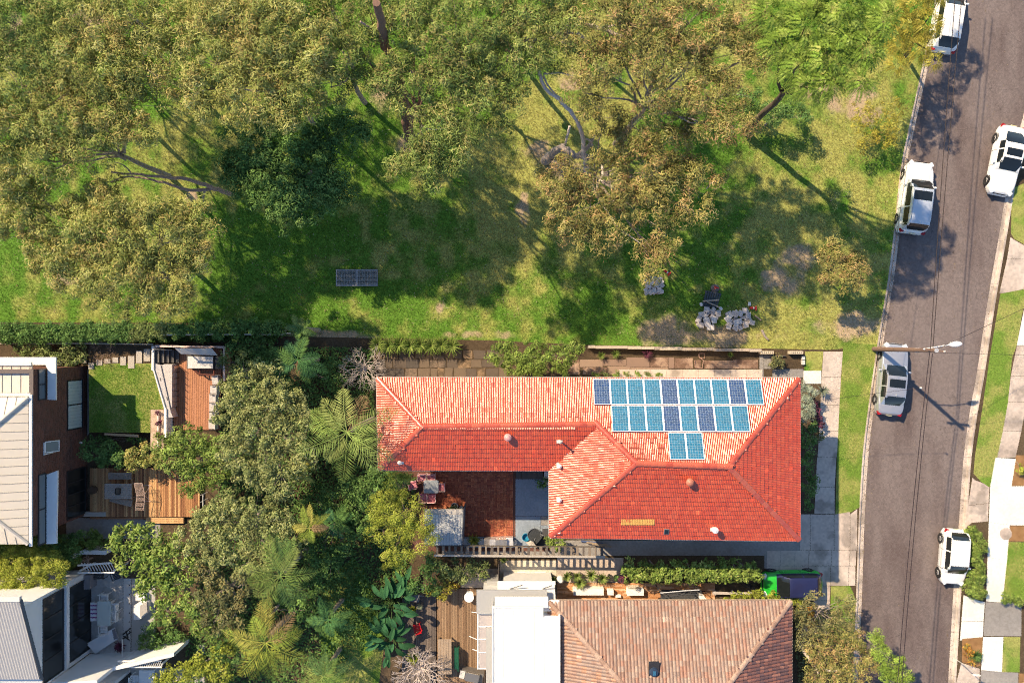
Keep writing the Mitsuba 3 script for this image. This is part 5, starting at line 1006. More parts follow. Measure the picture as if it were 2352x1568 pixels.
armchair('dark wicker chair in the shade at the top of the white terrace', 'D4', 758, 198, -1.2, M(.05, .05, .06, .7)); armchair('dark lounge chair beside the grey cabinet', 'D4', 640, 196, -1.5, M(.045, .045, .05, .7), .8)
s2 = thing('outdoor_sofa', 'white bench seat with grey cushions right of the terrace edge', 'sofa'); add('base', slab(PP('D4', [(870, 392), (930, 352), (962, 372), (962, 440), (906, 484), (870, 484)], .4), .0, .4), WF, s2); add('cushion', slab(PP('D4', [(910, 392), (955, 366), (958, 432), (912, 470)], .5), .402, .5), M(.40, .38, .36, .9), s2)
single('cushion_stool', slab(PP('D4', [(880, 316), (940, 310), (940, 358), (880, 358)], .4), .0, .4), WF, 'white square stool above the white bench seat', 'stool')
rs_ = lambda x, y, z=0: P('D4', x, y, z)
bb = thing('patio_heater', 'black folded frame leaning on the terrace edge', 'frame')
for a, b in (((800, 580, .2), (846, 540, 1.1)), ((800, 608, .2), (846, 566, 1.1)), ((806, 592, .3), (838, 612, .8)), ((818, 556, .7), (832, 600, .8))): add('bar', tube([rs_(*a), rs_(*b)], .05, 5), M(.02, .02, .02, .6), bb)
single('pole', tube([rs_(796, 610, 1.0), rs_(796, 722, 1.0)], .03, 6), WHITEP, 'slim white pole lying along the terrace edge by the purple plant', 'pole')
table('small white table on the lower white terrace', 'D4', 905, 812, 1004, 905, .72, WF); armchair('white chair behind the table on the lower white terrace', 'D4', 884, 868, 0)
wf_ = thing('wire_fence', 'wire strands on pale posts through the yellow shrubs', 'fence')
for a, b in (((0, 205, 1.4), (440, 30, 1.4)), ((150, 300, 1.0), (410, 90, 1.0))): add('wire', tube([P('D4', *a), P('D4', *b)], .02, 4), M(.6, .56, .5, .5), wf_)
for x, y in ((60, 182), (325, 98)): p = P('D4', x, y, 1.0); add('post', cyl(p[0], p[1], 0, 1.45, .04), M(.6, .55, .48, .7), wf_)
# ------------------------------------------------------------------ courtyard of the red-roofed house
BR = [(.30, .085, .045), (.36, .11, .055), (.26, .07, .04), (.40, .14, .07), (.33, .10, .055)]
ground('courtyard_base', flat(PP('D5', [(100, -60), (1265, -60), (1265, 700), (100, 700)]), .002), M(.13, .06, .045, .9))
bkk = numbered('courtyard_paving'); labels[bkk] = {'kind': 'structure'}
o = P('D5', 300, 578, 0); e = P('D5', 976, 578, 0); t_ = P('D5', 300, -40, 0); nb = 0; rg = np.random.default_rng(51); bw, bl = .110, .222
brick = trimesh.creation.box([bl - .012, bw - .012, .05]); bply = [mikit.ply(brick, M(*c, .85)) for c in BR]; rest = []
nx, ny = int((e[0] - o[0]) / bl), int((t_[1] - o[1]) / bw)
for j in range(ny):
    for i in range(nx):
        # basket weave: pairs of bricks turned in turn
        blk2, rowp = i, j // 2; turned = (blk2 + rowp) % 2; cx, cy = o[0] + (i + .5) * bl, o[1] + (rowp * 2 + 1) * bw
        s = (j % 2 - .5); p = (cx, cy + s * bw) if not turned else (cx + s * bw, cy); R = T().translate([p[0], p[1], .006 + rg.normal(0, .0015)])
        if turned: R = R @ T().rotate([0, 0, 1], 90)
        if i >= nx - 11 and nb < 300: add('brick', bply[int(rg.integers(5))], None, bkk, to=R); nb += 1
        else:
            m = brick.copy(); m.apply_transform(np.array(R.matrix)); rest.append((m, BR[int(rg.integers(5))]))
add('brickwork', cat([m for m, _ in rest]), VC, bkk, color=np.vstack([np.tile(np.array(c) * rg.normal(1, .1), (len(m.vertices), 1)) for m, c in rest]), kind='stuff')
BLUEG = pmat('blue_grey_paver', lambda p, n, u: mixc((.20, .25, .32), (.29, .34, .40), F(p.x * .9, p.y * .9, 4., 3)) * (.85 + .3 * F(p.x * 11, p.y * 11, 1., 2)), .8, .3)
paving('courtyard_slab', [PP('D5', [(980, 110), (1258, 110), (1258, 415), (980, 415)]), PP('D5', [(980, 415), (1188, 415), (1188, 670), (980, 670)]), PP('D5', [(1188, 487), (1258, 487), (1258, 670), (1188, 670)]), PP('D5', [(560, 580), (980, 580), (980, 670), (560, 670)])], .03, BLUEG)
paving('courtyard_slab', [PP('D5', [(1188, 415), (1258, 415), (1258, 487), (1188, 487)])], .034, GREY)
cs_ = thing('courtyard_steps', 'dark steps rising towards the main wing under the eave of the red roof', 'steps')
for i, x in enumerate((985, 1033, 1077, 1119, 1161)): add('step', slab(PP('D5', [(x, 30), (x + 44, 30), (x + 44, 113), (x, 113)], .15 + .15 * i), 0, .17 + .15 * i), M(.085, .08, .08, .8), cs_)
single('planter', slab(PP('D5', [(1214, 55), (1255, 55), (1255, 165), (1214, 165)], .8), .0, .8), M(.55, .56, .60, .6), 'tall pale planter against the west wall of the main wing', 'planter')
# glass table and pink chairs
tb = thing('glass_table', 'glass topped table with rounded corners among the pink courtyard chairs', 'table'); q = Polygon(PP('D5', [(235, 124), (352, 124), (352, 226), (235, 226)], .74)).buffer(-.08).buffer(.08)
add('tabletop', slab(list(q.exterior.coords)[:-1], .725, .74), M(.40, .43, .46, .08, .8), tb); add('rim', slab(list(q.buffer(.015).exterior.coords)[:-1], .70, .722), M(.7, .68, .68, .4), tb)
for x in (255, 332):
    for y in (140, 210): p = P('D5', x, y, .4); add('leg', cyl(p[0], p[1], 0.02, .70, .025), M(.7, .68, .68, .4), tb)
PINK = M(.62, .26, .30, .6); PINKD = M(.50, .17, .22, .7)
def slat_chair(label, x, y, rot):
    p = P('D5', x, y, .45); k = thing('garden_chair', label, 'chair', 'pink chairs in the courtyard'); L = lambda m: local(m, [p[0], p[1], .03], rot)
    add('seat', L(box(0, 0, .42, .50, .50, .05, 0, .02)), PINKD, k)
    for i in range(7): add('back_slat', L(local(box(0, 0, 0, .03, .05, .46), [-.24, -.21 + i * .07, .68], 0)), PINK, k)
    for i in range(6): add('seat_slat', L(box(.0, -.2 + i * .08, .452, .46, .05, .014)), PINK, k)
    add('back_frame', L(tube([[-.24, -.27, .1], [-.25, -.27, .86], [-.26, -.2, .93], [-.26, .2, .93], [-.25, .27, .86], [-.24, .27, .1]], .022, 6)), M(.75, .55, .52, .5), k)
    for s in (-1, 1): add('armrest', L(tube([[-.25, s * .27, .64], [.22, s * .27, .64], [.25, s * .26, .06]], .02, 6)), M(.75, .55, .52, .5), k)
for lab, x, y, r in (('left pink slatted chair above the glass table', 220, 98, -math.pi / 2), ('right pink slatted chair above the glass table', 296, 98, -math.pi / 2), ('pink slatted chair at the right end of the glass table', 378, 177, math.pi), ('pink slatted chair at the left end of the glass table', 148, 158, .2),
                     ('left pink slatted chair below the glass table', 228, 262, math.pi / 2), ('right pink slatted chair below the glass table', 300, 265, math.pi / 2)): slat_chair(lab, x, y, r)
# small shed with corrugated roof
sh = thing('garden_shed', 'small grey garden shed with ribbed metal roof beside the courtyard bricks', 'shed'); z = 2.2
q = PP('D5', [(240, 400), (552, 400), (540, 650), (240, 650)], z); add('wall', slab(list(Polygon(q).buffer(-.12).exterior.coords)[:-1], 0, z - .1), M(.30, .30, .30, .8), sh)
add('roof', slab(q, z - .08, z - .04), M(.40, .42, .43, .6), sh)
for i in range(14):
    x = 243 + i * 22.6; x1 = 243 + i * 22.0; add('roof_board', slab(PP('D5', [(x, 402), (x + 20.5, 402), (x1 + 20, 650), (x1, 650)], z), z - .038, z + .002 * (i % 3)), M(.42, .44, .45, .6) if i > 4 else M(.66, .66, .62, .6), sh)
add('parapet', slab(PP('D5', [(240, 362), (556, 362), (554, 400), (240, 400)], z + .05), z - .3, z + .05), M(.50, .47, .43, .8), sh); add('side_fascia', slab(PP('D5', [(553, 362), (560, 362), (548, 650), (541, 650)], z + .08), 0.02, z + .08), M(.10, .11, .13, .7), sh)
def pot(label, f, x, y, r, h, mat, name='flower_pot', group=None, soil=True):
    p = P(f, x, y, h); R = px(f, r, h); k = thing(name, label, 'pot', group)
    add('pot', lathe([(R * .62, 0), (R * .9, h * .7), (R, h * .86), (R, h), (R * .84, h), (R * .80, h * .84), (.001, h * .84)], p[0], p[1], .02, 18), mat, k, smooth=40)
    if soil: add('soil', cyl(p[0], p[1], h * .80, h * .88, R * .8, n=16), M(.05, .035, .025, .95), k)
    return k
pot('grey pot holding the bushy plant beside the shed parapet', 'D5', 485, 335, 30, .5, M(.32, .33, .34, .6)); pot('small white pot beside the bushy plant at the shed', 'D5', 540, 348, 15, .4, M(.8, .8, .78, .5)); pot('pale hollow pot left of the spiky plant in the courtyard', 'D5', 570, 622, 26, .45, M(.42, .40, .38, .6)); pot('pale hollow pot right of the spiky plant in the courtyard', 'D5', 707, 626, 29, .45, M(.58, .56, .53, .6))
for i in range(4): pot(f'small terracotta pot in the shade below the pink chairs, {ordn[i] if i else "leftmost"} in the row', 'D5', 290 + i * 38, 340, 16, .3, M(.42, .16, .08, .8))
gb = thing('barbecue', 'steel barbecue with side shelf against the courtyard edge', 'barbecue')
add('cabinet', slab(PP('D5', [(770, 605), (962, 598), (962, 665), (770, 668)], .85), .05, .85), M(.60, .60, .62, .35, .5, .5), gb); add('lid', local(box(0, 0, .98, px('D5', 94), px('D5', 62), .24, 0, .07), P('D5', 865, 632, 1.)[:3] * [1, 1, 0], 0), M(.50, .49, .48, .3, .5, .7), gb)
add('side_shelf', slab(PP('D5', [(905, 590), (960, 590), (964, 655), (916, 655)], .9), .853, .9), M(.75, .76, .78, .35, .5, .4), gb); add('handle', tube([P('D5', 822, 606, 1.14), P('D5', 908, 604, 1.14)], .02, 6), M(.75, .6, .5, .3), gb)
for i in range(4): p = P('D5', 830 + i * 22, 597, .9); add('knob', cyl(p[0], p[1], .86, .92, .03), M(.8, .75, .7, .3), gb)
single('gas_bottle', lathe([(.12, 0), (.15, .05), (.15, .38), (.10, .46), (.05, .5), (.001, .52)], *P('D5', 975, 632, .4)[:2], .03, 16), M(.55, .56, .57, .5), 'round grey gas bottle beside the barbecue', 'gas bottle', smooth=40)
single('storage_bin', box(*P('D5', 752, 622, .4)[:2], .40, .42, .55, .7, 0, .1), M(.17, .16, .16, .7), 'dark grey bin left of the barbecue', 'bin')
MESHM = M(.035, .04, .045, .7); 
def mesh_chair(label, x, y, rot, s=1.):
    p = P('D5', x, y, .5); k = thing('mesh_chair', label, 'chair'); L = lambda m: local(m, [p[0], p[1], .03], rot)
    seat = trimesh.creation.icosphere(3); v = seat.vertices.copy(); v[:, 2] = np.where(v[:, 2] > -.15, -.3 + .0 * v[:, 2], v[:, 2]); seat.vertices = v; seat.apply_scale([.34 * s, .34 * s, .22]); seat.apply_translation([0, 0, .55]); add('seat', L(seat), MESHM, k, smooth=True)
    b = trimesh.creation.icosphere(2); b.apply_scale([.05, .32 * s, .32]); b.apply_translation([-.32 * s, 0, .72]); add('backrest', L(b), MESHM, k, smooth=True)
    add('rim', L(tube([[.36 * s * math.cos(t), .36 * s * math.sin(t), .5 + .06 * math.cos(2 * t)] for t in np.linspace(0, 6.283, 20)], .02, 6)), M(.30, .31, .32, .35, .5, .6), k)
    for t in (.8, 2.3, 4., 5.5): add('leg', L(tube([[.2 * math.cos(t), .2 * math.sin(t), .4], [.32 * s * math.cos(t), .32 * s * math.sin(t), .0]], .015, 5)), M(.30, .31, .32, .35, .5, .6), k)
mesh_chair('black mesh bucket chair with tilted back in the courtyard corner', 1135, 568, 2.4, 1.25); mesh_chair('round black mesh chair nearest the courtyard fence', 1188, 615, .6, 1.2)
single('tub', lathe([(.16, 0), (.24, .1), (.27, .35), (.24, .35), (.2, .1), (.001, .08)], *P('D5', 1066, 585, .3)[:2], .03, 18), M(.02, .22, .36, .5), 'blue plastic tub beside the black mesh chair', 'tub'); single('bag', trimesh.convex.convex_hull(np.random.default_rng(3).normal(0, .16, (30, 3)) * [1, .8, .5] + P('D5', 1110, 632, .2)), M(.50, .45, .40, .9), 'pale lumpy bag lying between the black mesh chairs', 'bag')
single('planter', box(*P('D5', 1248, 546, .3)[:2], .36, .8, .55, 0, .05), M(.07, .07, .075, .6), 'dark tapered planter at the wall beside the mesh chairs', 'planter')
# rail and slat fence between courtyard and neighbour
pg = thing('pergola_rail', 'long grey timber rail with short cross slats along the courtyard boundary', 'pergola'); z = 2.1
a, b = P('D5', 318, 733, z), P('D7', 510, 68, z); d = b - a; L = np.linalg.norm(d[:2]); rot = math.atan2(d[1], d[0]); c = (a + b) / 2
add('front_rail', local(box(0, 0, z, L, .13, .12), [c[0], c[1], 0], rot), M(.42, .38, .33, .85), pg); add('back_rail', local(box(0, .62, z - .12, L, .06, .1), [c[0], c[1], 0], rot), M(.10, .085, .07, .9), pg)
for i in range(28): t = (i + .5) / 28; add('cross_slat', local(box(L * (t - .5), .34, z - .02, .13 + .05 * (i % 2), .56, .03), [c[0], c[1], 0], rot), M(.22, .18, .14, .9) if i % 3 else M(.12, .10, .085, .9), pg)
for t in np.linspace(.01, .99, 7): add('post', local(box(L * (t - .5), 0, z / 2 - .03, .1, .1, z - .1), [c[0], c[1], 0], rot), M(.22, .18, .15, .9), pg)
for i in range(3):
    q0, q1 = P('D7', 335 + i * 40, -40 + i * 8, .5), P('D7', 500 + i * 30, -20 + i * 8, .5)
    if i == 0: tk = thing('timber_stack', 'small stack of boards in the dark passage under the red eave', 'timber')
    add('board', tube([q0 * [1, 1, 0] + [0, 0, .1 + .12 * i], q1 * [1, 1, 0] + [0, 0, .1 + .12 * i]], .07, 4), M(.32, .25, .18, .8) if i else M(.08, .12, .25, .7), tk)
# ------------------------------------------------------------------ north side passage of the red-roofed house
nw = thing('garden_wall', 'low stone block wall between the park and the red-roofed house', 'wall')
a, b = P('g', 1352, 796, .6), P('g', 1750, 805, .6); rgs = random.Random(8); x = 0.; L = b[0] - a[0]
while x < L:
    w = rgs.choice([.35, .45, .6, .9, 1.5, 2.2]) if x < L * .62 else rgs.choice([1.2, 2.4, 3.0]); w = min(w, L - x); y = a[1] + (b[1] - a[1]) * (x + w / 2) / L
    add('stone', box(a[0] + x + w / 2, y, .29 + rgs.uniform(-.02, .02), w - .015, .20 + rgs.uniform(-.02, .02), .62, 0, .02), rgs.choice([M(.40, .33, .26, .85), M(.46, .39, .31, .85), M(.34, .28, .23, .85), M(.50, .43, .33, .85)]), nw); x += w
def flag_fn(c0, c1):
    return lambda p, n, u: mixc(c0, c1, ss(.3, .7, F(p.x * 2.3, p.y * 2.3, 3., 4))) * (.7 + .6 * F(p.x * 13, p.y * 13, 1., 2))
FLAG = [pmat('flagstone', flag_fn((.07, .055, .042), (.19, .14, .10)), .8), pmat('warm_flagstone', flag_fn((.10, .07, .045), (.25, .17, .10)), .8), M(.105, .08, .06, .8), M(.15, .11, .075, .8), M(.08, .066, .055, .8)]
fk = numbered('flagstone_path'); labels[fk] = {'kind': 'structure'}; rgs = random.Random(5)
for row, (y0, y1) in enumerate(((222, 278), (278, 330), (330, 388))):
    x = 640 + row * 17
    while x < 1420:
        w = rgs.choice([42, 52, 64, 78]); j = lambda: rgs.uniform(-4, 4)
        q = Polygon(PP('D13', [(x + j(), y0 + j()), (x + w + j(), y0 + j()), (x + w + j(), y1 + j()), (x + j(), y1 + j())], .02)).buffer(-.025)
        add('flagstone', slab(list(q.exterior.coords)[:-1], -.02, .02 + rgs.uniform(-.006, .006)), FLAG[rgs.randrange(5) if x < 1050 else rgs.randrange(3) + 1], fk); x += w
PK = [pmat('pink_paver', flag_fn((.17, .105, .075), (.36, .25, .185)), .85), M(.30, .21, .155, .85), M(.25, .17, .13, .85)]
tq = [((1560, 905, 1640, 1010)), (1640, 905, 1800, 960), (1800, 905, 1960, 950), (1660, 960, 1830, 1010), (1830, 950, 1990, 1010), (1960, 890, 2120, 960), (2120, 890, 2250, 960), (1990, 960, 2250, 1000), (2250, 890, 2290, 968), (2290, 895, 2420, 968)]
kk = numbered('side_terrace'); labels[kk] = {'kind': 'structure'}
for i, (x0, y0, x1, y1) in enumerate(tq): add('slab', slab(list(Polygon(PP('t11', [(x0, y0), (x1, y0), (x1, y1), (x0, y1)])).buffer(-.015).exterior.coords)[:-1], -.02, .02 + .002 * (i % 3)), PK[i % 3], kk)
for x0, y0, x1, y1 in ((60, 200, 110, 270), (135, 205, 370, 272), (370, 200, 575, 272), (585, 160, 620, 345), (620, 160, 690, 275), (690, 275, 945, 345)): add('slab', slab(list(Polygon(PP('D14', [(x0, y0), (x1, y0), (x1, y1), (x0, y1)])).buffer(-.012).exterior.coords)[:-1], -.02, .022), PK[0] if x0 < 500 else GREY, kk)
kk = numbered('side_path'); labels[kk] = {'kind': 'structure'}
for i in range(9): add('slab', slab(list(Polygon(PP('D14', [(-560 + i * 130, 278), (-560 + (i + 1) * 130, 278), (-560 + (i + 1) * 130, 352), (-560 + i * 130, 352)], .04)).buffer(-.01).exterior.coords)[:-1], 0, .045), CONC, kk)
add('slab', slab(PP('D14', [(945, 290), (1090, 290), (1090, 395), (945, 395)], .02), -.02, .02), PALE, kk)
for lab, x in (('left concrete breeze block beside the white property corner', 650), ('right concrete breeze block with round holes', 888)):
    k = thing('breeze_block', lab, 'concrete block'); m = P('D14', x, 142, .5); add('block', box(m[0], m[1], .28, px('D14', 105), .2, .5), M(.55, .47, .36, .9), k)
    for i in range(6): add('hole', cyl(m[0] + (i - 2.5) * .13, m[1], .49, .534, .038, n=10), M(.02, .018, .016, 1.), k)
for lab, x, y, s in (('upper pale stone block beside the garden edge', 945, 185, .22), ('lower white stone block beside the garden edge', 945, 222, .3)): m = P('D14', x, y, .2); single('stone_block', box(m[0], m[1], .1, .2, s, .24, .05, .03), M(.62, .6, .56, .8), lab, 'stone')
pl = thing('pond_planter', 'square dark-edged planter bed with a green bush beside the breeze blocks', 'planter'); 
for x0, y0, x1, y1 in ((685, 165, 692, 268), (692, 165, 800, 172), (692, 261, 800, 268)): add('edge', slab(PP('D14', [(x0, y0), (x1, y0), (x1, y1), (x0, y1)], .2), 0, .2), M(.12, .1, .09, .8), pl)
hs = thing('hose_reel', 'pinkish hose loop lying against the north garden bed', 'hose'); add('hose', tube([P('D14', x, y, .12) for x, y in ((60, 205), (62, 262), (120, 268), (130, 205), (95, 180), (92, 150), (100, 148), (140, 150), (142, 185), (100, 184))], .022, 6), M(.48, .30, .24, .5), hs)
# ------------------------------------------------------------------ southern neighbour: brown tiled house with white flat-roofed wing
nh = thing('house', 'brown and pink weathered tile roof house at the bottom of the frame', 'house'); ZN = 3.4
nA, nB = P('t12', 1428, 1006, ZN), P('t22', 740, 1026, ZN); nw_ = nB[0] - nA[0]; nS = nA[1] - nw_ * 1.08; r_ = math.tan(math.radians(23))
c = np.array([[nA[0], nA[1], ZN], [nB[0], nA[1], ZN], [nB[0], nS, ZN], [nA[0], nS, ZN]]); ht = nw_ / 2 * r_
R0, R1 = np.array([(nA[0] + nB[0]) / 2, nA[1] - nw_ / 2, ZN + ht]), np.array([(nA[0] + nB[0]) / 2, nS + nw_ / 2, ZN + ht])
add('roof', trimesh.Trimesh(np.vstack([c, R0, R1]) - [0, 0, .005], [[0, 4, 1], [1, 4, 5], [1, 5, 2], [2, 5, 3], [3, 5, 4], [3, 4, 0]], process=False), M(.12, .07, .05), nh); nroof = nh + '__roof'
PB = [(.32, .205, .155), (.30, .185, .14), (.345, .235, .185), (.30, .215, .175), (.33, .18, .13), (.28, .19, .15), (.36, .265, .21)]; PE = [(.17, .085, .075), (.22, .10, .08), (.13, .075, .075), (.27, .13, .10)]
tn = tile_mesh(.215, .36, 1, .05, .03, 7)
parts = []
for poly, eave, top, keep, tones, sd in (([c[0], c[1], R0], (c[0], c[1]), R0, 210, PB, 60), ([c[0], c[3], R1, R0], (c[0], c[3]), R0, 30, PB[:4] + [(.40, .22, .14)], 61), ([c[1], c[2], R1, R0], (c[1], c[2]), R0, 60, PE, 62), ([c[3], c[2], R1], (c[3], c[2]), R1, 0, PE, 63)):
    parts.append(tile_face(nroof, poly, eave, top, .215, .33, tn, TILE2, tones, keep, sd))
m, cc_ = merge(parts); add('tiling', m, TILE2, nroof, smooth=True, color=cc_, kind='stuff')
CAPS = [(.36, .24, .18), (.30, .19, .14), (.42, .30, .23)]
for p, q, sd in ((c[0], R0, 1), (c[1], R0, 2), (c[2], R1, 3), (c[3], R1, 4), (R0, R1, 5)): ridge_caps(nroof, p, q, TILE2, CAPS, .16, .42, sd, .06)
gutter(nh, [c[0], c[3], c[2], c[1]], M(.60, .47, .36, .6))
walls(nh, [c[0], c[1], c[2], c[3]], -.02, ZN - .1, M(.55, .50, .44, .85), 1.6)
p = P('t12', 2168, 1530, ZN + 2.6); wk = thing('roof_vent', 'round black turbine vent on the brown tiled roof', 'roof vent'); a, e, s, n = face_frame(c[0], c[1], R0); zz = a[2] - (n[0] * (p[0] - a[0]) + n[1] * (p[1] - a[1])) / n[2]
add('flashing', local(box(0, 0, 0, .62, .9, .03), [p[0], p[1] + .2, zz + .16], 0), M(.03, .03, .035, .5), wk); add('dome', lathe([(.26, 0), (.3, .12), (.24, .26), (.001, .32)], p[0], p[1], zz + .05, 20), M(.03, .05, .09, .3), wk, smooth=40)
for i in (-1, 0, 1): add('vane', box(p[0] + i * .07, p[1], zz + .36, .03, .26, .05), M(.05, .22, .4, .3), wk)
# white wing
ww = thing('house_extension', 'bright white flat-roofed extension left of the brown tiled house', 'house'); ZWW = 4.2; WT = M(.78, .79, .77, .55)
q = PP('D6', [(712, 345), (1078, 345), (1078, 408), (1203, 408), (1203, 1150), (712, 1150)], ZWW); add('roof', slab(q, ZWW - .12, ZWW), WT, ww); wroof = ww + '__roof'
for i in range(6): a = P('D6', 790 + i * 75, 420 if 790 + i * 75 > 1078 else 360, ZWW + .02); b = P('D6', 790 + i * 75, 1140, ZWW + .02); add('roof_rib', tube([a, b], .012, 4), WT, wroof)
for x0, y0, x1, y1 in ((708, 340, 1082, 350), (708, 350, 718, 1150), (1195, 402, 1206, 1150), (1074, 350, 1082, 412)): add('upstand', slab(PP('D6', [(x0, y0), (x1, y0), (x1, y1), (x0, y1)], ZWW + .08), ZWW - .2, ZWW + .08), WT, wroof)
add('wall', slab(PP('D6', [(735, 370), (1180, 430), (1180, 1140), (735, 1140)], ZWW), -.02, ZWW - .14), M(.75, .75, .73, .8), ww)
add('upper_roof', slab(PP('D6', [(728, 268), (1118, 268), (1118, 345), (728, 345)], 3.6), 3.45, 3.6), WT, ww); add('box_gutter', slab(PP('D6', [(1082, 290), (1200, 290), (1203, 402), (1140, 370), (1082, 372)], 3.5), 3.4, 3.5), WT, ww)
GF = M(.38, .38, .37, .6); zf = 3.2
add('grey_roof', slab(PP('D6', [(595, 216), (1110, 220), (1110, 274), (726, 274), (712, 345), (708, 390), (595, 390)], zf), zf - .15, zf), GF, ww); add('grey_roof', slab(PP('D6', [(664, 497), (712, 497), (712, 1150), (664, 1150)], zf), zf - .15, zf), GF, ww)
add('side_wall', slab(PP('D6', [(640, 240), (1090, 240), (1090, 290), (640, 385)], zf), -.02, zf - .16), M(.6, .6, .58, .8), ww)
ga = thing('glass_awning', 'pale panelled awning along the left side of the white extension', 'awning'); za = 2.9
for y0, y1 in ((394, 482), (487, 572), (577, 668), (674, 790)): add('panel', slab(PP('D6', [(614, y0), (708 if y0 < 480 else 664, y0), (708 if y0 < 480 else 664, y1), (614, y1)], za), za - .03, za), M(.44, .40, .39, .3), ga)
for y in (392, 484, 575, 671, 790): add('bar', tube([P('D6', 605, y, za + .02), P('D6', 708 if y < 490 else 664, y, za + .02)], .04, 4), WHITEP, ga)
add('edge_beam', tube([P('D6', 607, 390, za + .02), P('D6', 606, 792, za + .02)], .06, 4), WHITEP, ga)
for y in (400, 780): p = P('D6', 608, y, za); add('post', box(p[0], p[1], za / 2, .08, .08, za - .1), WHITEP, ga)
for lab, a, b in (('white folded awning strut lying over the brown deck', (540, 552), (606, 580)), ('lower white awning strut over the brown deck', (566, 648), (602, 660)), ('upper white awning strut over the brown deck', (560, 376), (598, 380))): single('awning_strut', tube([P('D6', *a, 2.6), P('D6', *b, 2.8)], .025, 5), WHITEP, lab, 'strut')
lr = thing('carport_roof', 'low bright white roof strip above the grey flat roof', 'roof'); add('sheet', slab(PP('D6', [(748, 152), (1170, 152), (1178, 292), (1115, 292), (1110, 216), (748, 216)], 2.6), 2.5, 2.6), WT, lr); add('edge', tube([P('D6', 1170, 178, 2.6), P('D6', 1178, 292, 2.6)], .05, 4), DARKM, lr)
p = P('D6', 760, 180, 2.); add('wall', slab(PP('D6', [(790, 170), (1150, 170), (1150, 210), (790, 210)], 2.6), -.02, 2.49), M(.6, .6, .58, .8), lr)
for lab, a, b in (('left dark pipe rod over the white roof strip', (838, 208), (930, 180)), ('right dark pipe rod over the white roof strip', (1076, 208), (1145, 184))): single('pipe_rod', tube([P('D6', *a, 2.66), P('D6', *b, 3.1)], .03, 5), M(.10, .10, .11, .5), lab, 'pipe')
add('vent_cowl', box(*P('D6', 714, 185, 1.6)[:2], .8, .8, .6, 1.6), GF, lr)
NT = [pmat('brown_timber', timber_tex((.17, .105, .06), (.30, .19, .115), False), .7, .3), pmat('brown_timber_pale', timber_tex((.22, .14, .085), (.35, .235, .145), False), .7, .3)]
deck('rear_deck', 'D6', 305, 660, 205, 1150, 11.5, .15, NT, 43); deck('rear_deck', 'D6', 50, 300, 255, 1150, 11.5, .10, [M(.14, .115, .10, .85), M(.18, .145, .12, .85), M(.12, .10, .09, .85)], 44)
ground('passage_slab', flat(PP('D6', [(480, 60), (750, 60), (750, 205), (480, 205)]), .006), CONC); ground('passage_slab', flat(PP('D6', [(765, 0), (1180, 0), (1180, 148), (765, 148)]), .006), pmat('cream_concrete', lambda p, n, u: mixc((.52, .46, .36), (.68, .62, .51), F(p.x * .8, p.y * .8, 3., 4)) * (.85 + .25 * F(p.x * 8, p.y * 8, 1., 2)), .85, .3))
ground('passage_slab', flat(PP('D7', [(148, 75), (650, 75), (650, 265), (148, 265)]), .006), CONC)
single('passage_gate', box(*P('D6', 757, 75, .8)[:2], .75, .06, px('D6', 120), 1.5), M(.06, .05, .045, .7), 'dark narrow gate across the passage beside the planted strip', 'gate')
for lab, x, y in (('low cream concrete kerb strip in the sunny passage', 1000, 86),): single('kerb_strip', box(*P('D6', x, y, .1)[:2], .065, px('D6', 210), .05, .12), PALE, lab, 'kerb')
p = P('D6', 540, 270, .74); rt_ = thing('round_table', 'round white table on the brown rear deck', 'table'); add('tabletop', cyl(p[0], p[1], .71, .75, px('D6', 36, .74), n=28), WHITEP, rt_); add('pedestal', lathe([(.28, .15), (.05, .2), (.04, .70)], p[0], p[1], 0, 14), WHITEP, rt_)
gk = thing('bench', 'dark green painted bench on the brown rear deck', 'bench'); GP = M(.015, .11, .06, .45); q = PP('D6', [(434, 632), (466, 632), (466, 788), (434, 788)], .5)
for i in range(4): add('slat', slab([q[0] + (q[1] - q[0]) * (i + .1) / 4, q[0] + (q[1] - q[0]) * (i + .9) / 4, q[3] + (q[2] - q[3]) * (i + .9) / 4, q[3] + (q[2] - q[3]) * (i + .1) / 4], .56, .6), GP, gk)
add('backrest', box(q[1][0] - .02, (q[0][1] + q[3][1]) / 2, .8, .05, abs(q[0][1] - q[3][1]), .4), GP, gk)
for a in q: s = a + (q.mean(0) - a) * .12; add('leg', box(s[0], s[1], .36, .06, .06, .4), GP, gk)
wb = thing('table', 'long weathered timber table behind the bare white tree', 'table'); q = PP('D6', [(312, 575), (412, 575), (415, 830), (312, 830)], .85)
for i in range(5): add('plank', slab([q[0] + (q[1] - q[0]) * (i + .05) / 5, q[0] + (q[1] - q[0]) * (i + .95) / 5, q[3] + (q[2] - q[3]) * (i + .95) / 5, q[3] + (q[2] - q[3]) * (i + .05) / 5], .80, .85), M(.34, .26, .19, .85), wb)
for a in q: s = a + (q.mean(0) - a) * .12; add('leg', box(s[0], s[1], .47, .08, .08, .64), M(.2, .15, .1, .9), wb)
bb = thing('barbecue', 'grey hooded barbecue at the bottom of the brown deck', 'barbecue'); p = P('D6', 562, 852, 1.); add('cabinet', local(box(0, 0, .5, 1.5, .62, .75, 0, .03), [p[0], p[1], 0], -.22), M(.16, .15, .14, .5), bb); add('hood', local(box(0, .02, 1.02, .95, .55, .30, 0, .10), [p[0], p[1], 0], -.22), M(.30, .29, .27, .35, .5, .6), bb)
add('handle', local(tube([[-.35, .28, 1.12], [.35, .28, 1.12]], .022, 6), [p[0], p[1], 0], -.22), M(.75, .72, .66, .3), bb); add('side_table', local(box(-.68, 0, .92, .34, .5, .04), [p[0], p[1], 0], -.22), M(.6, .58, .54, .4), bb)
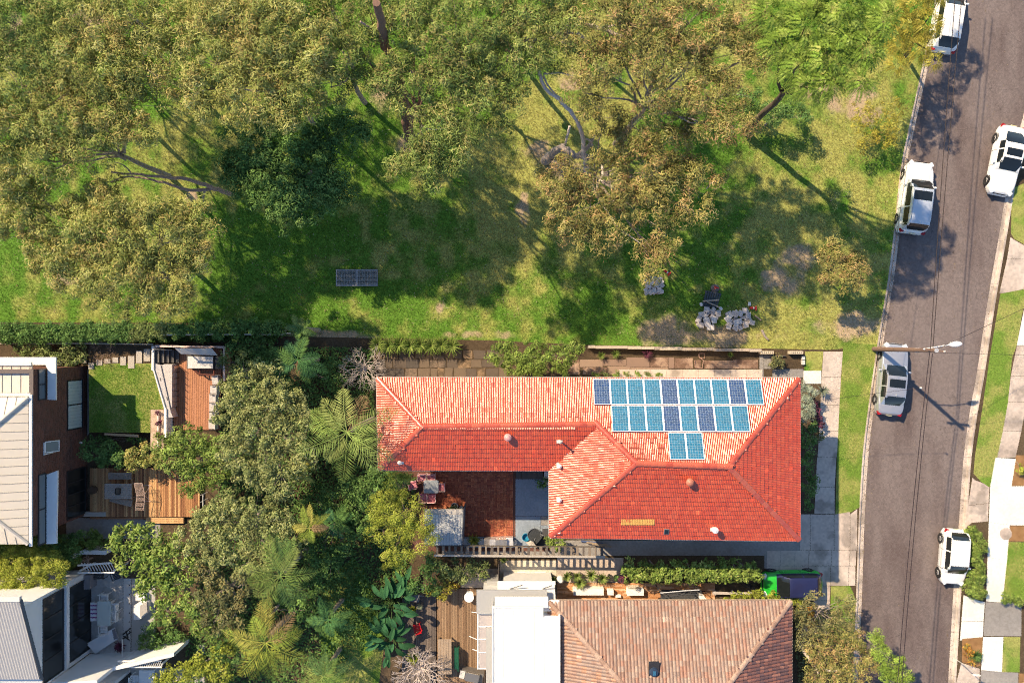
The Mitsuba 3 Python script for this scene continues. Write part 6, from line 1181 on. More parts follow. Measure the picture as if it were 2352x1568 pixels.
armchair('bright red chair behind the bare white tree', 'D6', 165, 490, 1.9, M(.55, .012, .02, .4), .5); sb = PP('D6', [(62, 295), (72, 232), (222, 260), (180, 268), (172, 306)], .6); single('slab_bench', slab(sb, .1, .6), M(.17, .165, .17, .7), 'grey angular bench slab at the shaded corner of the rear deck', 'bench')
single('handrail', tube([P('D6', 95, 175, .9), P('D6', 250, 222, .9)], .045, 6), M(.45, .46, .46, .5), 'grey pipe handrail at the top of the shaded deck corner', 'handrail')
ground('rear_lawn', flat(PP('t12', [(-140, 900), (80, 700), (170, 800), (300, 1250), (240, 1700), (-140, 1700)]), .004), LAWN)
# timber deck with orange boards, benches and iron screen
od = numbered('front_deck'); labels[od] = {'kind': 'structure'}; rgs = random.Random(77); OT = [M(.52, .26, .12, .7), M(.60, .33, .17, .7), M(.45, .21, .09, .7), M(.66, .42, .26, .7)]
for r in range(17):
    y0 = 266 + r * 8.5; x = 146.
    while x < 1345:
        w = rgs.choice([44, 58, 76, 96]); x2 = min(x + w, 1345)
        if not (925 < (x + x2) / 2 < 1240 and y0 > 312): add('board', slab(list(Polygon(PP('D7', [(x, y0), (x2, y0), (x2, y0 + 8.5), (x, y0 + 8.5)], .12)).buffer(-.006).exterior.coords)[:-1], .06, .12 + rgs.uniform(-.004, .004)), OT[rgs.randrange(4)], od)
        x = x2
add('frame', slab(PP('D7', [(146, 266), (1345, 266), (1345, 412), (146, 412)], .1), -.02, .055), M(.05, .03, .02), od)
for lab, x0, x1, y0, y1, h in (('long white bench box under the spiky plants', 272, 502, 308, 359, .5), ('small white cube stool right of the long bench box', 531, 577, 321, 358, .45), ('white slat-topped bench box in the middle of the orange deck', 680, 805, 314, 362, .5), ('small white low block at the edge of the orange deck', 592, 632, 359, 376, .25)):
    k = single('bench_box', slab(PP('D7', [(x0, y0), (x1, y0), (x1, y1), (x0, y1)], .12 + h), .122, .12 + h), M(.82, .82, .80, .6), lab, 'bench')
sk = thing('slatted_backrest', 'cream slatted backrest behind the middle white bench box', 'backrest')
for i in range(16): add('slat', box(*P('D7', 684 + i * 6, 306,   .8)[:2], .42, .025, .05, .58), M(.72, .66, .55, .7), sk)
ig = thing('iron_screen', 'dark iron screen with branching pattern standing over the orange deck', 'screen'); zi = 1.9; rgs = random.Random(4); IR = M(.05, .055, .065, .5)
ground('slate_paving', flat(PP('D7', [(928, 315), (1240, 315), (1240, 412), (928, 412)]), .13), M(.06, .062, .068, .7))
for a, b in (((930, 342), (1110, 325)), ((1110, 325), (1225, 318)), ((945, 382), (1110, 352)), ((1110, 352), (1250, 356)), ((968, 408), (1225, 410)), ((930, 342), (968, 408))): add('bar', tube([P('D7', *a, zi), P('D7', *b, zi)], .035, 4), M(.62, .64, .68, .4) if a[1] < 345 and b[1] < 345 else IR, ig)
for i in range(26): x, y = rgs.uniform(940, 1225), rgs.uniform(338, 408); add('branch', tube([P('D7', x, y, zi - .02), P('D7', min(1240, x + rgs.uniform(-40, 40)), min(412, max(330, y + rgs.uniform(-35, 35))), zi - .02)], .02, 4), IR, ig)
for x, y in ((932, 342), (1225, 320), (970, 408), (1222, 408)): p = P('D7', x, y, zi); add('post', cyl(p[0], p[1], .1, zi, .03), IR, ig)
p = P('D7', 1232, 385, .14); single('sandstone_slab', slab(PP('D7', [(1222, 345), (1250, 350), (1300, 412), (1222, 412)], .16), .13, .16), M(.78, .77, .74, .8), 'pale triangular stone slab beside the iron screen', 'stone')
bk2 = thing('bench', 'long low grey bench on the orange deck in front of the green car', 'bench'); add('seat', slab(PP('D8', [(45, 460), (405, 466), (405, 488), (45, 484)], .45), .40, .45), M(.50, .45, .42, .7), bk2)
for x in (70, 225, 380): p = P('D8', x, 474, .4); add('leg', box(p[0], p[1], .26, .1, .3, .28), M(.3, .28, .26, .7), bk2)
# parked bicycle in the shade of the hedge
bi = thing('bicycle', 'dark bicycle leaning in the hedge shade beside the green car', 'bicycle'); BK = M(.02, .02, .022, .4)
w0, w1 = P('D8', 340, 392, .4), P('D8', 430, 415, .4); dd = unit(w1 - w0); R_ = lambda c: tube([c + dd * .34 * math.cos(t) + np.array([0, -.12, .34]) * math.sin(t) for t in np.linspace(0, 6.283, 22)], .022, 5)
add('wheel', R_(w0), BK, bi); add('wheel', R_(w1), BK, bi)
up = np.array([0, -.12, .34]); fr_ = [(w0, w0 + dd * .45 - up * .1), (w0, w0 + dd * .3 + up * .7), (w0 + dd * .45 - up * .1, w0 + dd * .3 + up * .7), (w0 + dd * .45 - up * .1, w1 - dd * .18 + up * .7), (w0 + dd * .3 + up * .7, w1 - dd * .18 + up * .75), (w1, w1 - dd * .2 + up * 1.1)]
for a, b in fr_: add('frame_tube', tube([a, b], .02, 5), BK, bi)
add('handlebar', tube([w1 - dd * .2 + up * 1.1 + [-.06, .25, 0], w1 - dd * .2 + up * 1.1 + [.06, -.25, 0]], .018, 5), BK, bi); add('saddle', box(*(w0 + dd * .27 + up * .95), .24, .12, .05, 0, .02), BK, bi)
# ------------------------------------------------------------------ palms
def palm(label, f, x, y, z, R, nf, pal, seed, tr=.13, name='palm', droop=.55, lw=.05, up0=.5, dirs=None):
    rg = np.random.default_rng(seed); k = thing(name, label, 'palm'); c = P(f, x, y, z); RR = px(f, R, z); pal = np.array(PAL[pal]) * 1.45
    add('trunk', tube([[c[0] + .05, c[1] - .05, -.1], [c[0] - .05, c[1], z * .5], c - [0, 0, .35]], [tr * 1.3, tr, tr * .85], 10), M(.30, .26, .20, .85), k, smooth=50)
    add('crownshaft', tube([c - [0, 0, .5], c - [0, 0, .2], c], [tr * .9, tr * .8, tr * .3], 10), M(.12, .22, .05, .5), k, smooth=50)
    for i in range(nf):
        an = (2 * np.pi * i / nf + rg.uniform(-.38, .38)) if dirs is None else dirs[i]; tilt = rg.uniform(.15, 1.) * up0; h = np.array([math.cos(an), math.sin(an), 0]); L = RR * rg.uniform(.66, 1.15) * (1.0 - .25 * tilt); n = 34; t = np.linspace(0, 1, n)
        side0 = np.array([-h[1], h[0], 0]); sway = rg.normal(0, .12)
        ax = c + np.outer(t * L, h) + np.outer(sway * L * t * t, side0) + np.outer(L * (tilt * 1.5 * t - (tilt * .9 + droop) * t * t), [0, 0, 1.]); tg = unit(np.gradient(ax, axis=0)); sd = unit(np.cross(tg, [0, 0, 1.])); nr = unit(np.cross(sd, tg))
        col = pal[rg.integers(len(pal))] * rg.normal(1, .14); dead = rg.random() < .07; col = np.array([.30, .21, .11]) if dead else col; cs, aa, nn, ll = [], [], [], []
        w = RR * .25 * np.sin(np.clip(t * 1.05 + .12, 0, 1) * np.pi) ** .55 * (1 - .25 * t)
        for s in (-1, 1):
            sel = t > .10; m = sel.sum(); a = unit(sd[sel] * s + tg[sel] * .62 + nr[sel] * (.30) + rg.normal(0, .06, (m, 3)) - np.array([0, 0, .25])); l = w[sel] * rg.uniform(.85, 1.1, m)
            cs.append(ax[sel] + a * l[:, None] * .5); aa.append(a); nn.append(unit(nr[sel] + sd[sel] * s * -.35 + rg.normal(0, .12, (m, 3)))); ll.append(l)
        l = np.concatenate(ll); v, fc = leaf_mesh(np.vstack(cs), np.vstack(aa), np.vstack(nn), l, np.full(len(l), lw), .3); r = tube(ax[::5], np.linspace(.028, .008, len(ax[::5])), 5, False)
        vv = np.vstack([v, r.vertices]); ff = np.vstack([fc, np.asarray(r.faces) + len(v)]); cc = np.vstack([np.clip(np.tile(col, (len(v), 1)) * np.repeat(rg.normal(1, .2, (len(l), 1)), 4, 0), .01, .7), np.tile(col * 1.25, (len(r.vertices), 1))])
        add('frond', trimesh.Trimesh(vv, ff, process=False), LEAFG, k, color=cc)
    return k
PAL['palm'] = [(.10, .165, .045), (.13, .19, .05), (.16, .20, .06), (.08, .14, .05)]; PAL['big_palm'] = [(.17, .235, .06), (.20, .26, .075), (.24, .28, .09), (.14, .20, .055)]; PAL['gold_palm'] = [(.24, .26, .05), (.20, .23, .045), (.28, .27, .07), (.16, .21, .04)]; PAL['deep_palm'] = [(.05, .12, .055), (.06, .14, .05), (.09, .17, .05)]
palm('tall bright palm leaning its fronds over the west end of the red roof', 'D13', 490, 715, 8.6, 390, 13, 'big_palm', 1, .15, droop=.4)
palm('deep green palm at the north-west corner by the park wall', 'D13', 195, 285, 5.0, 215, 13, 'deep_palm', 2)
palm('slender upright palm poking above the park boundary', 'D13', 210, 95, 4.6, 120, 9, 'palm', 3, up0=.9)
palm('small yellow-green palm low in the canopy left of the bright palm', 't02', 2060, 110, 4.5, 130, 8, 'gold_palm', 4, .08)
palm('big golden-green palm at the bottom left of centre', 't02', 1830, 1290, 6.0, 370, 14, 'gold_palm', 5, .15)
palm('broad green palm in the middle of the dense lower canopy', 't02', 1930, 830, 6.4, 350, 13, 'palm', 6, .15)
palm('golden-fronded palm at the left corner of the main garden', 't02', 2130, 500, 5.6, 170, 11, 'gold_palm', 7)
palm('shaded blue-green palm between the small lawn and the golden palm', 't02', 2260, 1130, 4.2, 210, 11, 'deep_palm', 8)
palm('dark green palm under the yellow-green tree in the main garden', 't02', 2290, 460, 3.4, 190, 11, 'deep_palm', 9)
palm('palm at the very bottom edge beside the small lawn', 't02', 2230, 1520, 4.8, 230, 12, 'palm', 10)
# ------------------------------------------------------------------ broadleaf garden trees and shrubs
BL = dict(ln=.17, wd=.075, droop=.25, rc=.36, up=.5, mat=LEAFG)
plant('garden_tree', 'dense grey-green tree filling the garden left of the bright palm', 'tree', [(620, 865, 44), (570, 905, 52), (640, 930, 56), (590, 985, 58), (530, 955, 40), (660, 1000, 46), (610, 1050, 50), (690, 955, 34), (540, 1040, 42), (640, 1100, 42), (690, 1050, 34), (570, 1090, 36)], 5.2, 'haze', lai=1.3, seed=41, grow=1.12, **BL)
plant('garden_tree', 'bright green bushy tree between the two timber decks', 'tree', [(430, 1015, 40), (400, 1050, 38), (455, 1065, 44), (490, 1025, 36), (440, 1105, 34), (495, 1090, 36), (380, 1020, 24)], 3.8, 'bright', lai=1.3, seed=42, grow=1.08, **BL)
plant('vine_hedge', 'dark vine hedge along the top of the lower deck', 'hedge', [(200, 1035, 22), (235, 1045, 26), (270, 1048, 26), (250, 1030, 22)], 1.8, 'dark', lai=1.5, seed=43, tr=.04, **BL)
plant('shrub', 'cream-leaved clipped shrub between the dark vine and the bright green tree', 'shrub', [(310, 1050, 26), (340, 1046, 28), (362, 1056, 22), (298, 1062, 16)], 2.0, 'pale_gum', lai=1.6, seed=44, tr=.04, **BL)
plant('garden_tree', 'yellow-green spreading tree in the middle of the left gardens', 'tree', [(520, 1165, 44), (585, 1180, 48), (470, 1200, 40), (540, 1230, 50), (600, 1240, 42), (500, 1265, 40), (640, 1190, 40), (570, 1290, 34), (440, 1235, 34), (630, 1280, 34), (680, 1230, 32)], 5.0, 'haze', lai=1.25, seed=45, grow=1.12, **BL)
plant('garden_tree', 'large-leaved glossy tree over the corner of the white terrace', 'tree', [(290, 1225, 32), (340, 1240, 42), (300, 1285, 36), (360, 1300, 46), (400, 1255, 34), (415, 1340, 42), (350, 1350, 36), (440, 1395, 34), (385, 1400, 32), (465, 1440, 26), (500, 1455, 24), (430, 1300, 36), (270, 1250, 20)], 4.4, 'bright', ln=.24, wd=.10, lai=1.15, seed=46, droop=.2, rc=.36, up=.6, mat=LEAFG, grow=1.08)
plant('garden_tree', 'olive small-leaved tree right of the glossy terrace tree', 'tree', [(480, 1310, 34), (510, 1360, 40), (470, 1380, 30), (540, 1410, 36), (490, 1430, 26), (560, 1340, 32)], 4.6, 'olive', lai=1.4, seed=47, **BL)
plant('shrub', 'dark shrub below the big palms, left of the small back lawn', 'shrub', [(560, 1450, 36), (520, 1500, 34), (600, 1440, 30), (700, 1400, 36), (720, 1340, 34), (660, 1360, 30)], 2.4, 'dark', lai=1.3, seed=48, tr=.06, **BL)
plant('shrub', 'yellow flowering bush at the bottom beside the lower white terrace', 'shrub', [(480, 1510, 32), (500, 1545, 34), (445, 1540, 30), (405, 1555, 30), (375, 1560, 24), (520, 1490, 22)], 2.6, 'lime', ln=.16, wd=.08, lai=1.4, seed=49, tr=.05, droop=.2, rc=.3, up=.6, mat=LEAFG)
plant('shrub', 'bright yellow-green conifer-like bush above the white house', 'shrub', [(30, 1290, 42), (85, 1290, 44), (50, 1335, 36), (120, 1320, 34), (20, 1350, 30), (110, 1285, 30), (0, 1310, 40), (140, 1300, 22)], 3.8, 'lime', ln=.15, wd=.035, lai=1.5, seed=50, tr=.06, droop=.1, rc=.30, up=.55)
plant('shrub', 'deep green bush right of the yellow-green bush above the white house', 'shrub', [(130, 1245, 32), (165, 1260, 30), (100, 1255, 24), (175, 1235, 22), (140, 1275, 22), (10, 1258, 22), (50, 1256, 20)], 1.6, 'dark', lai=1.3, seed=51, tr=.05, **BL)
plant('shrub', 'small vivid green shrub in the paved yard below the lower deck', 'shrub', [(210, 1240, 20), (228, 1248, 18), (222, 1228, 14)], 1.0, 'bright', lai=1.4, seed=52, tr=.03, **BL)
bare_shrub('branch_bundle', 'leafless leaning branches against the short white wall', 'branches', 'D4', 600, 80, 62, 1.6, 8, 'pink', 7, 2, .06)
plant('shrub', 'dark sprawling creeper beside the white bench seat', 'shrub', [(345, 1460, 26), (360, 1430, 22), (390, 1455, 22), (335, 1490, 18), (420, 1460, 18), (370, 1480, 22)], .8, 'dark', lai=1.2, seed=53, tr=.03, **BL)
plant('garden_tree', 'fine-leaved yellow-green tree left of the grey shed', 'tree', [(890, 1150, 38), (930, 1175, 44), (880, 1215, 42), (945, 1235, 42), (905, 1280, 32), (965, 1205, 32), (915, 1110, 30), (870, 1175, 30), (985, 1225, 22)], 4.8, 'lime', ln=.14, wd=.035, lai=1.0, seed=54, tr=.1, droop=.5, rc=.42, bark='pink', up=.4)
plant('shrub', 'dark leafy shrub between the bright palm and the yellow-green tree', 'shrub', [(850, 1120, 38), (825, 1170, 32), (880, 1085, 34), (800, 1120, 30), (840, 1210, 30), (910, 1095, 26)], 2.6, 'dark', lai=1.3, seed=55, tr=.06, **BL)
plant('shrub', 'dark undergrowth shrub beneath the lower palms', 'shrub', [(760, 1290, 34), (790, 1250, 32), (800, 1200, 32), (730, 1270, 34), (770, 1160, 34), (720, 1140, 36)], 2.2, 'dark', lai=1.2, seed=56, tr=.05, **BL)
plant('shrub', 'rounded small-leaved shrub above the middle of the long red roof', 'shrub', [(1150, 812, 28), (1190, 818, 36), (1240, 822, 36), (1285, 820, 32), (1220, 840, 28), (1318, 805, 18), (1180, 840, 22), (1300, 845, 14)], 2.6, 'bright', ln=.13, wd=.06, lai=1.6, seed=57, tr=.06, droop=.2, rc=.3, up=.5, mat=LEAFG, grow=1.1)
plant('shrub', 'pale open shrub right of the upper timber deck', 'shrub', [(530, 830, 26), (545, 865, 24), (560, 820, 20), (520, 885, 16), (575, 850, 18)], 2.4, 'broad', lai=.9, seed=58, tr=.05, **BL)
plant('shrub', 'dark bushes beneath the upright palm along the white-topped fence', 'shrub', [(540, 795, 24), (580, 800, 26), (620, 800, 26), (600, 830, 26), (760, 840, 26), (770, 880, 24)], 1.4, 'dark', lai=1.2, seed=59, tr=.04, **BL)
for i in range(15):
    u = 12 + i * 44; v = 764 - i * .3; z = 1.9
    lab = ['dark green hedge shrub at the left end of the park hedge', 'dark green hedge shrub second from the left in the park hedge', 'hedge shrub third from the left in the park hedge', 'hedge shrub fourth from the left, above the brick house roof', 'hedge shrub fifth from the left, above the brick house window hood', 'hedge shrub sixth from the left in the park hedge', 'hedge shrub seventh from the left, above the tangled dry creeper',
           'pale-tipped hedge shrub above the small walled lawn', 'pale-tipped hedge shrub above the retaining wall top', 'dark hedge shrub at the start of the white-topped fence', 'dark hedge shrub above the garden steps', 'dark hedge shrub above the pale awning', 'dark hedge shrub above the end of the upper deck', 'dark hedge shrub right of the upper deck', 'last hedge shrub before the upright palm'][i]
    plant('hedge_shrub', lab, 'hedge', [(u, v, 21), (u + 18, v - 6, 20), (u + 12, v + 9, 19), (u - 10, v + 7, 18)] if i < 8 else [(u, v - 8, 20), (u + 18, v - 10, 19), (u + 6, v + 2, 18)], z, 'broad' if i in (7, 8) else 'dark', lai=1.35, seed=70 + i, tr=.04, group='shrubs of the park hedge', **{**BL, 'ln': .15, 'wd': .07, 'rc': .28})
bare_shrub('dry_creeper', 'tangled dry brown creeper along the stepping stones', 'creeper', 'D1', 1500, 260, 300, .9, 9, 'pink', 15, 3, .035)
plant('shrub', 'speckled green bush spilling over the fence above the brick house', 'shrub', [(75, 805, 22), (110, 812, 24), (150, 806, 24), (180, 815, 20), (130, 828, 18), (160, 835, 16), (40, 806, 16)], 1.3, 'broad', lai=1.2, seed=90, tr=.03, **BL)
plant('shrub', 'pink and plum ground shrub in the gravel strip behind the retaining wall', 'shrub', [(364, 1000, 9), (366, 970, 8), (362, 950, 7)], ZT + .25, 'plum', ln=.1, wd=.06, lai=1.4, seed=91, tr=.02, droop=.1, rc=.14, up=.6, z0=ZT)
plant('shrub', 'dark ground shrub on the soil below the small walled lawn', 'shrub', [(235, 1008, 12), (250, 1012, 12), (215, 1008, 10), (300, 1012, 12), (325, 1010, 10)], .5, 'dark', lai=1., seed=92, tr=.02, **{**BL, 'rc': .16})
bare_shrub('bare_shrub', 'leafless grey forking shrub at the north-west corner of the red roof', 'shrub', 'D13', 610, 330, 175, 2.6, 4, 'white', 17, 4, .05)
bare_shrub('bare_tree', 'leafless white-barked tree over the brown rear deck', 'tree', 'D6', 205, 735, 270, 3.2, 5, 'white', 15, 4, .075)
bare_shrub('bare_shrub', 'small leafless branching shrub right of the upper deck', 'shrub', 'D2', 1650, 650, 230, 1.6, 6, 'white', 9, 3, .035)
# strap-leaved and spiky plants
def rosette(label, f, x, y, R, z, n, pal, seed, name='spiky_plant', w=.06, cat_='plant', up=.7, z0=0., group=None):
    rg = np.random.default_rng(seed); k = thing(name, label, cat_, group); c = P(f, x, y, z); c[2] = z0; RR = px(f, R, z); pal = np.array(PAL[pal]) * 1.5; vs, fs, cs, at = [], [], [], 0
    for i in range(n):
        an = i * 2.39996 + rg.normal(0, .1); el = (i + .5) / n; h = np.array([math.cos(an), math.sin(an), 0]); s = np.array([-h[1], h[0], 0]); L = RR * rg.uniform(.8, 1.15) * (1 - .35 * el); t = np.linspace(0, 1, 6)[:, None]
        ax = c + np.array([0, 0, z * .35]) + h * L * t + np.array([0, 0, 1.]) * (z * (.25 + up * el) * t * (1.6 - .9 * t)); ww = w * np.array([.7, 1, .95, .75, .45, .03])[:, None]; v = np.stack([ax - s * ww / 2 + [0, 0, .012], ax, ax + s * ww / 2 + [0, 0, .012]], 1).reshape(-1, 3)
        for r in range(5):
            for q in range(2): a = at + r * 3 + q; fs += [[a, a + 1, a + 4], [a, a + 4, a + 3]]
        vs.append(v); at += 18; cs.append(np.tile(np.clip(pal[rg.integers(len(pal))] * rg.normal(1, .12), .01, .7), (18, 1)))
    add('leaves', trimesh.Trimesh(np.vstack(vs), fs, process=False), LEAFG, k, color=np.vstack(cs)); add('stem', cyl(c[0], c[1], z0 - .02, z0 + z * .42, .05, n=8), BARK['brown'], k); return k
PAL['agave'] = [(.16, .22, .06), (.20, .25, .07), (.13, .19, .05), (.24, .27, .10)]
for lab, x, y, R, z, n in (('large spiky plant hanging over the long white bench box', 325, 278, 62, 1.1, 44), ('tallest spiky plant in the row beside the orange deck', 412, 222, 62, 1.2, 46), ('spiky plant at the right of the row beside the orange deck', 498, 245, 56, 1.0, 40), ('spiky plant at the left of the row beside the white urn', 228, 228, 48, 1.0, 34), ('small spiky plant in a pot left of the white urn', 118, 250, 34, .8, 26), ('spiky plant behind the tallest one in the row', 305, 225, 46, .9, 30)): rosette(lab, 'D7', x, y, R, z, n, 'agave', int(x), w=.075)
rosette('golden spiky plant between the pale pots in the courtyard', 'D5', 640, 620, 66, .9, 44, 'lime', 7, w=.07); rosette('pale green spiky plant beside the dark gate in the passage', 'D6', 790, 5, 34, .7, 24, 'agave', 8)
rosette('yellow-green clumping plant on the shaded rear deck', 'D6', 125, 365, 34, .7, 40, 'lime', 9, w=.09); rosette('grey-green clumping plant beside the slab bench', 'D6', 180, 345, 32, .5, 30, 'grey', 10); rosette('yellow-green clumping plant under the bare white tree', 'D6', 130, 720, 62, .8, 46, 'lime', 11, w=.09)
rosette('spiky plant at the edge of the small back lawn', 't12', 320, 925, 80, .9, 40, 'broad', 12, w=.06); rosette('purple rosette plant in a pot on the white terrace', 'D4', 768, 665, 44, .6, 34, 'plum', 13, w=.10); rosette('spiky plant under the leafy planted strip', 'D6', 360, 100, 62, .9, 40, 'broad', 14, w=.07)
rosette('strap-leaved plant in the north garden bed beside the hose', 'D14', 355, 160, 34, .6, 26, 'bright', 15, w=.05); rosette('small strap-leaved plant in the north garden bed', 't11', 1890, 870, 44, .6, 26, 'bright', 16, w=.05); rosette('strap-leaved plant at the left of the north garden bed', 't11', 1790, 880, 40, .6, 26, 'bright', 17, w=.05); rosette('reddish plant in the north garden bed', 't11', 2110, 870, 50, .5, 30, 'plum', 18, w=.06)
for i in range(8): rosette(f'drooping strap-leaved plant along the park wall, {["leftmost", "second", "third", "fourth", "fifth", "sixth", "seventh", "rightmost"][i]} of eight', 'D13', 665 + i * 64, 190 + (i % 2) * 8, 74, 1.2, 60, 'bright', 200 + i, 'strap_plant', .085, up=.4, group='strap-leaved plants along the park wall')
# large-leaved clump by the rear deck
def paddles(label, f, x, y, R, n, z, seed):
    rg = np.random.default_rng(seed); k = thing('banana_plant', label, 'plant'); c = P(f, x, y, z); c[2] = 0
    for i in range(n):
        an = rg.uniform(0, 6.28); o = np.array([math.cos(an), math.sin(an), 0]); b = c + o * px(f, R, z) * rg.uniform(.1, .75) + [0, 0, z * rg.uniform(.55, 1.)]; h = unit(o + rg.normal(0, .5, 3) * [1, 1, 0]); s = np.array([-h[1], h[0], 0]); L = rg.uniform(.7, 1.2); t = np.linspace(0, 1, 8)[:, None]; ww = .17 * np.sin(np.pi * np.clip(t * .93 + .06, 0, 1)) ** .7
        ax = b + h * L * t + np.array([0, 0, 1.]) * (L * (.25 * t - .5 * t * t)); v = np.stack([ax - s * ww + [0, 0, .05], ax, ax + s * ww + [0, 0, .05]], 1).reshape(-1, 3); fs = []
        for r in range(7):
            for q in range(2): a = r * 3 + q; fs += [[a, a + 1, a + 4], [a, a + 4, a + 3]]
        add('leaf', trimesh.Trimesh(v, fs, process=False), LEAFG, k, color=np.tile(np.array([.04, .115, .05]) * rg.uniform(.8, 1.8), (24, 1))); add('stalk', tube([c + rg.normal(0, .15, 3) * [1, 1, 0], b], [.04, .02], 5), M(.08, .14, .05, .6), k)
paddles('large paddle-leaved clump left of the rear deck, upper group', 't12', 330, 1040, 180, 34, 2.2, 1); paddles('large paddle-leaved clump left of the rear deck, lower group', 't12', 320, 1290, 150, 30, 2.0, 2)
paddles('paddle-leaved plant at the corner of the rear deck beside the spiky plant', 't12', 420, 935, 60, 8, 1.6, 3)
# planted strip under the pergola, hedge, driveway bushes
plant('shrub', 'leafy mixed shrubs under the pergola rail left of the dark gate', 'shrub', [(1010, 1300, 22), (1045, 1305, 24), (1085, 1300, 22), (1110, 1308, 20), (1030, 1325, 18), (1070, 1322, 18)], 1.2, 'broad', lai=1.3, seed=101, tr=.03, **BL)
plant('shrub', 'dark shrub beside the shed and the pergola end', 'shrub', [(980, 1290, 22), (990, 1320, 22), (960, 1345, 22), (1000, 1350, 18)], 1.4, 'dark', lai=1.3, seed=102, tr=.03, **BL)
plant('shrub', 'yellow-leaved shrub over the corner of the brown rear deck', 'shrub', [(1000, 1352, 14), (1020, 1360, 16), (1030, 1345, 14), (985, 1355, 9), (1018, 1372, 10)], 1.3, 'gold', lai=1.2, seed=103, tr=.03, **{**BL, 'rc': .2})
plant('shrub', 'small orange flowering bush beside the yellow-leaved shrub', 'shrub', [(1044, 1346, 8), (1050, 1342, 6)], .6, 'orange', ln=.1, wd=.06, lai=1.5, seed=104, tr=.02, rc=.14, up=.6)
plant('shrub', 'bushy green plant in the grey pot at the shed', 'shrub', [(1040, 1172, 12), (1050, 1175, 10), (1033, 1178, 9)], .85, 'bright', lai=1.5, seed=105, tr=.02, **{**BL, 'rc': .16, 'ln': .1, 'wd': .05})
plant('shrub', 'bright green shrub at the courtyard corner under the red eave', 'shrub', [(1262, 1240, 14), (1285, 1245, 15), (1275, 1255, 13)], 1.0, 'bright', lai=1.5, seed=106, tr=.03, **{**BL, 'rc': .2})
plant('shrub', 'dark potted plant by the pale planter at the courtyard wall', 'shrub', [(1240, 1110, 9), (1248, 1118, 8), (1252, 1104, 7)], .9, 'dark', lai=1.2, seed=107, tr=.02, **{**BL, 'rc': .15})
for i in range(9): plant('hedge_shrub', f'glossy hedge bush below the red roof, {["leftmost", "second", "third", "fourth", "fifth", "sixth", "seventh", "eighth", "rightmost"][i]} of nine', 'hedge', [(1446 + i * 35, 1304, 20), (1458 + i * 35, 1318, 19), (1440 + i * 35, 1320, 17)], 1.9, 'bright', ln=.19, wd=.085, lai=1.35, seed=110 + i, tr=.04, droop=.2, rc=.26, up=.5, mat=LEAFG, group='glossy hedge between the two houses')
for lab, x, y, r, m in (('dark round pot at the left end of the pot row', 78, 240, 22, M(.035, .03, .028, .6)), ('dark pot beside the small spiky plant', 122, 232, 24, M(.05, .045, .04, .6)), ('dark pot behind the tallest spiky plant', 250, 205, 22, M(.06, .05, .045, .6)), ('stone-coloured pot behind the spiky plants', 318, 205, 20, M(.25, .22, .19, .8)), ('dark pot with a clipped ball right of the spiky plants', 548, 222, 20, M(.06, .055, .05, .6)), ('mossy pot nearest the glossy hedge', 598, 232, 24, M(.05, .07, .035, .8))): pot(lab, 'D7', x, y, r, .45, m)
single('urn', lathe([(.12, 0), (.24, .2), (.27, .42), (.2, .6), (.14, .66), (.001, .66)], *P('D7', 172, 240, .4)[:2], .02, 18), M(.78, .78, .76, .4), 'fallen-looking white urn among the pots by the orange deck', 'urn', smooth=40)
plant('shrub', 'clipped green ball in the pot nearest the glossy hedge', 'shrub', [(1416, 1327, 6)], .6, 'dark', ln=.07, wd=.04, lai=1.8, seed=120, tr=.015, rc=.1, up=.6)
plant('shrub', 'dark red small shrub between the pots and the glossy hedge', 'shrub', [(1428, 1330, 9), (1434, 1322, 7)], .6, 'plum', ln=.1, wd=.05, lai=1.4, seed=121, tr=.015, rc=.14, up=.6)
plant('shrub', 'bright yellow-green shrubs along the eave beside the green car', 'shrub', [(1690, 1375, 16), (1715, 1373, 15), (1745, 1368, 17), (1775, 1374, 16), (1805, 1380, 15), (1830, 1385, 14), (1665, 1378, 10)], 1.0, 'lime', lai=1.3, seed=122, tr=.03, **{**BL, 'rc': .22})
plant('garden_tree', 'olive street tree at the front of the brown tiled house', 'tree', [(1840, 1400, 26), (1870, 1380, 22), (1850, 1440, 30), (1890, 1440, 26), (1840, 1480, 24), (1930, 1390, 26), (1950, 1420, 24), (1915, 1430, 22), (1955, 1370, 16)], 2.8, 'olive', ln=.22, wd=.055, lai=.75, seed=123, tr=.06, droop=.4, rc=.34, bark='grey')
plant('shrub', 'orange-tinged shrub at the front corner of the brown tiled house', 'shrub', [(1862, 1412, 12), (1866, 1428, 12), (1858, 1398, 10)], 1.2, 'orange', lai=1.2, seed=124, tr=.03, **{**BL, 'rc': .2})
plant('garden_tree', 'rust-leaved tree with a bare pale limb at the bottom right corner garden', 'tree', [(1880, 1500, 34), (1925, 1490, 36), (1970, 1500, 34), (1920, 1540, 38), (1965, 1545, 34), (1870, 1545, 30), (1990, 1530, 26), (1900, 1470, 26), (1960, 1465, 24)], 3.6, 'rust_gum', ln=.22, wd=.05, lai=.95, seed=125, tr=.10, droop=.4, rc=.36, bark='pink', base=P('t22', 780, 1260)[:2],
      limbs=[([('t22', 790, 1280, 1.6), ('t22', 850, 1370, 2.6), ('t22', 920, 1450, 3.4), ('t22', 1000, 1480, 3.8), ('t22', 1080, 1478, 4.0)], .13, .05, 'white'), ([('t22', 905, 1430, 3.3), ('t22', 930, 1500, 3.6)], .07, .04, 'white')])
plant('pine_tree', 'bright green soft-leaved tree overhanging the road at the bottom', 'tree', [(2015, 1475, 18), (2022, 1500, 20), (2035, 1525, 22), (2055, 1545, 22), (2065, 1520, 18), (2045, 1560, 22), (2085, 1555, 16), (2008, 1455, 12)], 4.0, 'wattle', ln=.16, wd=.035, lai=1.5, seed=126, tr=.08, droop=.3, rc=.28, up=.5)
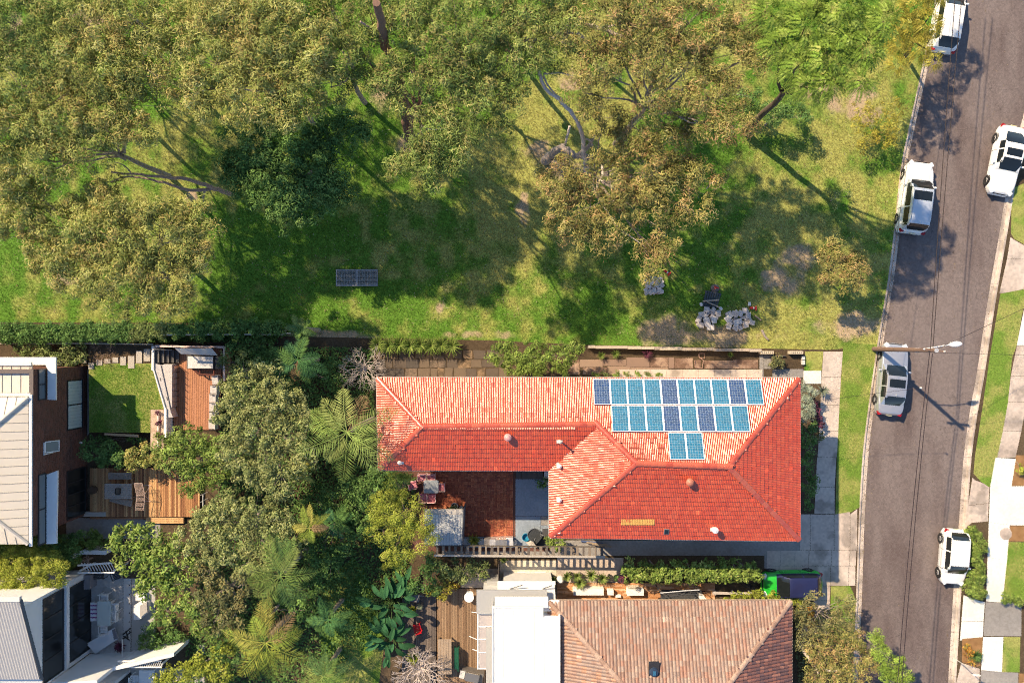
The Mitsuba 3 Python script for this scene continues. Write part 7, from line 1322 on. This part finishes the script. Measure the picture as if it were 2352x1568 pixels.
bare_shrub('bare_shrub', 'leafless grey twiggy shrub beside the brown tiled house', 'shrub', 't22', 830, 1180, 90, 1.2, 7, 'white', 12, 3, .03)
# front garden of the red-roofed house
plant('shrub', 'silver-grey shrub under the street eave of the red-roofed house', 'shrub', [(1845, 890, 16), (1858, 905, 17), (1850, 925, 18), (1862, 945, 16), (1848, 955, 15)], 1.6, 'grey', ln=.2, wd=.03, lai=1.6, seed=130, tr=.04, rc=.24, up=.5)
plant('shrub', 'plum-coloured shrub right of the silver-grey shrub', 'shrub', [(1876, 940, 9), (1880, 960, 9), (1884, 975, 8), (1872, 925, 7)], .9, 'plum', lai=1.4, seed=131, tr=.03, **{**BL, 'rc': .18})
plant('shrub', 'dark shrub in the shade of the street eave', 'shrub', [(1850, 990, 18), (1860, 1020, 18), (1855, 1055, 18), (1862, 1090, 18), (1855, 1125, 18), (1862, 1155, 15), (1868, 980, 10)], 1.3, 'dark', lai=1.2, seed=132, tr=.04, **BL)
plant('shrub', 'pale twiggy shrub at the edge of the footpath shadow', 'shrub', [(1876, 1005, 12), (1885, 1000, 10), (1868, 1000, 8)], .8, 'olive', lai=.8, seed=133, tr=.03, **{**BL, 'rc': .18})
rosette('purple-flowered strap plant leaning over the footpath', 'D14', 1120, 455, 66, .9, 34, 'grey', 134, w=.06); plant('shrub', 'green bush inside the square dark-edged planter bed', 'shrub', [(1782, 825, 13), (1790, 832, 12), (1778, 836, 10)], .7, 'olive', lai=1.4, seed=135, tr=.03, **{**BL, 'rc': .2})
for i in range(7): plant('bedding_plant', f'small bedding plant along the eave path, {["leftmost", "second", "third", "fourth", "fifth", "sixth", "rightmost"][i]} of seven', 'plant', [(1365 + i * 24, 858, 7), (1371 + i * 24, 861, 6)], .4, 'broad' if i % 2 else 'bright', ln=.1, wd=.05, lai=1.3, seed=140 + i, tr=.015, rc=.14, up=.6, group='bedding plants along the eave path')
# far side of the street
for i, (x, y, r) in enumerate(((2230, 1222, 18), (2245, 1250, 20), (2238, 1280, 18), (2240, 1320, 22), (2232, 1345, 20), (2246, 1360, 18))): plant('verge_shrub', f'flowering green shrub on the far verge beside the white hatchback, {["top", "second", "third", "fourth", "fifth", "lowest"][i]} of six', 'shrub', [(x, y, r), (x + 8, y + 8, r * .8), (x - 8, y + 6, r * .7)], .6, 'bright', ln=.13, wd=.06, lai=1.4, seed=150 + i, tr=.02, rc=.22, up=.6, mat=LEAFG, group='flowering shrubs on the far verge')
plant('shrub', 'low hedge at the bottom of the far front lawn', 'shrub', [(2308, 1370, 12), (2325, 1376, 12), (2342, 1380, 12), (2305, 1358, 8)], .5, 'bright', lai=1.4, seed=160, tr=.02, **{**BL, 'rc': .18}); rosette('spiky shrub in the brown bed near the street sign', 't22', 2030, 1390, 56, .6, 50, 'dark', 161, w=.07); plant('shrub', 'small leafy plant in the brown bed at the right edge', 'shrub', [(2342, 1080, 10), (2350, 1075, 10)], .4, 'lime', lai=1.2, seed=162, tr=.02, **{**BL, 'rc': .16}); plant('shrub', 'rusty low plant in the brown bed near the street sign', 'shrub', [(2225, 1500, 12), (2218, 1485, 10), (2232, 1520, 9)], .3, 'orange', lai=.9, seed=163, tr=.02, **{**BL, 'rc': .16})
k = tufts('grass', PP('t22', [(2238, 596), (2400, 600), (2400, 1010), (2205, 1010)]), 5000, .06, .014, 35, True, label='mown grass of the front lawn across the street'); labels[k]['category'] = 'grass'
k = tufts('grass', PP('t21', [(2185, 455), (2348, 425), (2340, 560), (2265, 900), (2195, 1440), (2152, 1640), (2110, 1785), (2010, 1700), (2010, 1568), (2110, 900)]), 6000, .06, .014, 36, True, label='mown grass strip of the far verge'); labels[k]['category'] = 'grass'
k = tufts('grass', PP('t12', [(-140, 900), (80, 700), (170, 800), (300, 1250), (240, 1700), (-140, 1700)]), 9000, .07, .016, 37, True, label='shady mown grass of the small back lawn'); labels[k]['category'] = 'grass'
# ------------------------------------------------------------------ things standing on the park grass
cg = thing('steel_grate', 'pair of galvanised steel mesh grates over a pit in the park grass', 'grate'); zg = .22; GS = M(.42, .43, .44, .4, .5, .6)
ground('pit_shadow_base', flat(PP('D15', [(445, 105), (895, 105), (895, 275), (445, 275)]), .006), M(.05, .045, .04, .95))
for x0, x1 in ((440, 660), (664, 886)):
    for y0, y1 in ((100, 107), (268, 277)): add('frame_bar', slab(PP('D15', [(x0, y0), (x1, y0), (x1, y1), (x0, y1)], zg), zg - .06, zg), GS, cg)
    for xa in (x0, x1 - 7): add('frame_bar', slab(PP('D15', [(xa, 107), (xa + 7, 107), (xa + 7, 268), (xa, 268)], zg), zg - .06, zg), GS, cg)
    for i in range(11): y = 116 + i * 14; add('bar', tube([P('D15', x0 + 6, y, zg - .01), P('D15', x1 - 6, y, zg - .01)], .011, 4), GS, cg)
    for i in range(26): x = x0 + 10 + i * 7.8; add('bar', tube([P('D15', x, 106, zg - .03), P('D15', x, 270, zg - .03)], .008, 4), GS, cg)
add('curb', cat([slab(PP('D15', q, zg - .065), 0, zg - .065) for q in ([(438, 98), (890, 98), (890, 106), (438, 106)], [(438, 270), (890, 270), (890, 280), (438, 280)])]), M(.12, .115, .11, .8), cg)
STN = [M(.50, .47, .46, .85), M(.42, .40, .40, .85), M(.58, .55, .53, .85), M(.46, .42, .40, .85)]
def pallet(label, f, pts, z=.16, name='pallet', mat=M(.16, .13, .10, .9), n=7):
    k = thing(name, label, 'pallet'); a, b, c, d = [P(f, *q, z) for q in pts]
    for i in range(n): t0, t1 = (i + .08) / n, (i + .84) / n; add('board', slab([(a + (b - a) * t0)[:2], (a + (b - a) * t1)[:2], (d + (c - d) * t1)[:2], (d + (c - d) * t0)[:2]], z - .03, z), mat, k)
    for t in (.06, .5, .94): add('bearer', tube([a + (d - a) * t - [0, 0, .09], b + (c - b) * t - [0, 0, .09]], .06, 4), mat, k)
    return k
def heap(label, f, region, n, size, seed, z0):
    rg = np.random.default_rng(seed); k = thing('stone_pile', label, 'stones'); q = Polygon(region); x0, y0, x1, y1 = q.bounds; m = 0; cen = np.array(q.centroid.coords[0]); put = []
    for tr_ in range(4000):
        if m >= n: break
        x, y = rg.uniform(x0, x1), rg.uniform(y0, y1)
        if not q.contains(Point(x, y)) : continue
        s = size * rg.uniform(.7, 1.35); near = sum(1 for (a, b, c) in put if (a - x) ** 2 + (b - y) ** 2 < (1.1 * c) ** 2)
        if near > 1: continue
        p = P(f, x, y, z0 + .1); w = px(f, s, z0); b = box(0, 0, 0, w * rg.uniform(1.1, 1.5), w, w * rg.uniform(.35, .6), 0, .012); b.apply_transform(trimesh.transformations.euler_matrix(rg.normal(0, .22), rg.normal(0, .22), rg.uniform(0, 3.14))); b.apply_translation([p[0], p[1], z0 + w * .28 + near * w * .42]); add('stone', b, STN[int(rg.integers(4))], k); put.append((x, y, s)); m += 1
pallet('timber pallet under the small stack of pale blocks', 'D12', [(215, 150), (372, 150), (372, 295), (215, 295)]); heap('small square stack of pale grey blocks nearest the gum branch', 'D12', [(222, 158), (366, 158), (366, 290), (222, 290)], 30, 27, 1, .16)
pallet('dark empty pallet with two loose planks laid across it', 'D12', [(742, 262), (882, 290), (842, 420), (715, 400)], .16, mat=M(.055, .07, .085, .8)); lp_ = thing('loose_planks', 'two pale planks crossed over the dark empty pallet', 'planks')
for a, b in (((718, 356), (858, 345)), ((755, 362), (862, 410))): add('plank', tube([P('D12', *a, .24), P('D12', *b, .24)], .045, 4), M(.40, .35, .29, .85), lp_)
pallet('timber pallet under the long block stack', 'D12', [(735, 425), (864, 440), (790, 600), (648, 545)]); heap('long stack of large pale blocks below the dark pallet', 'D12', [(738, 422), (860, 440), (790, 595), (655, 548)], 24, 38, 2, .16)
heap('wide tumbled heap of pale blocks beside the bare earth', 'D12', [(925, 470), (1000, 440), (1110, 430), (1140, 540), (1050, 590), (930, 590)], 40, 34, 3, .03)
def bollard(label, f, x0, y0, x1, y1, base=True):
    k = thing('bollard', label, 'bollard'); p = P(f, x0, y0, 0); q = P(f, x1, y1, .9); q = p + np.array([*(q - p)[:2], .9]) if base else P(f, x1, y1, .12); RD = M(.62, .03, .03, .5)
    if base: add('base', lathe([(.30, 0), (.30, .05), (.16, .12), (.06, .13), (.001, .13)], p[0], p[1], .0, 20), M(.13, .115, .11, .8), k)
    else: p = p + [0, 0, .1]
    d = q - p; add('post', tube([p + d * .05, p + d * .3, p + d * .85, q], [.085, .07, .06, .05], 12), RD, k, smooth=50)
    add('band', tube([p + d * .55, p + d * .72], [.072, .070], 12, False), M(.8, .8, .78, .4), k, smooth=50); add('handle', tube([q - unit(np.cross(d, [0, .3, 1.])) * .16, q + unit(np.cross(d, [0, .3, 1.])) * .16], .04, 8), RD, k)
bollard('red plastic bollard standing on a grey rubber base above the dark pallet', 'D12', 822, 246, 836, 236); bollard('red bollard lying in the shade near the gum branch', 'D12', 380, 88, 428, 122, False); bollard('red bollard half hidden by the gum leaves above the small stack', 'D12', 216, 112, 240, 140, False); bollard('red and white bollard lying by the tumbled heap', 'D12', 1118, 414, 1180, 418, False)
lg = thing('log', 'short fallen log lying on the bare earth by the garden wall', 'log'); add('trunk', tube([P('D12', 1228, 605, .1), P('D12', 1255, 660, .12), P('D12', 1285, 690, .1)], [.09, .08, .06], 8), BARK['grey'], lg, smooth=50); add('branch', tube([P('D12', 1170, 480, .06), P('D12', 1222, 522, .06)], .05, 6), BARK['pink'], lg)
for i, (x, y) in enumerate(((1122, 380), (704, 384), (873, 420))): single('rubble', box(*P('D12', x, y, .08), .18, .24, .12, .4 * i, .05), M(.72, .7, .68, .8), ['white lump of rubble above the tumbled heap', 'white lump of rubble left of the dark pallet', 'white lump of rubble right of the dark pallet'][i], 'stone')

# low planting that covers the soil of the left gardens
def cover(region, n, pal, seed, label, z=.35, ln=.2, wd=.09):
    rg = np.random.default_rng(seed); q = Polygon(region); x0, y0, x1, y1 = q.bounds; p = np.c_[rg.uniform(x0, x1, n), rg.uniform(y0, y1, n)]; p = p[contains_xy(q, p[:, 0], p[:, 1])]; n = len(p)
    h = z * (.25 + 1.5 * meshkit.fbm(np.c_[p * .9, np.zeros(n)], 3, seed)) * rg.uniform(.4, 1, n); nn = unit(rg.normal(0, .5, (n, 3)) + [0, 0, .9]); a = unit(np.cross(nn, rg.normal(size=(n, 3)))); l = ln * rg.uniform(.6, 1.4, n); pal = np.array(PAL[pal]) * LB
    v, f = leaf_mesh(np.c_[p, h], a, nn, l, l * wd / ln); k = add('ground_cover', trimesh.Trimesh(v, f, process=False), LEAFG, color=np.repeat(np.clip(pal[rg.integers(len(pal), size=n)] * rg.normal(1, .2, (n, 1)), .01, .5), 4, 0), kind='stuff', label=label); labels[k]['category'] = 'ground cover'
cover(PP('g', [(520, 790), (860, 800), (860, 1080), (960, 1090), (930, 1330), (900, 1400), (760, 1568), (420, 1568), (440, 1420), (500, 1120)]), 42000, 'dark', 1, 'dark leafy undergrowth beneath the palms and garden trees')
cover(PP('g', [(0, 1235), (200, 1235), (190, 1290), (130, 1330), (0, 1370)]), 7000, 'bright', 2, 'low green planting between the brick house and the white house')
cover(PP('g', [(-20, 745), (640, 745), (640, 785), (-20, 785)]), 9000, 'dark', 3, 'dark leafy growth at the foot of the park hedge')
cover(PP('g', [(1700, 1382), (1930, 1400), (1960, 1480), (1960, 1568), (1830, 1568), (1820, 1390)]), 5000, 'olive', 4, 'dry leafy ground cover in front of the brown tiled house', .25)

rg = np.random.default_rng(88); n = 2600; t = rg.random(n); cx = np.where(rg.random(n) < .6, 0, 1); yy = rg.uniform((784 - 1640) * S, (784 + 60) * S, n); xl = np.interp(-yy, -LKc[:, 1], LKc[:, 0]); xr_ = np.interp(-yy, -REc[:, 1], REc[:, 0])
xx = np.where(cx == 0, xl + .18 + np.abs(rg.normal(0, .28, n)), np.where(rg.random(n) < .5, xr_ + .25 - np.abs(rg.normal(0, .3, n)), xl + rg.uniform(.3, 6, n))); an = rg.uniform(0, 6.28, n)
v, f = leaf_mesh(np.c_[xx, yy, np.full(n, -.112)], unit(np.c_[np.cos(an), np.sin(an), rg.normal(0, .1, n)]), unit(np.c_[rg.normal(0, .2, (n, 2)), np.ones(n)]), rg.uniform(.05, .13, n), rg.uniform(.02, .045, n))
k = add('gutter_leaves', trimesh.Trimesh(v, f, process=False), LEAF, color=np.repeat(np.array([(.20, .14, .07), (.12, .09, .06), (.30, .24, .14)])[rg.integers(3, size=n)], 4, 0), kind='stuff', label='dry leaves and bark gathered along the gutters of the road'); labels[k]['category'] = 'leaves'
